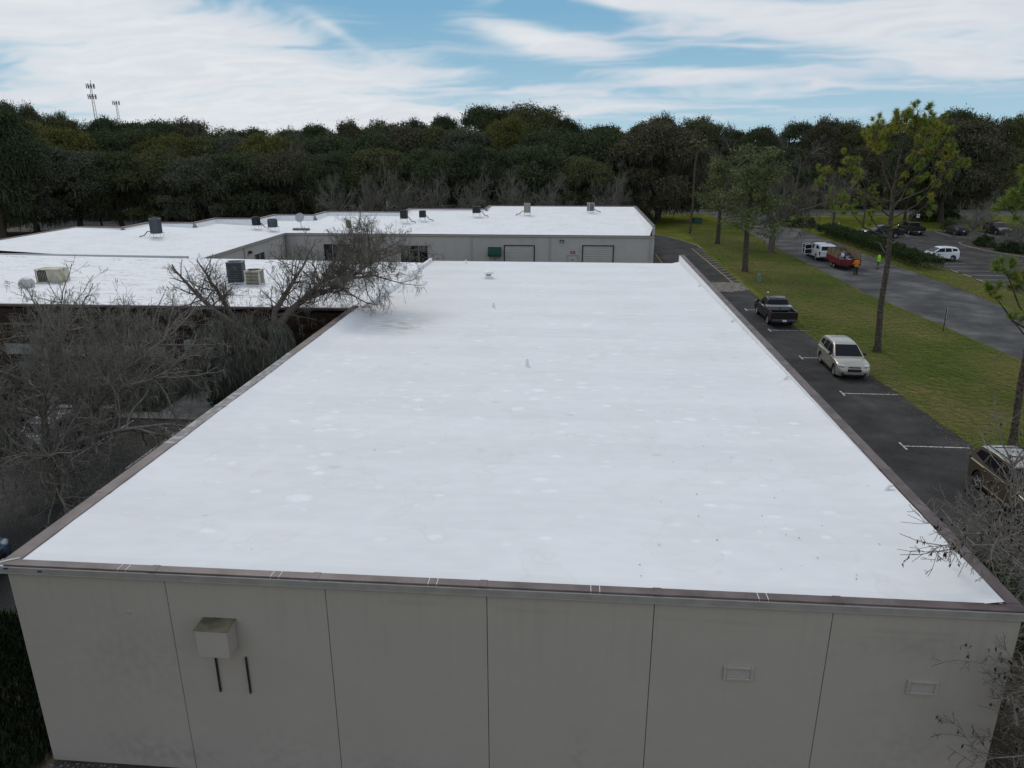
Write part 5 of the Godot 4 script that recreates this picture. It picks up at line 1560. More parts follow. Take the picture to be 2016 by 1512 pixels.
func make_pines() -> void:
	var L: Dictionary = M.leaves
	var nd := leafmat(lin(0.28, 0.34, 0.085), 0.55)
	var ny := leafmat(lin(0.43, 0.39, 0.08), 0.55)
	rng.seed = 808
	var tr := v3([0, -0.1, 0, -0.02, 0.5, 0, -0.22, 3.2, 0, -0.2, 5.95, 0, -0.3, 7.2, 0, -0.5, 9.2, 0.1, -0.6, 10.3, 0.1, -0.55, 12.7, 0.2, -0.3, 14.6, 0.2])
	var bs := []
	for q in [[9.3, -2.9, 11.9, 0.6, 8, 0.35], [9.8, -4.2, 11.4, -0.8, 9, 0.4], [10.2, 2.2, 13.1, 0.5, 13, 0.35], [10.3, -1.0, 13.6, -1.2, 13, 0.7], [10.6, 1.2, 14.2, 1.0, 14, 0.5], [11.0, -2.0, 14.0, 0.8, 14, 0.75], [11.4, 0.4, 14.9, -0.6, 15, 0.6], [11.8, 2.8, 13.9, -0.9, 14, 0.3], [12.2, 1.6, 14.6, 0.2, 14, 0.4], [12.6, -0.6, 14.9, 0.9, 14, 0.8], [13.2, -1.4, 14.5, -0.4, 12, 0.8], [13.6, 0.7, 15.3, 0.2, 10, 0.3], [8.6, 3.6, 11.7, -1.2, 9, 0.15], [8.9, -3.6, 12.4, 1.2, 8, 0.5], [9.6, 3.2, 12.6, 1.4, 9, 0.3], [8.2, 1.6, 9.9, 1.6, 5, 0.1], [9.9, 0.6, 12.0, 1.8, 8, 0.4], [8.0, -1.9, 9.2, 1.5, 7, 0.1], [7.6, -3.0, 9.6, 0.4, 6, 0.2], [10.8, 0.2, 13.2, 2.0, 10, 0.6], [9.2, 1.8, 11.2, -2.0, 7, 0.2]]:
		bs.push_back([Vector3(-0.62, q[0], 0.1), Vector3(-0.5 + q[1], q[2], q[3]), q[4] * 1.0, 0.6, q[5]])
	var p1 := pine("pine_tree", "tall pine with yellow-green tufts, its trunk on the lawn by the drive", Vector3(20.43, 0, -49.2), tr, [0.34, 0.21, 0.18, 0.165, 0.15, 0.13, 0.11, 0.07, 0.03], bs, nd, ny)
	var dead := Geo.new()
	for q in [[7.6, -1.6, 8.3, 0.2], [8.4, -0.7, 9.6, 0.3], [6.6, -1.5, 7.4, 0.6], [6.9, 0.9, 7.6, 0.2], [5.9, -3.0, 6.2, 0.4]]:
		var a := Vector3(-0.5, q[0], 0)
		dead.tube([a, a.lerp(Vector3(q[1], q[2], q[3]), 0.5) + Vector3(0, 0.2, 0), Vector3(q[1], q[2], q[3])], [0.05, 0.035, 0.012], 5)
	obj("dead_limb", dead, M.bark_grey, p1)
	rng.seed = 809
	var t2 := v3([0, -0.1, 0, -0.05, 0.5, 0, -0.24, 2.85, 0, -0.3, 4.5, 0, 0.1, 7.0, 0, 0.9, 9.5, 0, 1.2, 12.5, 0])
	var b2 := []
	for q in [[5.2, -2.55, 7.3, 0.3, 7, 0.2], [5.4, -2.2, 8.5, 0.1, 9, 0.2], [6.0, -1.4, 7.9, 0.4, 8, 0.35], [6.2, -0.9, 6.7, 1.0, 7, 0.3], [7.6, -1.0, 7.5, -0.5, 6, 0.3], [9.6, -2.3, 11.6, 0.2, 12, 0.1], [10.0, -1.8, 12.2, -0.4, 13, 0.1], [9.2, -3.0, 11.0, 0.4, 7, 0.1], [10.6, -0.8, 12.6, 0.6, 12, 0.1], [5.0, -1.5, 6.1, 0.3, 3, 0.2], [10.4, -1.0, 11.6, 1.0, 10, 0.15]]:
		b2.push_back([Vector3(0.1 if q[0] < 8.0 else 0.9, q[0], 0), Vector3(q[1], q[2], q[3]), q[4] * 1.0, 0.38, q[5]])
	pine("pine_tree", "pine leaning out of the right edge beside the brown car", Vector3(20.5, 0, -33.2), t2, [0.24, 0.16, 0.145, 0.135, 0.11, 0.08, 0.04], b2, nd, ny)
	rng.seed = 810
	var k := 0
	for q in [[Vector3(47.5, 0, -127.5), 6.4, "small yellow-green pine behind the dark blue pickup"], [Vector3(43.4, 0, -129.6), 5.2, "small pine with forked dark trunk at the drive's far end"]]:
		var h: float = q[1]
		var bb := []
		for j in 14:
			var a := j * 2.4
			var y: float = h * (0.4 + 0.55 * j / 14.0)
			bb.push_back([Vector3(0, y * 0.92, 0), Vector3(cos(a) * (2.3 - j * 0.09), y + 0.8, sin(a) * (2.0 - j * 0.09)), 5.0, 0.45, 0.25])
		pine("pine_tree", q[2], q[0], v3([0, -0.1, 0, 0.1, h * 0.3, 0, 0, h * 0.7, 0, 0, h, 0]), [0.2, 0.16, 0.1, 0.04], bb, nd, ny)
		k += 1

func make_near_trees() -> void:
	var L: Dictionary = M.leaves
	var moss := leafmat(lin(0.25, 0.238, 0.212), 0.4)
	# grey bare tree over the front parking lot
	rng.seed = 901
	var o := Vector3(-20.0, 0, -24.3)
	var t := thing("bare_mossy_tree", "leafless pale tree over the front lot at the left edge", "tree", o)
	var g := Geo.new()
	var tips := []
	var k := 0
	g.tube(v3([0, -0.1, 0, 0.1, 0.6, 0, 0.2, 1.5, 0, 0.5, 2.0, 0]), [0.34, 0.25, 0.22, 0.2], 9)
	limb(g, tips, v3([0.5, 2.0, 0, 1.1, 2.66, 0.1, 1.8, 3.3, 0, 2.25, 3.9, -0.1, 3.4, 4.7, -0.3, 4.6, 5.0, -0.6]), [0.19, 0.17, 0.15, 0.11, 0.07, 0.05], 32, 2.5, 0.05, 4, 0.02, 2.5)
	limb(g, tips, v3([0.2, 1.9, 0, 0.4, 3.3, 0.2, 0.55, 3.9, 0.3, 1.1, 4.9, 0.2, 1.5, 6.2, 0.0, 1.75, 7.2, 0]), [0.16, 0.12, 0.1, 0.08, 0.05, 0.035], 28, 2.2, 0.045, 4, 0.03, 2.5)
	limb(g, tips, v3([0.3, 1.8, 0, -0.3, 2.9, 0.5, -1.0, 4.2, 0.8, -1.4, 5.6, 0.9]), [0.15, 0.11, 0.08, 0.05], 26, 2.3, 0.045, 4, 0.03, 2.5)
	limb(g, tips, v3([0.5, 2.0, 0, 1.2, 2.6, 1.2, 2.1, 3.0, 2.2, 2.7, 3.4, 3.2]), [0.14, 0.11, 0.08, 0.04], 22, 2.2, 0.04, 4, 0.02, 2.5)
	limb(g, tips, v3([0.4, 1.9, 0, 0.8, 2.9, -1.3, 1.4, 4.3, -2.6, 2.6, 5.6, -3.4]), [0.15, 0.11, 0.08, 0.04], 26, 2.4, 0.045, 4, 0.03, 2.5)
	limb(g, tips, v3([0.2, 1.6, 0, -0.9, 2.1, 0.9, -1.8, 2.3, 2.2, -2.2, 2.6, 3.6]), [0.14, 0.1, 0.07, 0.04], 22, 2.2, 0.04, 4, 0.01, 2.5)
	limb(g, tips, v3([0.3, 1.7, 0, 1.4, 2.2, 1.6, 2.6, 2.3, 3.0, 3.6, 2.0, 4.0]), [0.13, 0.1, 0.07, 0.04], 24, 2.2, 0.04, 4, -0.01, 2.4)
	limb(g, tips, v3([0.5, 2.0, 0, 2.2, 3.0, 0.9, 4.0, 3.6, 1.2, 5.6, 3.8, 1.0]), [0.15, 0.12, 0.08, 0.04], 16, 2.4, 0.045, 4, 0.0, 2.4)
	limb(g, tips, v3([0.4, 1.9, 0, -0.6, 3.2, -1.6, -1.6, 4.4, -3.2, -2.6, 5.2, -4.4]), [0.15, 0.11, 0.08, 0.04], 17, 2.4, 0.045, 4, 0.02, 2.4)
	limb(g, tips, v3([2.25, 3.9, -0.1, 3.2, 5.2, -1.2, 4.4, 6.2, -2.0]), [0.11, 0.08, 0.045], 24, 2.2, 0.04, 4, 0.02, 2.4)
	obj("branches", g, M.bark_grey, t)
	var b1 := moss_on(tips, 1500, 0.08, 0.4, 0.009, Vector3.ZERO)
	for i in 260:
		var c: Vector3 = (tips[rng.randi() % tips.size()] as Array)[0]
		if c.y > 5.0: continue
		var ln := rng.randf_range(0.3, 1.4)
		for b in 18:
			moss_strand(b1, c + rdir() * Vector3(0.14, 0.1, 0.14) + Vector3(0, -rng.randf() * ln * 0.6, 0), ln * rng.randf_range(0.2, 0.6), rng.randf_range(0.006, 0.015))
	obj("spanish_moss", b1, moss, t)
	# dark mossy oak leaning over both roofs
	rng.seed = 902
	o = Vector3(-15.6, 0, -34.9)
	t = thing("bare_mossy_tree", "dark leaning tree draped in grey moss, between warehouse and brick building", "tree", o)
	g = Geo.new()
	tips = []
	g.tube(v3([0, -0.1, 0, 0.1, 0.7, 0, 0.3, 2.4, 0, 0.6, 4.2, 0]), [0.4, 0.3, 0.26, 0.24], 9)
	limb(g, tips, v3([0.6, 4.2, 0, 1.2, 5.1, -0.6, 1.8, 5.7, -1.4, 2.8, 5.95, -2.6, 3.6, 6.4, -3.6, 4.3, 6.9, -4.2]), [0.23, 0.2, 0.17, 0.13, 0.1, 0.06], 49, 2.4, 0.05, 4, 0.045, 2.8, 0.3)
	limb(g, tips, v3([1.8, 5.7, -1.4, 2.8, 6.6, -1.8, 4.0, 7.4, -2.4, 5.4, 7.9, -3.0]), [0.13, 0.1, 0.075, 0.04], 45, 2.1, 0.04, 4, 0.04, 2.9)
	limb(g, tips, v3([0.6, 4.2, 0, 0.7, 5.3, -0.2, 1.4, 6.4, -0.6, 1.9, 7.2, -0.9]), [0.2, 0.16, 0.11, 0.06], 22, 1.9, 0.04, 4, 0.03, 2.5)
	limb(g, tips, v3([0.4, 3.4, 0, -0.9, 4.6, 0.5, -2.1, 5.5, 0.6, -2.9, 6.2, 0.4]), [0.19, 0.15, 0.12, 0.1], 26, 1.9, 0.04, 4, 0.02, 2.5)
	limb(g, tips, v3([-0.9, 4.6, 0.5, -1.9, 5.7, -0.2, -2.3, 6.35, -0.4]), [0.12, 0.1, 0.09], 17, 1.8, 0.035, 4, 0.02, 2.5)
	limb(g, tips, v3([0.4, 3.2, 0, -0.6, 3.8, 1.3, -1.6, 4.0, 2.4, -2.7, 3.7, 3.6, -3.6, 3.2, 4.6]), [0.17, 0.14, 0.1, 0.07, 0.04], 30, 1.9, 0.04, 4, 0.0, 2.5)
	limb(g, tips, v3([4.3, 6.9, -4.2, 5.3, 7.4, -4.8, 6.4, 7.7, -5.2]), [0.06, 0.045, 0.025], 15, 1.8, 0.022, 4, 0.02, 2.7)
	limb(g, tips, v3([2.8, 5.95, -2.6, 3.6, 7.2, -3.4, 4.0, 8.4, -3.9]), [0.08, 0.06, 0.03], 13, 1.8, 0.024, 4, 0.03, 2.7)
	limb(g, tips, v3([3.6, 6.4, -3.6, 5.0, 6.6, -3.4, 6.3, 6.3, -3.2]), [0.08, 0.05, 0.025], 12, 1.8, 0.022, 4, -0.01, 2.7)
	var heavy := moss_on(tips, 1900, 0.08, 0.45, 0.010, Vector3.ZERO)
	for i in 430: # hanging beards: each a ragged bundle of strands
		var u := rng.randf()
		var c := Vector3(0.2, 3.4, 0.3).lerp(Vector3(-3.8, 3.3, 4.8), u) + rdir() * Vector3(1.3, 0.5, 1.1)
		if i % 2 == 0: c = Vector3(-0.7, 4.2, 0.7) + rdir() * Vector3(2.4, 1.2, 1.8)
		var ln := rng.randf_range(0.4, 1.9)
		for b in 26:
			var d := rdir() * Vector3(0.16, 0.1, 0.16)
			moss_strand(heavy, c + d + Vector3(0, -rng.randf() * ln * 0.6, 0), ln * rng.randf_range(0.2, 0.6), rng.randf_range(0.007, 0.019))
	obj("branches", g, M.bark_mid, t)
	obj("spanish_moss", heavy, moss, t)
	rng.seed = 906
	o = Vector3(-23.6, 0, -32.6)
	t = thing("bare_mossy_tree", "leafless moss-hung tree between the front lot and the brick building", "tree", o)
	g = Geo.new()
	tips = []
	g.tube(v3([0, -0.1, 0, 0.05, 0.6, 0, 0.1, 1.6, 0.1]), [0.28, 0.2, 0.17], 8)
	limb(g, tips, v3([0.1, 1.6, 0.1, 0.9, 2.8, 0.6, 1.9, 3.8, 0.9, 2.8, 4.5, 0.8]), [0.14, 0.11, 0.08, 0.04], 17, 2.1, 0.04, 4, 0.02, 2.5)
	limb(g, tips, v3([0.1, 1.5, 0.1, -0.5, 2.9, 0.4, -1.1, 4.2, 0.6, -1.4, 5.4, 0.5]), [0.14, 0.11, 0.08, 0.04], 17, 2.1, 0.04, 4, 0.02, 2.5)
	limb(g, tips, v3([0.1, 1.6, 0.1, 0.2, 3.0, 0.8, 0.4, 4.4, 1.2, 0.4, 5.4, 1.4]), [0.13, 0.1, 0.07, 0.04], 17, 2.0, 0.04, 4, 0.02, 2.5)
	limb(g, tips, v3([0.1, 1.4, 0.1, 0.9, 2.2, 1.8, 1.6, 2.8, 3.2, 2.0, 3.2, 4.2]), [0.13, 0.1, 0.07, 0.04], 15, 2.0, 0.04, 4, 0.0, 2.5)
	limb(g, tips, v3([0.1, 1.4, 0.1, -1.2, 2.2, 1.2, -2.4, 3.0, 1.9, -3.4, 3.6, 2.2]), [0.13, 0.1, 0.07, 0.04], 15, 2.0, 0.04, 4, 0.01, 2.5)
	obj("branches", g, M.bark_grey, t)
	var b3 := moss_on(tips, 1100, 0.08, 0.4, 0.009, Vector3.ZERO)
	for i in 130:
		var c: Vector3 = (tips[rng.randi() % tips.size()] as Array)[0]
		var ln := rng.randf_range(0.3, 1.3)
		for b in 20:
			moss_strand(b3, c + rdir() * Vector3(0.14, 0.1, 0.14) + Vector3(0, -rng.randf() * ln * 0.6, 0), ln * rng.randf_range(0.2, 0.6), rng.randf_range(0.006, 0.016))
	obj("spanish_moss", b3, moss, t)
	# bare seed-hung tree close on the right
	rng.seed = 903
	o = Vector3(11.9, 0, -15.6)
	t = thing("bare_pod_tree", "leafless twiggy tree with dark seed pods at the lower right corner", "tree", o)
	g = Geo.new()
	tips = []
	g.tube(v3([0, -0.1, 0, 0, 1.0, 0, -0.1, 1.9, 0]), [0.17, 0.12, 0.11], 8)
	limb(g, tips, v3([-0.1, 1.9, 0, -0.6, 3.0, 0.2, -1.2, 4.0, 0.3, -1.9, 4.8, 0.3]), [0.09, 0.07, 0.05, 0.03], 14, 1.9, 0.022, 3, 0.0, 3.0)
	limb(g, tips, v3([-0.1, 1.7, 0, -0.9, 2.4, 0.5, -1.6, 2.7, 0.7, -2.1, 2.7, 0.9]), [0.08, 0.06, 0.045, 0.025], 14, 1.7, 0.02, 3, -0.02, 3.0)
	limb(g, tips, v3([0, 1.9, 0, -0.2, 3.2, -0.6, -0.5, 4.5, -1.2, -0.9, 5.4, -1.8]), [0.09, 0.07, 0.05, 0.03], 14, 2.0, 0.022, 3, 0.02, 3.0)
	limb(g, tips, v3([0, 1.8, 0, 0.5, 3.0, 0.3, 0.8, 4.2, 0.6, 0.9, 5.2, 0.6]), [0.09, 0.07, 0.05, 0.03], 14, 1.9, 0.022, 3, 0.02, 3.0)
	limb(g, tips, v3([0, 1.6, 0, -0.6, 2.0, 1.0, -0.9, 2.6, 1.9, -1.2, 3.4, 2.6]), [0.07, 0.055, 0.04, 0.025], 12, 1.7, 0.02, 3, 0.0, 3.0)
	limb(g, tips, v3([0, 1.7, 0, 0.2, 2.6, -1.2, 0.1, 3.8, -2.2, -0.3, 4.8, -3.0]), [0.08, 0.06, 0.045, 0.025], 13, 1.9, 0.02, 3, 0.02, 3.0)
	limb(g, tips, v3([-0.1, 1.9, 0, -0.9, 3.2, 2.2, -2.4, 4.1, 4.0, -3.6, 4.4, 4.5]), [0.08, 0.06, 0.045, 0.02], 30, 1.6, 0.016, 4, -0.03, 3.0)
	limb(g, tips, v3([-0.1, 1.7, 0, -0.7, 2.4, 2.2, -2.2, 3.0, 4.1, -3.7, 3.1, 4.7]), [0.08, 0.06, 0.045, 0.02], 30, 1.6, 0.016, 4, -0.04, 3.0)
	limb(g, tips, v3([-0.1, 1.6, 0, -0.4, 1.9, 2.2, -1.8, 2.1, 4.1, -3.4, 1.9, 4.6]), [0.07, 0.05, 0.04, 0.02], 26, 1.5, 0.016, 4, -0.04, 3.0)
	limb(g, tips, v3([-0.6, 3.0, 0.2, -1.8, 4.7, 1.2, -3.0, 5.7, 2.0, -4.2, 6.0, 2.6]), [0.07, 0.05, 0.035, 0.018], 32, 1.5, 0.016, 4, -0.03, 3.0)
	limb(g, tips, v3([-0.2, 3.2, -0.6, -0.2, 4.6, 0.4, -0.4, 5.8, 1.2, -0.8, 6.6, 1.8]), [0.07, 0.05, 0.035, 0.018], 22, 1.6, 0.018, 4, 0.0, 3.0)
	obj("branches", g, M.bark_grey, t)
	var pods := Geo.new()
	for i in 900:
		var q: Array = tips[rng.randi() % tips.size()]
		for j in 2 + rng.randi() % 3:
			var d := Vector3(rng.randf_range(-0.35, 0.35), -1.0, rng.randf_range(-0.35, 0.35)).normalized()
			var ln := rng.randf_range(0.06, 0.13)
			var p: Vector3 = q[0]
			var s := d.cross(rdir()).normalized() * 0.012
			pods.leaf(p, d * ln, s)
			pods.leaf(p, d * ln, s.cross(d).normalized() * 0.008)
	obj("seed_pods", pods, mat(lin(0.018, 0.014, 0.014), 0.9), t)
	# dark ground cover at the lower left and a shrub by the gravel on the right
	rng.seed = 904
	var gc := Geo.new()
	for i in 26000:
		var p := Vector3(rng.randf_range(-19.0, -11.7), 0.0, rng.randf_range(-17.2, -9.5))
		var a := rng.randf() * TAU
		var h := rng.randf_range(0.12, 0.36)
		gc.col = shade_col(0.4, 1.0)
		gc.leaf(p, Vector3(cos(a) * 0.5, 1.0, sin(a) * 0.5) * h, Vector3(-sin(a), 0, cos(a)) * 0.02)
	tag(obj("ground_cover", gc, leafmat(lin(0.020, 0.034, 0.014), 0.2)), "dark strap-leaved ground cover beside the warehouse's near left corner", "ground cover", "", "stuff")
	var b := bush_mesh(203, Vector3(1.5, 1.2, 1.5), 4200, 0.13)
	k = 0
	for q in [Vector3(12.9, 0, -13.4), Vector3(13.6, 0, -17.4), Vector3(12.2, 0, -20.2)]:
		var s := thing("evergreen_bush", "dark shrub under the seed-pod tree, %s from the camera" % ORD[k], "bush", q, k * 1.7, "shrubs under the seed-pod tree")
		obj("foliage", b, L.deep, s)
		k += 1
	var ll := Geo.new()
	rng.seed = 910
	for i in 2600:
		var z := rng.randf_range(-68.0, -22.0)
		var ex := lerpf(18.9, 17.2, clampf((-z - 25.0) / 30.0, 0.0, 1.0))
		var q := Vector3(ex - absf(rng.randfn(0.0, 0.5)), 0.012, z)
		if i % 3 == 0: q = Vector3(rng.randf_range(27.0, 37.0), 0.012, rng.randf_range(-100.0, -48.0))
		var a := rng.randf() * TAU
		var sz := rng.randf_range(0.02, 0.06)
		ll.col = Color(0.22, 0.18, 0.12).lerp(Color(0.07, 0.05, 0.03), rng.randf())
		ll.leaf(q, Vector3(cos(a), 0.2, sin(a)) * sz * 2.0, Vector3(-sin(a), 0.1, cos(a)) * sz * 0.5)
	tag(obj("leaf_litter", ll, M.gravel), "dry tan leaves strewn along the lawn's asphalt edge", "leaf litter", "", "stuff")
	# lawn blades give the grass its nap
	var blade := Geo.new()
	for i in 7:
		var a := TAU * i / 7.0
		var d := Vector3(cos(a), 0, sin(a))
		blade.col = shade_col(0.6, 1.0)
		blade.tri(d * 0.05 - Vector3(-d.z, 0, d.x) * 0.018, d * 0.05 + Vector3(-d.z, 0, d.x) * 0.018, d * 0.15 + Vector3(0, rng.randf_range(0.025, 0.055), 0))
	var mm := MultiMesh.new()
	mm.transform_format = MultiMesh.TRANSFORM_3D
	mm.use_colors = true
	mm.mesh = blade.mesh()
	var spots := []
	var nz := FastNoiseLite.new(); nz.seed = 4; nz.frequency = 0.09; nz.fractal_octaves = 3
	for i in 90000:
		var z := -24.0 - pow(rng.randf(), 1.4) * 95.0
		var x := rng.randf_range(17.0, 31.0) if i % 5 else rng.randf_range(36.8, 40.7)
		var edge := lerpf(18.9, 17.2, clampf((-z - 25.0) / 30.0, 0.0, 1.0))
		var right := lerpf(30.2, 27.3, clampf((-z - 30.0) / 40.0, 0.0, 1.0)) - 0.15
		if x < 33.0 and (x < edge + 0.15 or x > right): continue
		spots.push_back(Vector3(x, 0.0, z))
	mm.instance_count = spots.size()
	for i in spots.size():
		var p: Vector3 = spots[i]
		var s := rng.randf_range(0.6, 1.5)
		mm.set_instance_transform(i, Transform3D(Basis(Vector3.UP, rng.randf() * TAU).scaled(Vector3(s, s, s)), p))
		var n := clampf(0.5 + nz.get_noise_2d(p.x, p.z) * 1.4 + rng.randf_range(-0.2, 0.2), 0.0, 1.0)
		mm.set_instance_color(i, Color(0.130, 0.168, 0.036).lerp(Color(0.235, 0.205, 0.080), n))
	var gi := MultiMeshInstance3D.new()
	gi.multimesh = mm
	gi.name = "grass"
	var gm := leafmat(Color.WHITE, 0.2)
	gi.material_override = gm
	add_child(gi)
	tag(gi, "short patchy green and tan grass of the lawn strip", "grass", "", "stuff")

# ---------------------------------------------------------------- vehicles (local +X is forward)
var wheel_cache := {}

func paint(c: Color, metal := 0.25, rough := 0.35) -> StandardMaterial3D:
	var m := mat(c, rough, metal)
	m.clearcoat_enabled = true
	m.clearcoat = 0.5
	m.clearcoat_roughness = 0.08
	return m

func plate(g: Geo, pts: Array, out: Vector3, t: float) -> void: # thin solid slab standing proud of a surface
	var q := []
	for p in pts: q.push_back(p + out * t)
	g.face(q, out)
	for i in pts.size():
		var j := (i + 1) % pts.size()
		var mid: Vector3 = Vector3.ZERO
		for p in pts: mid += p
		mid /= pts.size()
		g.face([pts[i], pts[j], q[j], q[i]], (pts[i] + pts[j]) * 0.5 - mid)

func wheel(root: Node3D, at: Vector3, r: float, side: float) -> void:
	var key := "%.2f" % r
	if not wheel_cache.has(key):
		var x := Transform3D(Basis(Vector3.RIGHT, PI / 2), Vector3.ZERO)
		var t := Geo.new()
		t.lathe([Vector2(r * 0.62, -0.105), Vector2(r * 0.9, -0.115), Vector2(r * 0.985, -0.085), Vector2(r, 0.0), Vector2(r * 0.985, 0.085), Vector2(r * 0.9, 0.115), Vector2(r * 0.62, 0.105)], 22, x)
		var m := Geo.new()
		m.lathe([Vector2(0, 0.07), Vector2(r * 0.16, 0.075), Vector2(r * 0.2, 0.05)], 12, x)
		m.lathe([Vector2(r * 0.55, 0.06), Vector2(r * 0.58, 0.1), Vector2(r * 0.635, 0.1), Vector2(r * 0.64, 0.05)], 22, x)
		m.lathe([Vector2(0, 0.0), Vector2(r * 0.6, 0.0)], 16, x)
		for k in 5:
			var b := Basis(Vector3.BACK, TAU * k / 5)
			m.cbox(b * Vector3(r * 0.37, 0, 0) + Vector3(0, 0, 0.05), Vector3(r * 0.46, r * 0.17, 0.05), 0.012, b)
		wheel_cache[key] = [t.mesh(), m.mesh()]
	var w := pick(root, "wheel", wheel_cache[key][0], M.tyre, at)
	var rim := obj("rim", wheel_cache[key][1], M.rim, w)
	if side < 0: rim.rotation.y = PI

func car_shell(root: Node3D, top: Array, w: float, sill: float, axles: Array, r: float, pm: Material, open_rear := false) -> void:
	var fr := [0.0, 0.55, 0.82, 0.95, 1.0]
	var crown := [0.0, 0.006, 0.022, 0.045, 0.085]
	var pull := [0.0, 0.02, 0.07, 0.14, 0.24]
	var x0: float = top[0].x
	var x1: float = top[top.size() - 1].x
	for p in top:
		x0 = min(x0, p.x); x1 = max(x1, p.x)
	var P := func(i: int, k: int, s: float) -> Vector3:
		var q: Vector2 = top[i]
		var e: float = smoothstep(0.55, 0.0, x1 - q.x) - (0.0 if open_rear else smoothstep(0.4, 0.0, q.x - x0))
		var hi: float = smoothstep(0.7, 1.0, q.y)
		return Vector3(q.x - pull[k] * e, q.y - crown[k] * hi, s * w * fr[k])
	var g := Geo.new()
	for i in top.size() - 1:
		for k in 4:
			for s in [-1.0, 1.0]:
				var a: Vector3 = P.call(i, k, s)
				var b: Vector3 = P.call(i + 1, k, s)
				var c: Vector3 = P.call(i + 1, k + 1, s)
				var d: Vector3 = P.call(i, k + 1, s)
				var out := Vector3(top[i].y - top[i + 1].y, top[i + 1].x - top[i].x, 0)
				g.face([a, b, c], out); g.face([a, c, d], out)
	var body := obj("body", _smooth(g), pm, root)
	var sd := Geo.new()
	var low := []
	low.push_back(Vector2((P.call(top.size() - 1, 4, 1.0) as Vector3).x - 0.06, sill))
	for ax in axles:
		low.push_back(Vector2(ax + r * 1.18, sill))
		for j in 11:
			var a := PI * j / 10.0
			low.push_back(Vector2(ax + cos(a) * r * 1.18, r + sin(a) * r * 1.18))
		low.push_back(Vector2(ax - r * 1.18, sill))
	low.push_back(Vector2((P.call(0, 4, 1.0) as Vector3).x + 0.03, sill))
	for s in [-1.0, 1.0]:
		var poly := PackedVector2Array()
		for i in top.size():
			var q: Vector3 = P.call(i, 4, s)
			poly.push_back(Vector2(q.x, q.y))
		for q in low: poly.push_back(q)
		var ix := Geometry2D.triangulate_polygon(poly)
		for i in range(0, ix.size(), 3):
			var f := []
			for k in 3: f.push_back(Vector3(poly[ix[i + k]].x, poly[ix[i + k]].y, s * w))
			sd.face(f, Vector3(0, 0, s))
	obj("side_panels", sd, pm, root)
	var un := Geo.new()
	for s in [-1.0, 1.0]:
		for ax in axles:
			for j in 10:
				var a := PI * j / 10.0
				var b := PI * (j + 1) / 10.0
				var p := Vector3(ax + cos(a) * r * 1.18, max(r + sin(a) * r * 1.18, sill), s * w)
				var q := Vector3(ax + cos(b) * r * 1.18, max(r + sin(b) * r * 1.18, sill), s * w)
				un.face([p, q, q - Vector3(0, 0, s * 0.32), p - Vector3(0, 0, s * 0.32)], Vector3(ax, r, p.z) - p)
	un.box(Vector3((x0 + x1) / 2, sill + 0.06, 0), Vector3(x1 - x0 - 0.5, 0.1, w * 1.35))
	un.box(Vector3((x0 + x1) / 2, sill + 0.3, 0), Vector3(x1 - x0 - 0.7, 0.4, w * 1.3))
	obj("underbody", un, M.rubber, root)
	for ax in axles:
		for s in [-1.0, 1.0]: wheel(root, Vector3(ax, r, s * (w - 0.13)), r, s)

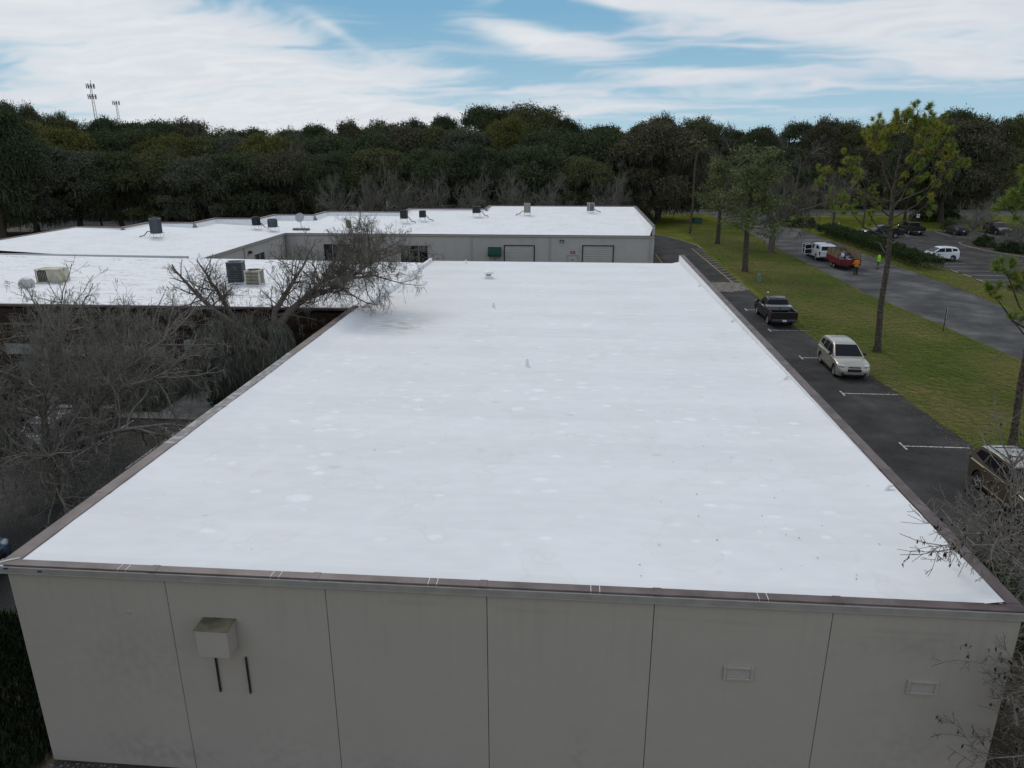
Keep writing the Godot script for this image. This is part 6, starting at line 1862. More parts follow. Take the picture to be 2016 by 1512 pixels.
func cabin(root: Node3D, gp: Array, wb: float, wr: float, pm: Material, panes: Array, roof_m: Material = null) -> void:
	# gp runs from the rear belt over the roof to the foot of the windscreen; panes are side windows in the same plane
	var belt: float = gp[0].y
	var roof := 0.0
	for p in gp: roof = max(roof, p.y)
	var zw := func(y: float) -> float: return lerp(wb, wr, clamp((y - belt) / (roof - belt), 0.0, 1.0))
	var fr := [0.0, 0.7, 0.93, 1.0]
	var drop := [0.0, 0.012, 0.035, 0.07]
	var P := func(i: int, k: int, s: float) -> Vector3:
		var q: Vector2 = gp[i]
		var hi: float = smoothstep(belt + 0.2, roof, q.y)
		return Vector3(q.x, q.y - drop[k] * hi, s * zw.call(q.y) * fr[k])
	var n := gp.size()
	var g := Geo.new()
	var rg := Geo.new()
	for i in n - 1:
		for k in 3:
			for s in [-1.0, 1.0]:
				var out := Vector3(gp[i].y - gp[i + 1].y, gp[i + 1].x - gp[i].x, 0)
				var tgt := rg if (roof_m and i > 0 and i < n - 2) else g
				tgt.face([P.call(i, k, s), P.call(i + 1, k, s), P.call(i + 1, k + 1, s)], out)
				tgt.face([P.call(i, k, s), P.call(i + 1, k + 1, s), P.call(i, k + 1, s)], out)
	if roof_m: obj("roof", _smooth(rg), roof_m, root)
	obj("pillars", g, pm, root)
	var sg := Geo.new()
	for s in [-1.0, 1.0]:
		var poly := PackedVector2Array()
		for i in n:
			var q: Vector3 = P.call(i, 3, s)
			poly.push_back(Vector2(q.x, q.y))
		var ix := Geometry2D.triangulate_polygon(poly)
		for i in range(0, ix.size(), 3):
			var f := []
			for k in 3:
				var q := poly[ix[i + k]]
				f.push_back(Vector3(q.x, q.y, s * zw.call(q.y)))
			sg.face(f, Vector3(0, 0, s))
	obj("door_frames", sg, pm, root)
	var ang: float = atan2(wb - wr, roof - belt)
	for s in [-1.0, 1.0]:
		for pn in panes:
			var w := Geo.new()
			var pts := []
			for q in pn: pts.push_back(Vector3(q.x, q.y, s * zw.call(q.y)))
			plate(w, pts, Vector3(0, sin(ang), s * cos(ang)), 0.008)
			obj("side_window", w, M.car_glass, root)
	for e in [["windscreen", n - 1, n - 2], ["rear_window", 0, 1]]:
		var lo: Vector2 = gp[e[1]]
		var hi: Vector2 = gp[e[2]]
		var a := lo.lerp(hi, 0.08)
		var b := lo.lerp(hi, 0.95)
		var t := (hi - lo).normalized()
		var out := Vector3(t.y, -t.x, 0) * (1.0 if e[0] == "windscreen" else -1.0)
		var w := Geo.new()
		var wa: float = zw.call(a.y) * 0.9
		var wc: float = zw.call(b.y) * 0.88
		plate(w, [Vector3(a.x, a.y, -wa), Vector3(a.x, a.y, wa), Vector3(b.x, b.y - 0.02, wc), Vector3(b.x, b.y - 0.02, -wc)], out, 0.02)
		obj(e[0], w, M.car_glass, root)

func bits(root: Node3D, list: Array) -> void: # [name, centre, size, chamfer, material, both sides, yaw]
	for b in list:
		for s in ([-1.0, 1.0] if b[5] else [1.0]):
			var g := Geo.new()
			var c: Vector3 = b[1]
			g.cbox(Vector3(c.x, c.y, c.z * s), b[2], b[3], Basis(Vector3.UP, -s * (b[6] if b.size() > 6 else 0.0)))
			obj(b[0], g, b[4], root)

func doors(root: Node3D, spans: Array, y0: float, y1: float, w: float, pm: Material) -> void:
	for q in spans:
		for s in [-1.0, 1.0]:
			var g := Geo.new()
			plate(g, [Vector3(q[0], y0, s * (w - 0.002)), Vector3(q[1], y0, s * (w - 0.002)), Vector3(q[1], y1, s * (w - 0.002)), Vector3(q[0], y1, s * (w - 0.002))], Vector3(0, 0, s), 0.009)
			var d := obj("door", g, pm, root)
			var h := Geo.new()
			h.cbox(Vector3(q[0] + 0.14, y1 - 0.1, s * (w + 0.02)), Vector3(0.17, 0.03, 0.03), 0.01)
			obj("handle", h, pm, d)

func suv(called: String, label: String, cat: String, at: Vector3, turn: float, sc: Vector3, pm: Material, roof_m: Material, clad: Material, rack: bool, group := "") -> Node3D:
	var t := thing(called, label, cat, at, turn, group)
	var top := [Vector2(-2.24, 0.27), Vector2(-2.36, 0.45), Vector2(-2.38, 0.66), Vector2(-2.34, 0.95), Vector2(-2.25, 1.05), Vector2(1.05, 1.04), Vector2(1.55, 1.01), Vector2(1.95, 0.94), Vector2(2.2, 0.84), Vector2(2.34, 0.68), Vector2(2.38, 0.46), Vector2(2.3, 0.26)]
	car_shell(t, top, 0.92, 0.27, [1.42, -1.42], 0.345, pm)
	cabin(t, [Vector2(-2.24, 1.03), Vector2(-2.02, 1.5), Vector2(-1.86, 1.61), Vector2(-1.0, 1.67), Vector2(-0.1, 1.65), Vector2(0.2, 1.58), Vector2(1.12, 1.02)], 0.87, 0.66, pm, [[Vector2(0.72, 1.10), Vector2(0.2, 1.48), Vector2(-0.36, 1.53), Vector2(-0.36, 1.08)], [Vector2(-0.44, 1.08), Vector2(-0.44, 1.53), Vector2(-1.12, 1.51), Vector2(-1.24, 1.12)], [Vector2(-1.36, 1.14), Vector2(-1.26, 1.49), Vector2(-1.82, 1.44), Vector2(-1.98, 1.22)]], roof_m)
	doors(t, [[-0.38, 0.82], [-1.12, -0.42]], 0.36, 1.0, 0.92, pm)
	bits(t, [["headlight", Vector3(2.13, 0.78, 0.68), Vector3(0.3, 0.15, 0.34), 0.05, M.lamp, true, 0.5], ["tail_light", Vector3(-2.27, 0.92, 0.74), Vector3(0.16, 0.3, 0.22), 0.05, M.lamp_red, true], ["upper_grille", Vector3(2.3, 0.74, 0), Vector3(0.12, 0.05, 0.7), 0.02, M.rubber, false], ["grille", Vector3(2.34, 0.58, 0), Vector3(0.12, 0.16, 0.78), 0.04, M.rubber, false], ["air_intake", Vector3(2.26, 0.42, 0.68), Vector3(0.12, 0.1, 0.26), 0.03, M.rubber, true, 0.4], ["emblem", Vector3(2.385, 0.67, 0), Vector3(0.02, 0.05, 0.14), 0.01, M.rim, false], ["licence_plate", Vector3(-2.385, 0.66, 0), Vector3(0.02, 0.14, 0.3), 0.005, M.white_paint, false], ["mirror", Vector3(0.75, 1.12, 0.99), Vector3(0.12, 0.15, 0.2), 0.05, clad if clad else pm, true], ["bumper", Vector3(2.2, 0.32, 0), Vector3(0.3, 0.1, 1.4), 0.04, clad if clad else M.rubber, false], ["bumper", Vector3(-2.25, 0.36, 0), Vector3(0.24, 0.14, 1.5), 0.05, clad if clad else pm, false], ["sill_trim", Vector3(0, 0.3, 0.92), Vector3(1.9, 0.12, 0.05), 0.02, clad if clad else pm, true], ["wiper", Vector3(1.0, 1.1, 0.2), Vector3(0.03, 0.02, 0.5), 0.005, M.rubber, false]])
	if rack:
		bits(t, [["roof_rail", Vector3(-0.85, 1.69, 0.6), Vector3(1.9, 0.04, 0.04), 0.012, M.rubber, true], ["crossbar", Vector3(-0.4, 1.73, 0), Vector3(0.05, 0.03, 1.16), 0.01, M.rubber, false], ["crossbar", Vector3(-1.3, 1.73, 0), Vector3(0.05, 0.03, 1.16), 0.01, M.rubber, false]])
	else:
		bits(t, [["antenna", Vector3(-1.6, 1.72, 0), Vector3(0.16, 0.1, 0.04), 0.015, M.rubber, false]])
	for c in t.get_children(): c.position *= sc; c.scale = sc
	return t

func sedan(label: String, at: Vector3, turn: float, pm: Material) -> void:
	var t := thing("parked_sedan", label, "car", at, turn)
	var top := [Vector2(-2.25, 0.26), Vector2(-2.38, 0.5), Vector2(-2.36, 0.85), Vector2(-2.2, 0.98), Vector2(-1.6, 0.99), Vector2(0.95, 0.94), Vector2(1.5, 0.90), Vector2(2.0, 0.82), Vector2(2.28, 0.68), Vector2(2.38, 0.46), Vector2(2.3, 0.24)]
	car_shell(t, top, 0.91, 0.25, [1.42, -1.40], 0.325, pm)
	cabin(t, [Vector2(-1.85, 0.96), Vector2(-1.0, 1.36), Vector2(-0.7, 1.42), Vector2(-0.2, 1.44), Vector2(0.15, 1.38), Vector2(1.1, 0.93)], 0.82, 0.58, pm, [[Vector2(0.7, 0.99), Vector2(0.1, 1.31), Vector2(-0.35, 1.34), Vector2(-0.35, 0.99)], [Vector2(-0.43, 0.99), Vector2(-0.43, 1.34), Vector2(-0.95, 1.29), Vector2(-1.4, 1.04)]])
	doors(t, [[-0.4, 0.8], [-1.2, -0.44]], 0.34, 0.92, 0.91, pm)
	bits(t, [["headlight", Vector3(2.12, 0.7, 0.68), Vector3(0.3, 0.13, 0.32), 0.05, M.lamp, true, 0.5], ["tail_light", Vector3(-2.28, 0.8, 0.68), Vector3(0.2, 0.16, 0.4), 0.05, M.lamp_red, true], ["licence_plate", Vector3(-2.39, 0.62, 0), Vector3(0.02, 0.14, 0.3), 0.005, M.white_paint, false], ["mirror", Vector3(0.72, 1.0, 0.97), Vector3(0.12, 0.13, 0.18), 0.05, pm, true], ["spoiler", Vector3(-2.2, 1.0, 0), Vector3(0.14, 0.03, 1.3), 0.01, pm, false]])

# a pickup in three pieces: nose and cab, open load bed, tailgate
func pickup(label: String, at: Vector3, turn: float, pm: Material, rear_x: float, bed_len: float, cap: bool, group := "") -> Node3D:
	var t := thing("pickup_truck", label, "pickup truck", at, turn, group)
	var L1 := rear_x - bed_len
	var top := [Vector2(rear_x, 0.42), Vector2(rear_x, 1.18), Vector2(1.25, 1.2), Vector2(1.9, 1.18), Vector2(2.45, 1.12), Vector2(2.75, 1.0), Vector2(2.85, 0.75), Vector2(2.86, 0.5), Vector2(2.78, 0.36)]
	var ra: float = L1 + 1.1
	car_shell(t, top, 0.98, 0.42, [1.78], 0.39, pm, true)
	var ux := rear_x
	var pns := [[Vector2(1.0, 1.26), Vector2(0.62, 1.66), Vector2(0.05, 1.71), Vector2(0.05, 1.24)], [Vector2(-0.04, 1.24), Vector2(-0.04, 1.71), Vector2(ux + 0.28, 1.68), Vector2(ux + 0.18, 1.26)]]
	cabin(t, [Vector2(ux + 0.02, 1.17), Vector2(ux + 0.1, 1.72), Vector2(ux + 0.24, 1.82), Vector2(0.2, 1.86), Vector2(0.55, 1.79), Vector2(1.38, 1.18)], 0.92, 0.72, pm, pns)
	doors(t, [[0.02, 1.1], [ux + 0.12, -0.03]], 0.5, 1.14, 0.98, pm)
	# bed
	var sp := PackedVector2Array([Vector2(L1, 0.5), Vector2(L1, 1.2), Vector2(ux - 0.03, 1.2), Vector2(ux - 0.03, 0.45)])
	for j in 11:
		var a := PI * j / 10.0
		sp.push_back(Vector2(ra + cos(a) * 0.46, 0.39 + sin(a) * 0.46))
	for s in [-1.0, 1.0]:
		var g := Geo.new()
		g.prism(sp, Transform3D(Basis.IDENTITY, Vector3(0, 0, s * 0.98)), -s * 0.07)
		obj("bed_side", g, pm, t)
		wheel(t, Vector3(ra, 0.39, s * 0.84), 0.39, s)
	var fl := Geo.new()
	fl.box(Vector3((L1 + ux) / 2, 0.72, 0), Vector3(bed_len - 0.1, 0.06, 1.8))
	fl.box(Vector3((L1 + ux) / 2, 0.5, 0), Vector3(bed_len - 0.2, 0.3, 1.0))
	for s in [-1.0, 1.0]: fl.cbox(Vector3(ra, 0.84, s * 0.76), Vector3(0.95, 0.26, 0.28), 0.04)
	obj("bed_floor", fl, M.rubber, t)
	bits(t, [["headboard", Vector3(ux - 0.07, 0.96, 0), Vector3(0.05, 0.46, 1.8), 0.01, pm, false], ["tailgate", Vector3(L1 - 0.02, 0.9, 0), Vector3(0.08, 0.6, 1.76), 0.025, pm, false], ["bumper", Vector3(L1 - 0.1, 0.55, 0), Vector3(0.2, 0.2, 1.86), 0.04, M.rim if cap else M.bumper, false], ["licence_plate", Vector3(L1 - 0.205, 0.57, 0), Vector3(0.015, 0.14, 0.3), 0.004, M.white_paint, false], ["tail_light", Vector3(L1 - 0.03, 0.95, 0.9), Vector3(0.1, 0.4, 0.16), 0.03, M.lamp_red, true], ["headlight", Vector3(2.72, 0.92, 0.74), Vector3(0.22, 0.22, 0.36), 0.05, M.lamp, true, 0.3], ["grille", Vector3(2.82, 0.88, 0), Vector3(0.12, 0.28, 1.0), 0.03, M.rubber, false], ["bumper", Vector3(2.8, 0.56, 0), Vector3(0.22, 0.2, 1.7), 0.05, M.bumper, false], ["mirror", Vector3(1.0, 1.3, 1.1), Vector3(0.14, 0.24, 0.2), 0.04, M.rubber, true]])
	return t

func make_vehicles() -> void:
	M.tyre = mat(lin(0.012, 0.012, 0.012), 0.9)
	M.rubber = mat(lin(0.01, 0.01, 0.011), 0.7)
	M.rim = mat(lin(0.42, 0.42, 0.42), 0.35, 0.8)
	M.bumper = mat(lin(0.09, 0.09, 0.095), 0.35, 0.6)
	M.car_glass = mat(lin(0.006, 0.008, 0.012), 0.08, 0.0, 0.3)
	M.lamp = mat(lin(0.55, 0.56, 0.56), 0.12, 0.2)
	M.lamp_red = mat(lin(0.09, 0.006, 0.007), 0.2)
	var h := PI / 2
	suv("parked_car", "beige sport utility car parked facing the camera by the lawn", "car", Vector3(16.62, 0.008, -44.75), -h - 0.03, Vector3(0.98, 1.08, 1.0), paint(lin(0.44, 0.41, 0.35), 0.45), null, M.rubber, false)
	suv("parked_car", "brown sport utility car with silver roof rack at the right edge", "car", Vector3(17.35, 0.008, -26.9), -h + 0.02, Vector3(1.0, 1.07, 1.0), paint(lin(0.125, 0.10, 0.07), 0.4), paint(lin(0.42, 0.40, 0.37), 0.4), null, true)
	suv("parked_car", "white crossover parked nose to the hedge in the visitor lot", "car", Vector3(43.05, 0.012, -91.2), PI + 0.06, Vector3(0.94, 0.99, 1.0), paint(lin(0.74, 0.75, 0.77), 0.0), null, M.rubber, false)
	suv("parked_minivan", "black minivan facing out beside the small leafless tree", "van", Vector3(64.6, 0.012, -119.8), -h, Vector3(1.05, 1.05, 1.04), paint(lin(0.012, 0.013, 0.014)), null, null, true)
	sedan("dark sedan parked tail-out behind the small leaning leafless tree", Vector3(58.2, 0.012, -119.0), h, paint(lin(0.03, 0.033, 0.035), 0.4))
	suv("parked_car", "blue car tucked against the warehouse's near left corner", "car", Vector3(-20.6, 0.008, -19.0), 0.12, Vector3.ONE, paint(lin(0.10, 0.16, 0.26), 0.4), paint(lin(0.2, 0.28, 0.4), 0.4), null, false)
	suv("parked_car", "silver car parked under the bare tree in the front lot", "car", Vector3(-23.5, 0.008, -30.7), h, Vector3.ONE, paint(lin(0.42, 0.43, 0.45), 0.5), null, null, false)
	suv("parked_car", "dark green car parked nearer than the silver one under bare tree", "car", Vector3(-26.1, 0.008, -29.9), h, Vector3.ONE, paint(lin(0.02, 0.045, 0.035), 0.4), null, null, true)
	# black pickup with an aluminium tool box across its bed
	var t := pickup("black pickup with silver tool box parked behind the beige car", Vector3(15.95, 0.008, -58.3), h, paint(lin(0.011, 0.012, 0.013), 0.2), -0.62, 2.15, false)
	bits(t, [["tool_box", Vector3(-0.98, 1.14, 0), Vector3(0.52, 0.3, 1.84), 0.03, M.rim, false], ["tool_box_lid", Vector3(-0.98, 1.31, 0), Vector3(0.6, 0.05, 1.92), 0.015, mat(lin(0.55, 0.56, 0.58), 0.3, 0.6), false], ["tool_box_strap", Vector3(-1.245, 1.16, 0.05), Vector3(0.02, 0.3, 0.06), 0.005, M.rubber, false]])
	pickup("black crew-cab pickup parked tail-out in the visitor lot", Vector3(51.6, 0.012, -119.0), h, paint(lin(0.014, 0.015, 0.016), 0.3), -0.9, 1.75, false)
	pickup("dark blue pickup parked sideways behind the long hedge", Vector3(45.3, 0.012, -113.6), PI, paint(lin(0.010, 0.018, 0.026), 0.3), -0.62, 2.0, false)
	# white pickup with camper cap and two open doors
	var wm := paint(lin(0.72, 0.73, 0.74), 0.0)
	t = pickup("white pickup with camper cap and open doors, towing the red trailer", Vector3(29.72, 0.012, -92.0), h, wm, -0.62, 2.15, true)
	var cg := Geo.new()
	cg.prism(PackedVector2Array([Vector2(-2.77, 1.2), Vector2(-2.62, 1.78), Vector2(-2.5, 1.84), Vector2(-0.75, 1.86), Vector2(-0.66, 1.2)]), Transform3D(Basis.IDENTITY, Vector3(0, 0, -0.86)), 1.72)
	obj("camper_cap", cg, wm, t)
	for s in [-1.0, 1.0]:
		var wg := Geo.new()
		plate(wg, [Vector3(-2.2, 1.36, s * 0.86), Vector3(-1.2, 1.36, s * 0.86), Vector3(-1.25, 1.7, s * 0.86), Vector3(-2.1, 1.68, s * 0.86)], Vector3(0, 0, s), 0.01)
		obj("cap_window", wg, M.car_glass, t)
	var rw := Geo.new()
	plate(rw, [Vector3(-2.755, 1.26, -0.72), Vector3(-2.755, 1.26, 0.72), Vector3(-2.635, 1.72, 0.7), Vector3(-2.635, 1.72, -0.7)], Vector3(-0.97, 0.25, 0), 0.01)
	obj("cap_rear_window", rw, M.car_glass, t)
	for q in [[1.1, 1.15], [-0.02, 1.25]]: # swung-open doors on the driver's side
		var dg := Geo.new()
		var b := Basis(Vector3.UP, -q[1])
		var hinge := Vector3(q[0], 0, -0.99)
		dg.cbox(hinge + b * Vector3(-0.5, 0.82, 0), Vector3(1.0, 0.64, 0.09), 0.03, b)
		for e in [[-0.04, 0.08, 0.55], [-0.96, 0.08, 0.55]]: dg.cbox(hinge + b * Vector3(e[0], 1.4, 0), Vector3(e[1], e[2], 0.06), 0.02, b)
		dg.cbox(hinge + b * Vector3(-0.5, 1.67, 0), Vector3(1.0, 0.07, 0.06), 0.02, b)
		var d := obj("open_door", dg, wm, t)
		var gg := Geo.new()
		gg.box(hinge + b * Vector3(-0.5, 1.4, 0), Vector3(0.84, 0.48, 0.012), b)
		obj("glass", gg, M.car_glass, d)
		var ip := Geo.new()
		ip.cbox(hinge + b * Vector3(-0.5, 0.85, 0.05), Vector3(0.86, 0.5, 0.02), 0.008, b)
		obj("trim", ip, M.rubber, d)
	make_trailer()

func make_trailer() -> void:
	var red := tri_mat(ramp_texture(256, [[91, 6, 4, 1.3], [92, 60, 2, 0.4]], [Color(0.07, 0.008, 0.01), Color(0.17, 0.012, 0.016), Color(0.21, 0.02, 0.022)]), 2.0, 0.6, 0.4)
	var ply := tri_mat(ramp_texture(256, [[93, 5, 4, 1.3], [94, 60, 2, 0.5]], [Color(0.10, 0.07, 0.045), Color(0.20, 0.145, 0.095), Color(0.26, 0.20, 0.135)]), 1.6)
	var t := thing("utility_trailer", "red tandem trailer with plywood sides behind the white pickup", "trailer", Vector3(30.05, 0.012, -84.9), PI / 2)
	var L := 2.35
	for s in [-1.0, 1.0]:
		var g := Geo.new()
		g.cbox(Vector3(0, 0.92, s * 1.05), Vector3(L * 2, 0.62, 0.05), 0.012)
		for i in 6: g.cbox(Vector3(-L + 0.04 + i * (L * 2 - 0.08) / 5, 0.92, s * 1.08), Vector3(0.07, 0.64, 0.06), 0.01)
		obj("steel_side", g, red, t)
		for i in 4:
			var p := Geo.new()
			p.cbox(Vector3(L - 0.62 - i * 1.14, 1.58 + 0.03 * (i % 2), s * 1.0), Vector3(1.1, 0.86, 0.025), 0.006)
			if i < 3 or s > 0: obj("plywood_panel", p, ply, t)
		for i in 5:
			var p := Geo.new()
			p.cbox(Vector3(L - 0.06 - i * 1.14, 1.4, s * 1.03), Vector3(0.08, 1.3, 0.05), 0.01)
			if i < 4 or s > 0: obj("stake", p, ply, t)
		for x in [-0.42, 0.42]: wheel(t, Vector3(x, 0.33, s * 1.0), 0.33, s)
		var f := Geo.new()
		f.cbox(Vector3(0, 0.72, s * 1.12), Vector3(1.7, 0.05, 0.26), 0.015)
		obj("fender", f, red, t)
	var fl := Geo.new()
	fl.cbox(Vector3(0, 0.6, 0), Vector3(L * 2, 0.08, 2.1), 0.015)
	obj("deck", fl, M.rubber, t)
	var tg := Geo.new()
	tg.cbox(Vector3(-L, 0.92, 0), Vector3(0.05, 0.62, 2.1), 0.012)
	for z in [-0.9, 0.0, 0.9]: tg.cbox(Vector3(-L - 0.03, 0.92, z), Vector3(0.05, 0.6, 0.06), 0.01)
	obj("tailgate", tg, red, t)
	var hd := Geo.new()
	hd.cbox(Vector3(L, 0.92, 0), Vector3(0.05, 0.62, 2.1), 0.012)
	obj("headboard", hd, red, t)
	var hp := Geo.new()
	hp.cbox(Vector3(L - 0.03, 1.58, 0), Vector3(0.025, 0.84, 2.0), 0.006)
	obj("plywood_panel", hp, ply, t)
	var ax := Geo.new()
	for x in [-0.42, 0.42]: ax.tube([Vector3(x, 0.33, -0.95), Vector3(x, 0.33, 0.95)], [0.05, 0.05], 8, true)
	obj("axle", ax, M.rubber, t)
	var tn := Geo.new()
	tn.cbox(Vector3(L + 0.6, 0.52, 0.25), Vector3(1.4, 0.1, 0.08), 0.015, Basis(Vector3.UP, 0.25))
	tn.cbox(Vector3(L + 0.6, 0.52, -0.25), Vector3(1.4, 0.1, 0.08), 0.015, Basis(Vector3.UP, -0.25))
	obj("tongue", tn, red, t)
	# the load
	var to := func(p: Vector3) -> Vector3: return t.transform * p
	rng.seed = 60
	var dark := mat(lin(0.02, 0.022, 0.026), 0.5)
	var k := 0
	for q in [[Vector3(0.5, 0.64, 0.3), 0.95, dark, "bulging black rubbish bag against the trailer's plywood side"], [Vector3(-0.6, 0.64, 0.4), 0.7, dark, "black rubbish bag in the middle of the trailer load"], [Vector3(1.4, 0.64, -0.2), 0.95, mat(lin(0.09, 0.08, 0.07), 0.8), "brown sack at the front of the trailer load"], [Vector3(-0.4, 0.64, -0.45), 0.6, mat(lin(0.13, 0.14, 0.17), 0.8), "crumpled grey sack on the near side of the trailer load"]]:
		var g := Geo.new()
		var nz := FastNoiseLite.new(); nz.seed = 70 + k; nz.frequency = 1.8
		for i in 12:
			for j in 8:
				var f := []
				for c in [[i, j], [i + 1, j], [i + 1, j + 1], [i, j + 1]]:
					var a: float = TAU * (c[0] % 12) / 12
					var e: float = PI * 0.5 * c[1] / 8
					var d := Vector3(cos(a) * cos(e), sin(e), sin(a) * cos(e))
					f.push_back(d * q[1] * (1.0 + 0.28 * nz.get_noise_3dv(d * 1.3)) * Vector3(1, 1.1, 0.8))
				g.face(f.slice(0, 3), f[0] + f[1]); g.face([f[0], f[2], f[3]], f[0] + f[1])
		var o := obj("rubbish_bag", _smooth(g), q[2])
		o.position = to.call(q[0])
		o.rotation.y = PI / 2
		tag(o, q[3], "bag", "bags in the trailer")
		k += 1
	var bk := thing("plastic_bucket", "white plastic bucket lying on the load by the trailer's tailgate", "bucket", to.call(Vector3(-1.7, 0.98, 0.0)), 0.4)
	var bg := Geo.new()
	bg.lathe([Vector2(0, -0.2), Vector2(0.15, -0.2), Vector2(0.18, 0.2), Vector2(0.195, 0.2), Vector2(0.195, 0.16)], 16, Transform3D(Basis(Vector3.BACK, 1.35), Vector3(0, 0.1, 0)))
	obj("pail", bg, M.white_paint, bk)
	var orange := mat(lin(0.55, 0.07, 0.012), 0.5)
	k = 0
	for q in [[Vector3(-1.3, 0.9, -0.35), Vector3(-2.0, 0.95, -0.05), "orange pole lying beside the white bucket"], [Vector3(-1.2, 0.8, 0.95), Vector3(-2.05, 1.5, 0.72), "orange pole leaning on the trailer's far side"]]:
		var g := Geo.new()
		var a: Vector3 = to.call(q[0])
		var b: Vector3 = to.call(q[1]) - a
		g.tube([Vector3.ZERO, b], [0.05, 0.05], 8, true)
		var o := obj("orange_pole", g, orange)
		o.position = a
		tag(o, q[2], "pole", "orange poles in the trailer")
	var cl := thing("white_container", "white can with dark handle on top of the trailer load", "can", to.call(Vector3(-0.55, 1.3, -0.3)), 0.2)
	var cgo := Geo.new()
	cgo.lathe([Vector2(0, 0), Vector2(0.17, 0), Vector2(0.17, 0.26), Vector2(0.08, 0.32), Vector2(0.08, 0.36), Vector2(0, 0.36)], 14)
	obj("can", cgo, M.white_paint, cl)
	var ch := Geo.new()
	ch.tube([Vector3(-0.12, 0.3, 0), Vector3(-0.06, 0.44, 0), Vector3(0.06, 0.44, 0), Vector3(0.12, 0.3, 0)], [0.014, 0.014, 0.014, 0.014], 6)
	obj("handle", ch, M.rubber, cl)

# ---------------------------------------------------------------- people: smooth-blended tapered bones meshed as surface nets
func skin(bones: Array, cell: float, k: float) -> ArrayMesh:
	var lo := Vector3(1e9, 1e9, 1e9)
	var hi := -lo
	for b in bones:
		var r: float = max(b[2], b[3]) + cell * 2.0
		lo = lo.min(b[0] - Vector3.ONE * r).min(b[1] - Vector3.ONE * r)
		hi = hi.max(b[0] + Vector3.ONE * r).max(b[1] + Vector3.ONE * r)
	var nx := int((hi.x - lo.x) / cell) + 2
	var ny := int((hi.y - lo.y) / cell) + 2
	var nz := int((hi.z - lo.z) / cell) + 2
	var f := PackedFloat32Array()
	f.resize(nx * ny * nz)
	f.fill(1.0)
	for b in bones:
		var a: Vector3 = b[0]
		var d: Vector3 = b[1] - b[0]
		var dd: float = max(d.length_squared(), 1e-9)
		var pad: float = max(b[2], b[3]) + k * 2.5 + cell * 2.0
		var l: Vector3 = (a.min(b[1]) - Vector3.ONE * pad - lo) / cell
		var h: Vector3 = (a.max(b[1]) + Vector3.ONE * pad - lo) / cell
		for z in range(max(int(l.z), 0), min(int(h.z) + 2, nz)):
			for y in range(max(int(l.y), 0), min(int(h.y) + 2, ny)):
				for x in range(max(int(l.x), 0), min(int(h.x) + 2, nx)):
					var p := lo + Vector3(x, y, z) * cell
					var t: float = clampf((p - a).dot(d) / dd, 0.0, 1.0)
					var v := (p - a - d * t).length() - lerpf(b[2], b[3], t)
					var i := (z * ny + y) * nx + x
					var w := f[i]
					var m: float = maxf(k - absf(w - v), 0.0) / k
					f[i] = minf(w, v) - m * m * k * 0.25
	var ids := {}
	var pos := []
	for z in nz - 1:
		for y in ny - 1:
			for x in nx - 1:
				var s := Vector3.ZERO
				var n := 0
				var c := []
				var neg := 0
				for e in 8:
					var q := f[((z + (e >> 2)) * ny + y + ((e >> 1) & 1)) * nx + x + (e & 1)]
					c.push_back(q)
					if q < 0.0: neg += 1
				if neg == 0 or neg == 8: continue
				for e in [[0, 1], [2, 3], [4, 5], [6, 7], [0, 2], [1, 3], [4, 6], [5, 7], [0, 4], [1, 5], [2, 6], [3, 7]]:
					var u: float = c[e[0]]
					var w: float = c[e[1]]
					if (u < 0.0) == (w < 0.0): continue
					var t := u / (u - w)
					var A := Vector3(e[0] & 1, (e[0] >> 1) & 1, e[0] >> 2)
					var B := Vector3(e[1] & 1, (e[1] >> 1) & 1, e[1] >> 2)
					s += A.lerp(B, t)
					n += 1
				ids[(z * ny + y) * nx + x] = pos.size()
				pos.push_back(lo + (Vector3(x, y, z) + s / n) * cell)
	var g := Geo.new()
	for z in range(1, nz - 1):
		for y in range(1, ny - 1):
			for x in range(1, nx - 1):
				var o := (z * ny + y) * nx + x
				for ax in 3:
					var st: int = [1, nx, nx * ny][ax]
					if (f[o] < 0.0) == (f[o + st] < 0.0): continue
					var s1: int = [nx, nx * ny, 1][ax]
					var s2: int = [nx * ny, 1, nx][ax]
					var q := []
					for e in [o, o - s1, o - s1 - s2, o - s2]:
						if ids.has(e): q.push_back(pos[ids[e]])
					if q.size() < 4: continue
					var out := Vector3.ZERO
					out[ax] = 1.0 if f[o] < 0.0 else -1.0
					g.face([q[0], q[1], q[2]], out); g.face([q[0], q[2], q[3]], out)
	return _smooth(g)

func bone(a: Array, b: Array, r0: float, r1: float) -> Array:
	return [Vector3(a[0], a[1], a[2]), Vector3(b[0], b[1], b[2]), r0, r1]

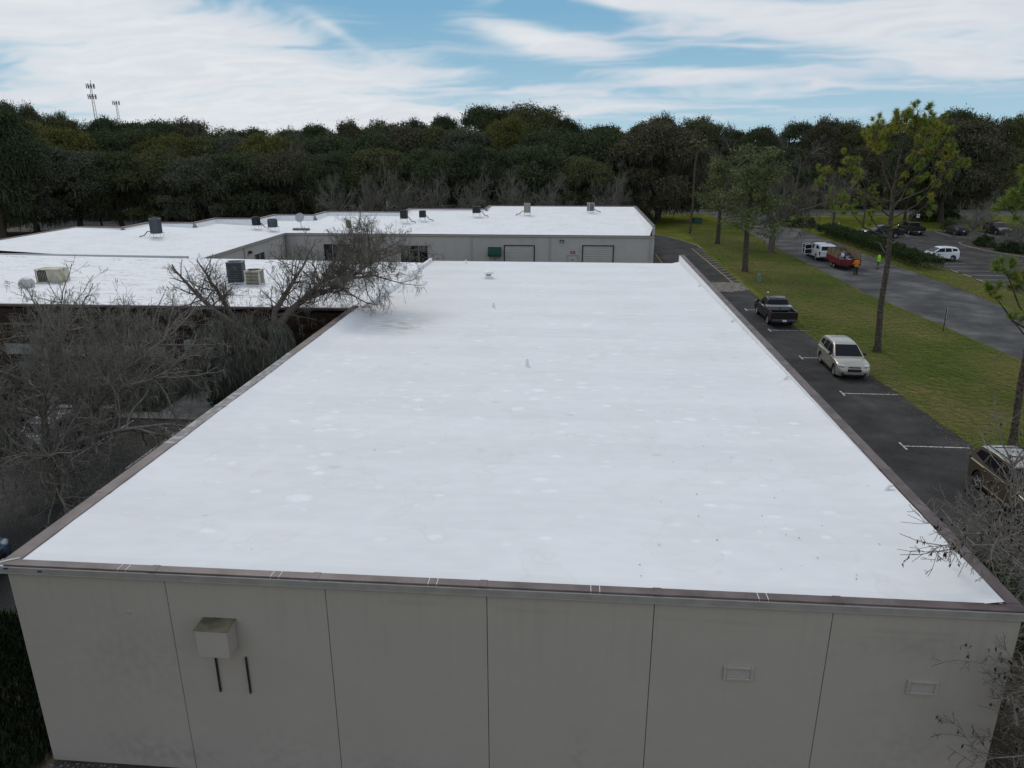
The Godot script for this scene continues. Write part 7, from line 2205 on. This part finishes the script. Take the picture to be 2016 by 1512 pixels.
func person(label: String, at: Vector3, turn: float, reach: Array, shirt: Material, trousers: Material, long_legs: bool, cap_m: Material) -> void:
	# local -Z is forward; reach holds the elbow and wrist of each arm
	var t := thing("person", label, "person", at, turn)
	var flesh := mat(lin(0.30, 0.17, 0.115), 0.6)
	var legs := [bone([0.1, 0.9, 0], [0.12, 0.5, -0.02], 0.088, 0.062), bone([0.12, 0.5, -0.02], [0.13, 0.09, 0.03], 0.06, 0.042), bone([-0.1, 0.9, 0], [-0.12, 0.5, -0.01], 0.088, 0.062), bone([-0.12, 0.5, -0.01], [-0.12, 0.09, 0.02], 0.06, 0.042)]
	var trunk := [bone([0, 0.95, 0], [0, 1.2, 0.01], 0.13, 0.135), bone([-0.06, 1.2, 0.01], [0.06, 1.2, 0.01], 0.12, 0.12), bone([-0.13, 1.4, 0.01], [0.13, 1.4, 0.01], 0.085, 0.085), bone([0, 1.15, 0], [0, 1.4, 0.0], 0.13, 0.12), bone([-0.09, 0.93, 0], [0.09, 0.93, 0], 0.1, 0.1)]
	var arms := []
	for i in 2:
		var s := 1.0 if i == 0 else -1.0
		var sh := [0.195 * s, 1.41, 0.01]
		arms.push_back(bone(sh, reach[i][0], 0.058, 0.046))
		arms.push_back(bone(reach[i][0], reach[i][1], 0.046, 0.03))
	var body := legs.duplicate()
	body.append_array(trunk)
	body.append_array(arms)
	body.append_array([bone([0, 1.44, 0], [0, 1.53, -0.01], 0.055, 0.05), bone([0, 1.58, -0.02], [0, 1.66, -0.005], 0.078, 0.088), bone([0, 1.55, -0.07], [0, 1.575, -0.05], 0.028, 0.05), bone([0, 1.6, -0.1], [0, 1.625, -0.085], 0.014, 0.012), bone([0.085, 1.6, 0.0], [0.09, 1.625, 0.005], 0.014, 0.018), bone([-0.085, 1.6, 0.0], [-0.09, 1.625, 0.005], 0.014, 0.018)])
	for i in 2: # palm, four unequal fingers, thumb
		var w: Vector3 = Vector3(reach[i][1][0], reach[i][1][1], reach[i][1][2])
		var el: Vector3 = Vector3(reach[i][0][0], reach[i][0][1], reach[i][0][2])
		var d := (w - el).normalized()
		var sd := d.cross(Vector3.UP if absf(d.y) < 0.9 else Vector3.RIGHT).normalized()
		var up := sd.cross(d)
		var pm := w + d * 0.08
		body.append([w, pm, 0.026, 0.034])
		for fi in 4:
			var b0 := pm + sd * (fi - 1.5) * 0.021
			var ln: float = [0.065, 0.078, 0.072, 0.055][fi]
			body.append([b0, b0 + d * ln * 0.55 - up * 0.01, 0.0095, 0.009])
			body.append([b0 + d * ln * 0.55 - up * 0.01, b0 + d * ln * 0.8 - up * ln * 0.45, 0.009, 0.008])
		body.append([w + d * 0.03 + sd * 0.025, w + d * 0.07 + sd * 0.062, 0.012, 0.01])
	obj("body", skin(body, 0.017, 0.022), flesh, t)
	var top := []
	for b in trunk + arms.slice(0, 4): top.push_back([b[0], b[1], b[2] + 0.022, b[3] + 0.02])
	for i in [5, 6, 7, 8]:
		if i < top.size() and not long_legs and i % 2 == 0: # short sleeves
			top[i] = [top[i][0], (top[i][0] as Vector3).lerp(top[i][1], 0.02), 0.05, 0.05]
	top.append(bone([-0.09, 0.9, 0], [0.09, 0.9, 0], 0.125, 0.125))
	obj("jacket" if long_legs else "shirt", skin(top, 0.024, 0.04), shirt, t)
	var tr := []
	for i in 4:
		var b: Array = legs[i]
		if i % 2 == 0: tr.append([b[0], b[1], b[2] + 0.028, b[3] + 0.03])
		elif long_legs: tr.append([b[0], b[1], b[2] + 0.03, b[3] + 0.035])
	tr.append(bone([-0.09, 0.93, 0], [0.09, 0.93, 0], 0.118, 0.118))
	obj("trousers" if long_legs else "shorts", skin(tr, 0.024, 0.03), trousers, t)
	for s in [-1.0, 1.0]:
		obj("shoe", skin([bone([0.125 * s, 0.06, 0.04], [0.13 * s, 0.045, -0.14], 0.056, 0.044), bone([0.125 * s, 0.1, 0.03], [0.125 * s, 0.06, 0.03], 0.052, 0.056)], 0.02, 0.03), M.rubber, t)
	obj("cap", skin([bone([0, 1.67, 0.0], [0, 1.675, 0.01], 0.098, 0.098), bone([-0.04, 1.675, -0.1], [0.04, 1.675, -0.1], 0.022, 0.022), bone([-0.03, 1.67, -0.15], [0.03, 1.67, -0.15], 0.014, 0.014)], 0.018, 0.03), cap_m, t)
	var ey := Geo.new()
	for s in [-1.0, 1.0]: ey.lathe([Vector2(0, 0.008), Vector2(0.008, 0.005), Vector2(0.011, 0)], 8, Transform3D(Basis(Vector3.RIGHT, -PI / 2), Vector3(0.032 * s, 1.632, -0.088)))
	obj("eyes", ey, M.rubber, t)
	var mo := Geo.new()
	mo.cbox(Vector3(0, 1.565, -0.094), Vector3(0.046, 0.01, 0.012), 0.004)
	obj("mouth", mo, mat(lin(0.2, 0.07, 0.06), 0.6), t)

func make_people() -> void:
	person("person in orange jacket and dark trousers facing the trailer's tailgate", Vector3(29.85, 0.012, -80.2), 0.15, [[[0.3, 1.14, -0.04], [0.2, 1.06, -0.24]], [[-0.3, 1.14, -0.04], [-0.2, 1.06, -0.24]]], mat(lin(0.62, 0.23, 0.01), 0.75), mat(lin(0.022, 0.026, 0.022), 0.9), true, mat(lin(0.02, 0.018, 0.016), 0.9))
	person("person in bright yellow-green shirt and shorts standing on the drive", Vector3(33.6, 0.012, -84.1), 1.1, [[[0.27, 1.16, -0.06], [0.12, 1.36, -0.2]], [[-0.27, 1.16, -0.06], [-0.1, 1.3, -0.22]]], mat(lin(0.32, 0.80, 0.02), 0.75), mat(lin(0.06, 0.062, 0.07), 0.9), false, mat(lin(0.02, 0.018, 0.016), 0.9))

# ---------------------------------------------------------------- signs, boxes, towers
func post_sign(called: String, label: String, at: Vector3, h: float, w: float, sh: float, turn: float, lean: float, face: Material) -> Node3D:
	var t := thing(called, label, "sign", at, turn)
	var p := Geo.new()
	p.tube([Vector3(0, -0.05, 0), Vector3(lean, h, 0)], [0.03, 0.03], 6, true)
	obj("post", p, M.black_metal, t)
	var s := Geo.new()
	s.cbox(Vector3(lean * 0.9, h - sh / 2, 0.035), Vector3(w, sh, 0.012), 0.004)
	obj("panel", s, face, t)
	return t

func make_furniture() -> void:
	post_sign("post_sign", "white sign on a leaning black post by the drive, near the tall pine", Vector3(27.4, 0, -55.2), 1.75, 0.42, 0.75, 1.15, 0.15, M.white_paint)
	var s2 := post_sign("post_sign", "small white sign with dark mark behind the black crew-cab pickup", Vector3(57.6, 0, -131.0), 1.9, 0.45, 0.6, -0.4, 0.0, M.white_paint)
	var mk := Geo.new()
	mk.cbox(Vector3(0, 1.62, 0.045), Vector3(0.24, 0.24, 0.008), 0.003)
	obj("symbol", mk, mat(lin(0.02, 0.05, 0.2), 0.6), s2)
	post_sign("post_sign", "dark-backed sign standing in the far end of the long hedge", Vector3(40.0, 0, -116.9), 1.9, 0.4, 0.7, 0.9, 0.0, M.galv)
	var st := post_sign("street_sign", "green street-name sign on a pole behind the left wing", Vector3(-67.0, 0, -118.3), 3.0, 0.04, 0.1, 0.2, 0.0, M.galv)
	for q in [[2.95, 1.2, 0.0], [3.15, 0.7, 1.5]]:
		var b := Geo.new()
		b.cbox(Vector3(0, q[0], 0.05), Vector3(q[1], 0.17, 0.012), 0.004, Basis(Vector3.UP, q[2]))
		obj("blade", b, mat(lin(0.01, 0.13, 0.075), 0.5), st)
	var up := thing("utility_pole", "dark leaning utility pole behind the left wing roof", "pole", Vector3(-80.5, 0, -121.5))
	var pg := Geo.new()
	pg.tube([Vector3(0, -0.2, 0), Vector3(-1.1, 8.5, 0)], [0.17, 0.12], 9, true)
	obj("shaft", pg, M.black_metal, up)
	var ug := mat(lin(0.10, 0.22, 0.17), 0.6)
	var pd := thing("utility_pedestal", "pale green utility pedestal standing on the lawn near the apron", "utility box", Vector3(18.65, 0, -75.1), 0.2)
	var g := Geo.new()
	g.cbox(Vector3(0, 0.36, 0), Vector3(0.32, 0.72, 0.32), 0.04)
	obj("cabinet", g, ug, pd)
	g = Geo.new()
	g.cbox(Vector3(0, 0.74, 0), Vector3(0.36, 0.1, 0.36), 0.03)
	obj("lid", g, ug, pd)
	var tf := thing("utility_transformer", "dark green transformer box on the grass before the road", "utility box", Vector3(21.4, 0, -132.6), 0.1)
	g = Geo.new()
	g.cbox(Vector3(0, 0.45, 0), Vector3(1.5, 0.9, 1.1), 0.05)
	obj("cabinet", g, mat(lin(0.015, 0.06, 0.04), 0.6), tf)
	g = Geo.new()
	g.cbox(Vector3(0, 0.92, 0), Vector3(1.56, 0.06, 1.16), 0.02)
	obj("lid", g, mat(lin(0.02, 0.075, 0.05), 0.6), tf)
	# litter on the lawn
	var lt := Geo.new()
	lt.cbox(Vector3(0, 0.05, 0), Vector3(0.22, 0.1, 0.16), 0.04, Basis(Vector3.UP, 0.5))
	var lo := obj("litter_scrap", lt, M.white_paint)
	lo.position = Vector3(18.2, 0.0, -69.4)
	tag(lo, "white scrap of litter on the grass behind the black pickup", "litter")
	# steel picnic table on the gravel at the near right corner
	var pt := thing("picnic_table", "dark steel table half hidden at the warehouse's near right corner", "table", Vector3(9.9, 0, -11.9), 0.05)
	g = Geo.new()
	g.cbox(Vector3(0, 0.74, 0), Vector3(1.5, 0.05, 0.75), 0.015)
	obj("tabletop", g, M.black_metal, pt)
	for s in [-1.0, 1.0]:
		g = Geo.new()
		g.cbox(Vector3(0, 0.44, s * 0.7), Vector3(1.5, 0.05, 0.28), 0.015)
		obj("bench", g, M.black_metal, pt)
		g = Geo.new()
		g.tube([Vector3(s * 0.55, 0.0, -0.7), Vector3(s * 0.55, 0.42, -0.7), Vector3(s * 0.55, 0.42, 0.7), Vector3(s * 0.55, 0.0, 0.7)], [0.025, 0.025, 0.025, 0.025], 6, true)
		g.tube([Vector3(s * 0.55, 0.42, 0), Vector3(s * 0.55, 0.73, 0)], [0.025, 0.025], 6)
		obj("leg", g, M.black_metal, pt)
	# pale house glimpsed through the trees
	var hs := thing("pale_house", "white house glimpsed between trunks behind the bare grey trees", "house", Vector3(-34, 0, -168), 0.1)
	g = Geo.new()
	g.box(Vector3(0, 2.6, 0), Vector3(16, 5.2, 7))
	obj("wall", g, M.white_paint, hs)
	g = Geo.new()
	g.prism(PackedVector2Array([Vector2(-4.2, 5.2), Vector2(4.2, 5.2), Vector2(0, 8.2)]), Transform3D(Basis(Vector3(0, 0, 1), Vector3(0, 1, 0), Vector3(-1, 0, 0)), Vector3(8.4, 0, 0)), 16.8)
	obj("roof", g, mat(lin(0.5, 0.5, 0.5), 0.7), hs)
	for x in [-5.5, -2.0, 2.0, 5.5]:
		g = Geo.new()
		g.box(Vector3(x, 2.4, 3.5), Vector3(1.4, 1.5, 0.05))
		obj("window", g, M.glass, hs)
	# antenna masts over the wood
	var k := 0
	for q in [[Vector3(-167.8, 0, -260), 32.8, 0.28, "tall lattice phone mast rising over the trees on the left"], [Vector3(-184.0, 0, -300), 29.4, 0.22, "shorter floodlight-like mast right of the phone mast"]]:
		var m := thing("antenna_mast", q[3], "mast", q[0], 0.5)
		var h: float = q[1]
		g = Geo.new()
		for c in 3:
			var a := TAU * c / 3
			g.tube([Vector3(cos(a), 0, sin(a)) * 0.9, Vector3(cos(a) * 0.35, h, sin(a) * 0.35)], [0.09, 0.06], 5)
		for i in 26:
			var y := h * i / 26.0
			var r := lerpf(0.9, 0.35, i / 26.0)
			for c in 3:
				var a := TAU * c / 3
				var b := TAU * (c + 1) / 3
				g.tube([Vector3(cos(a) * r, y, sin(a) * r), Vector3(cos(b) * r, y + h / 26.0, sin(b) * r)], [0.03, 0.03], 3)
		obj("lattice", g, M.black_metal, m)
		for lv in ([0.0, -3.4] if k == 0 else [0.0]):
			g = Geo.new()
			for c in 9:
				var a := TAU * c / 9
				var o := Vector3(cos(a) * 1.3, h + lv - 0.4, sin(a) * 1.3)
				g.cbox(o, Vector3(0.16, 1.6, 0.24), 0.05, Basis(Vector3.UP, -a))
				g.tube([Vector3(0, h + lv - 0.4, 0), o], [0.06, 0.06], 4)
			obj("antenna_ring", g, M.black_metal, m)
		if k == 0:
			g = Geo.new()
			g.tube([Vector3(0.3, h, 0), Vector3(0.3, h + 1.6, 0)], [0.08, 0.08], 5, true)
			obj("top_whip", g, M.black_metal, m)
		k += 1

func _ready() -> void:
	for step in [make_stage, make_materials, make_ground, make_warehouse, make_brick_building, make_grey_building, make_roof_units, make_forest, make_pines, make_near_trees, make_vehicles, make_people, make_furniture]:
		step.call()
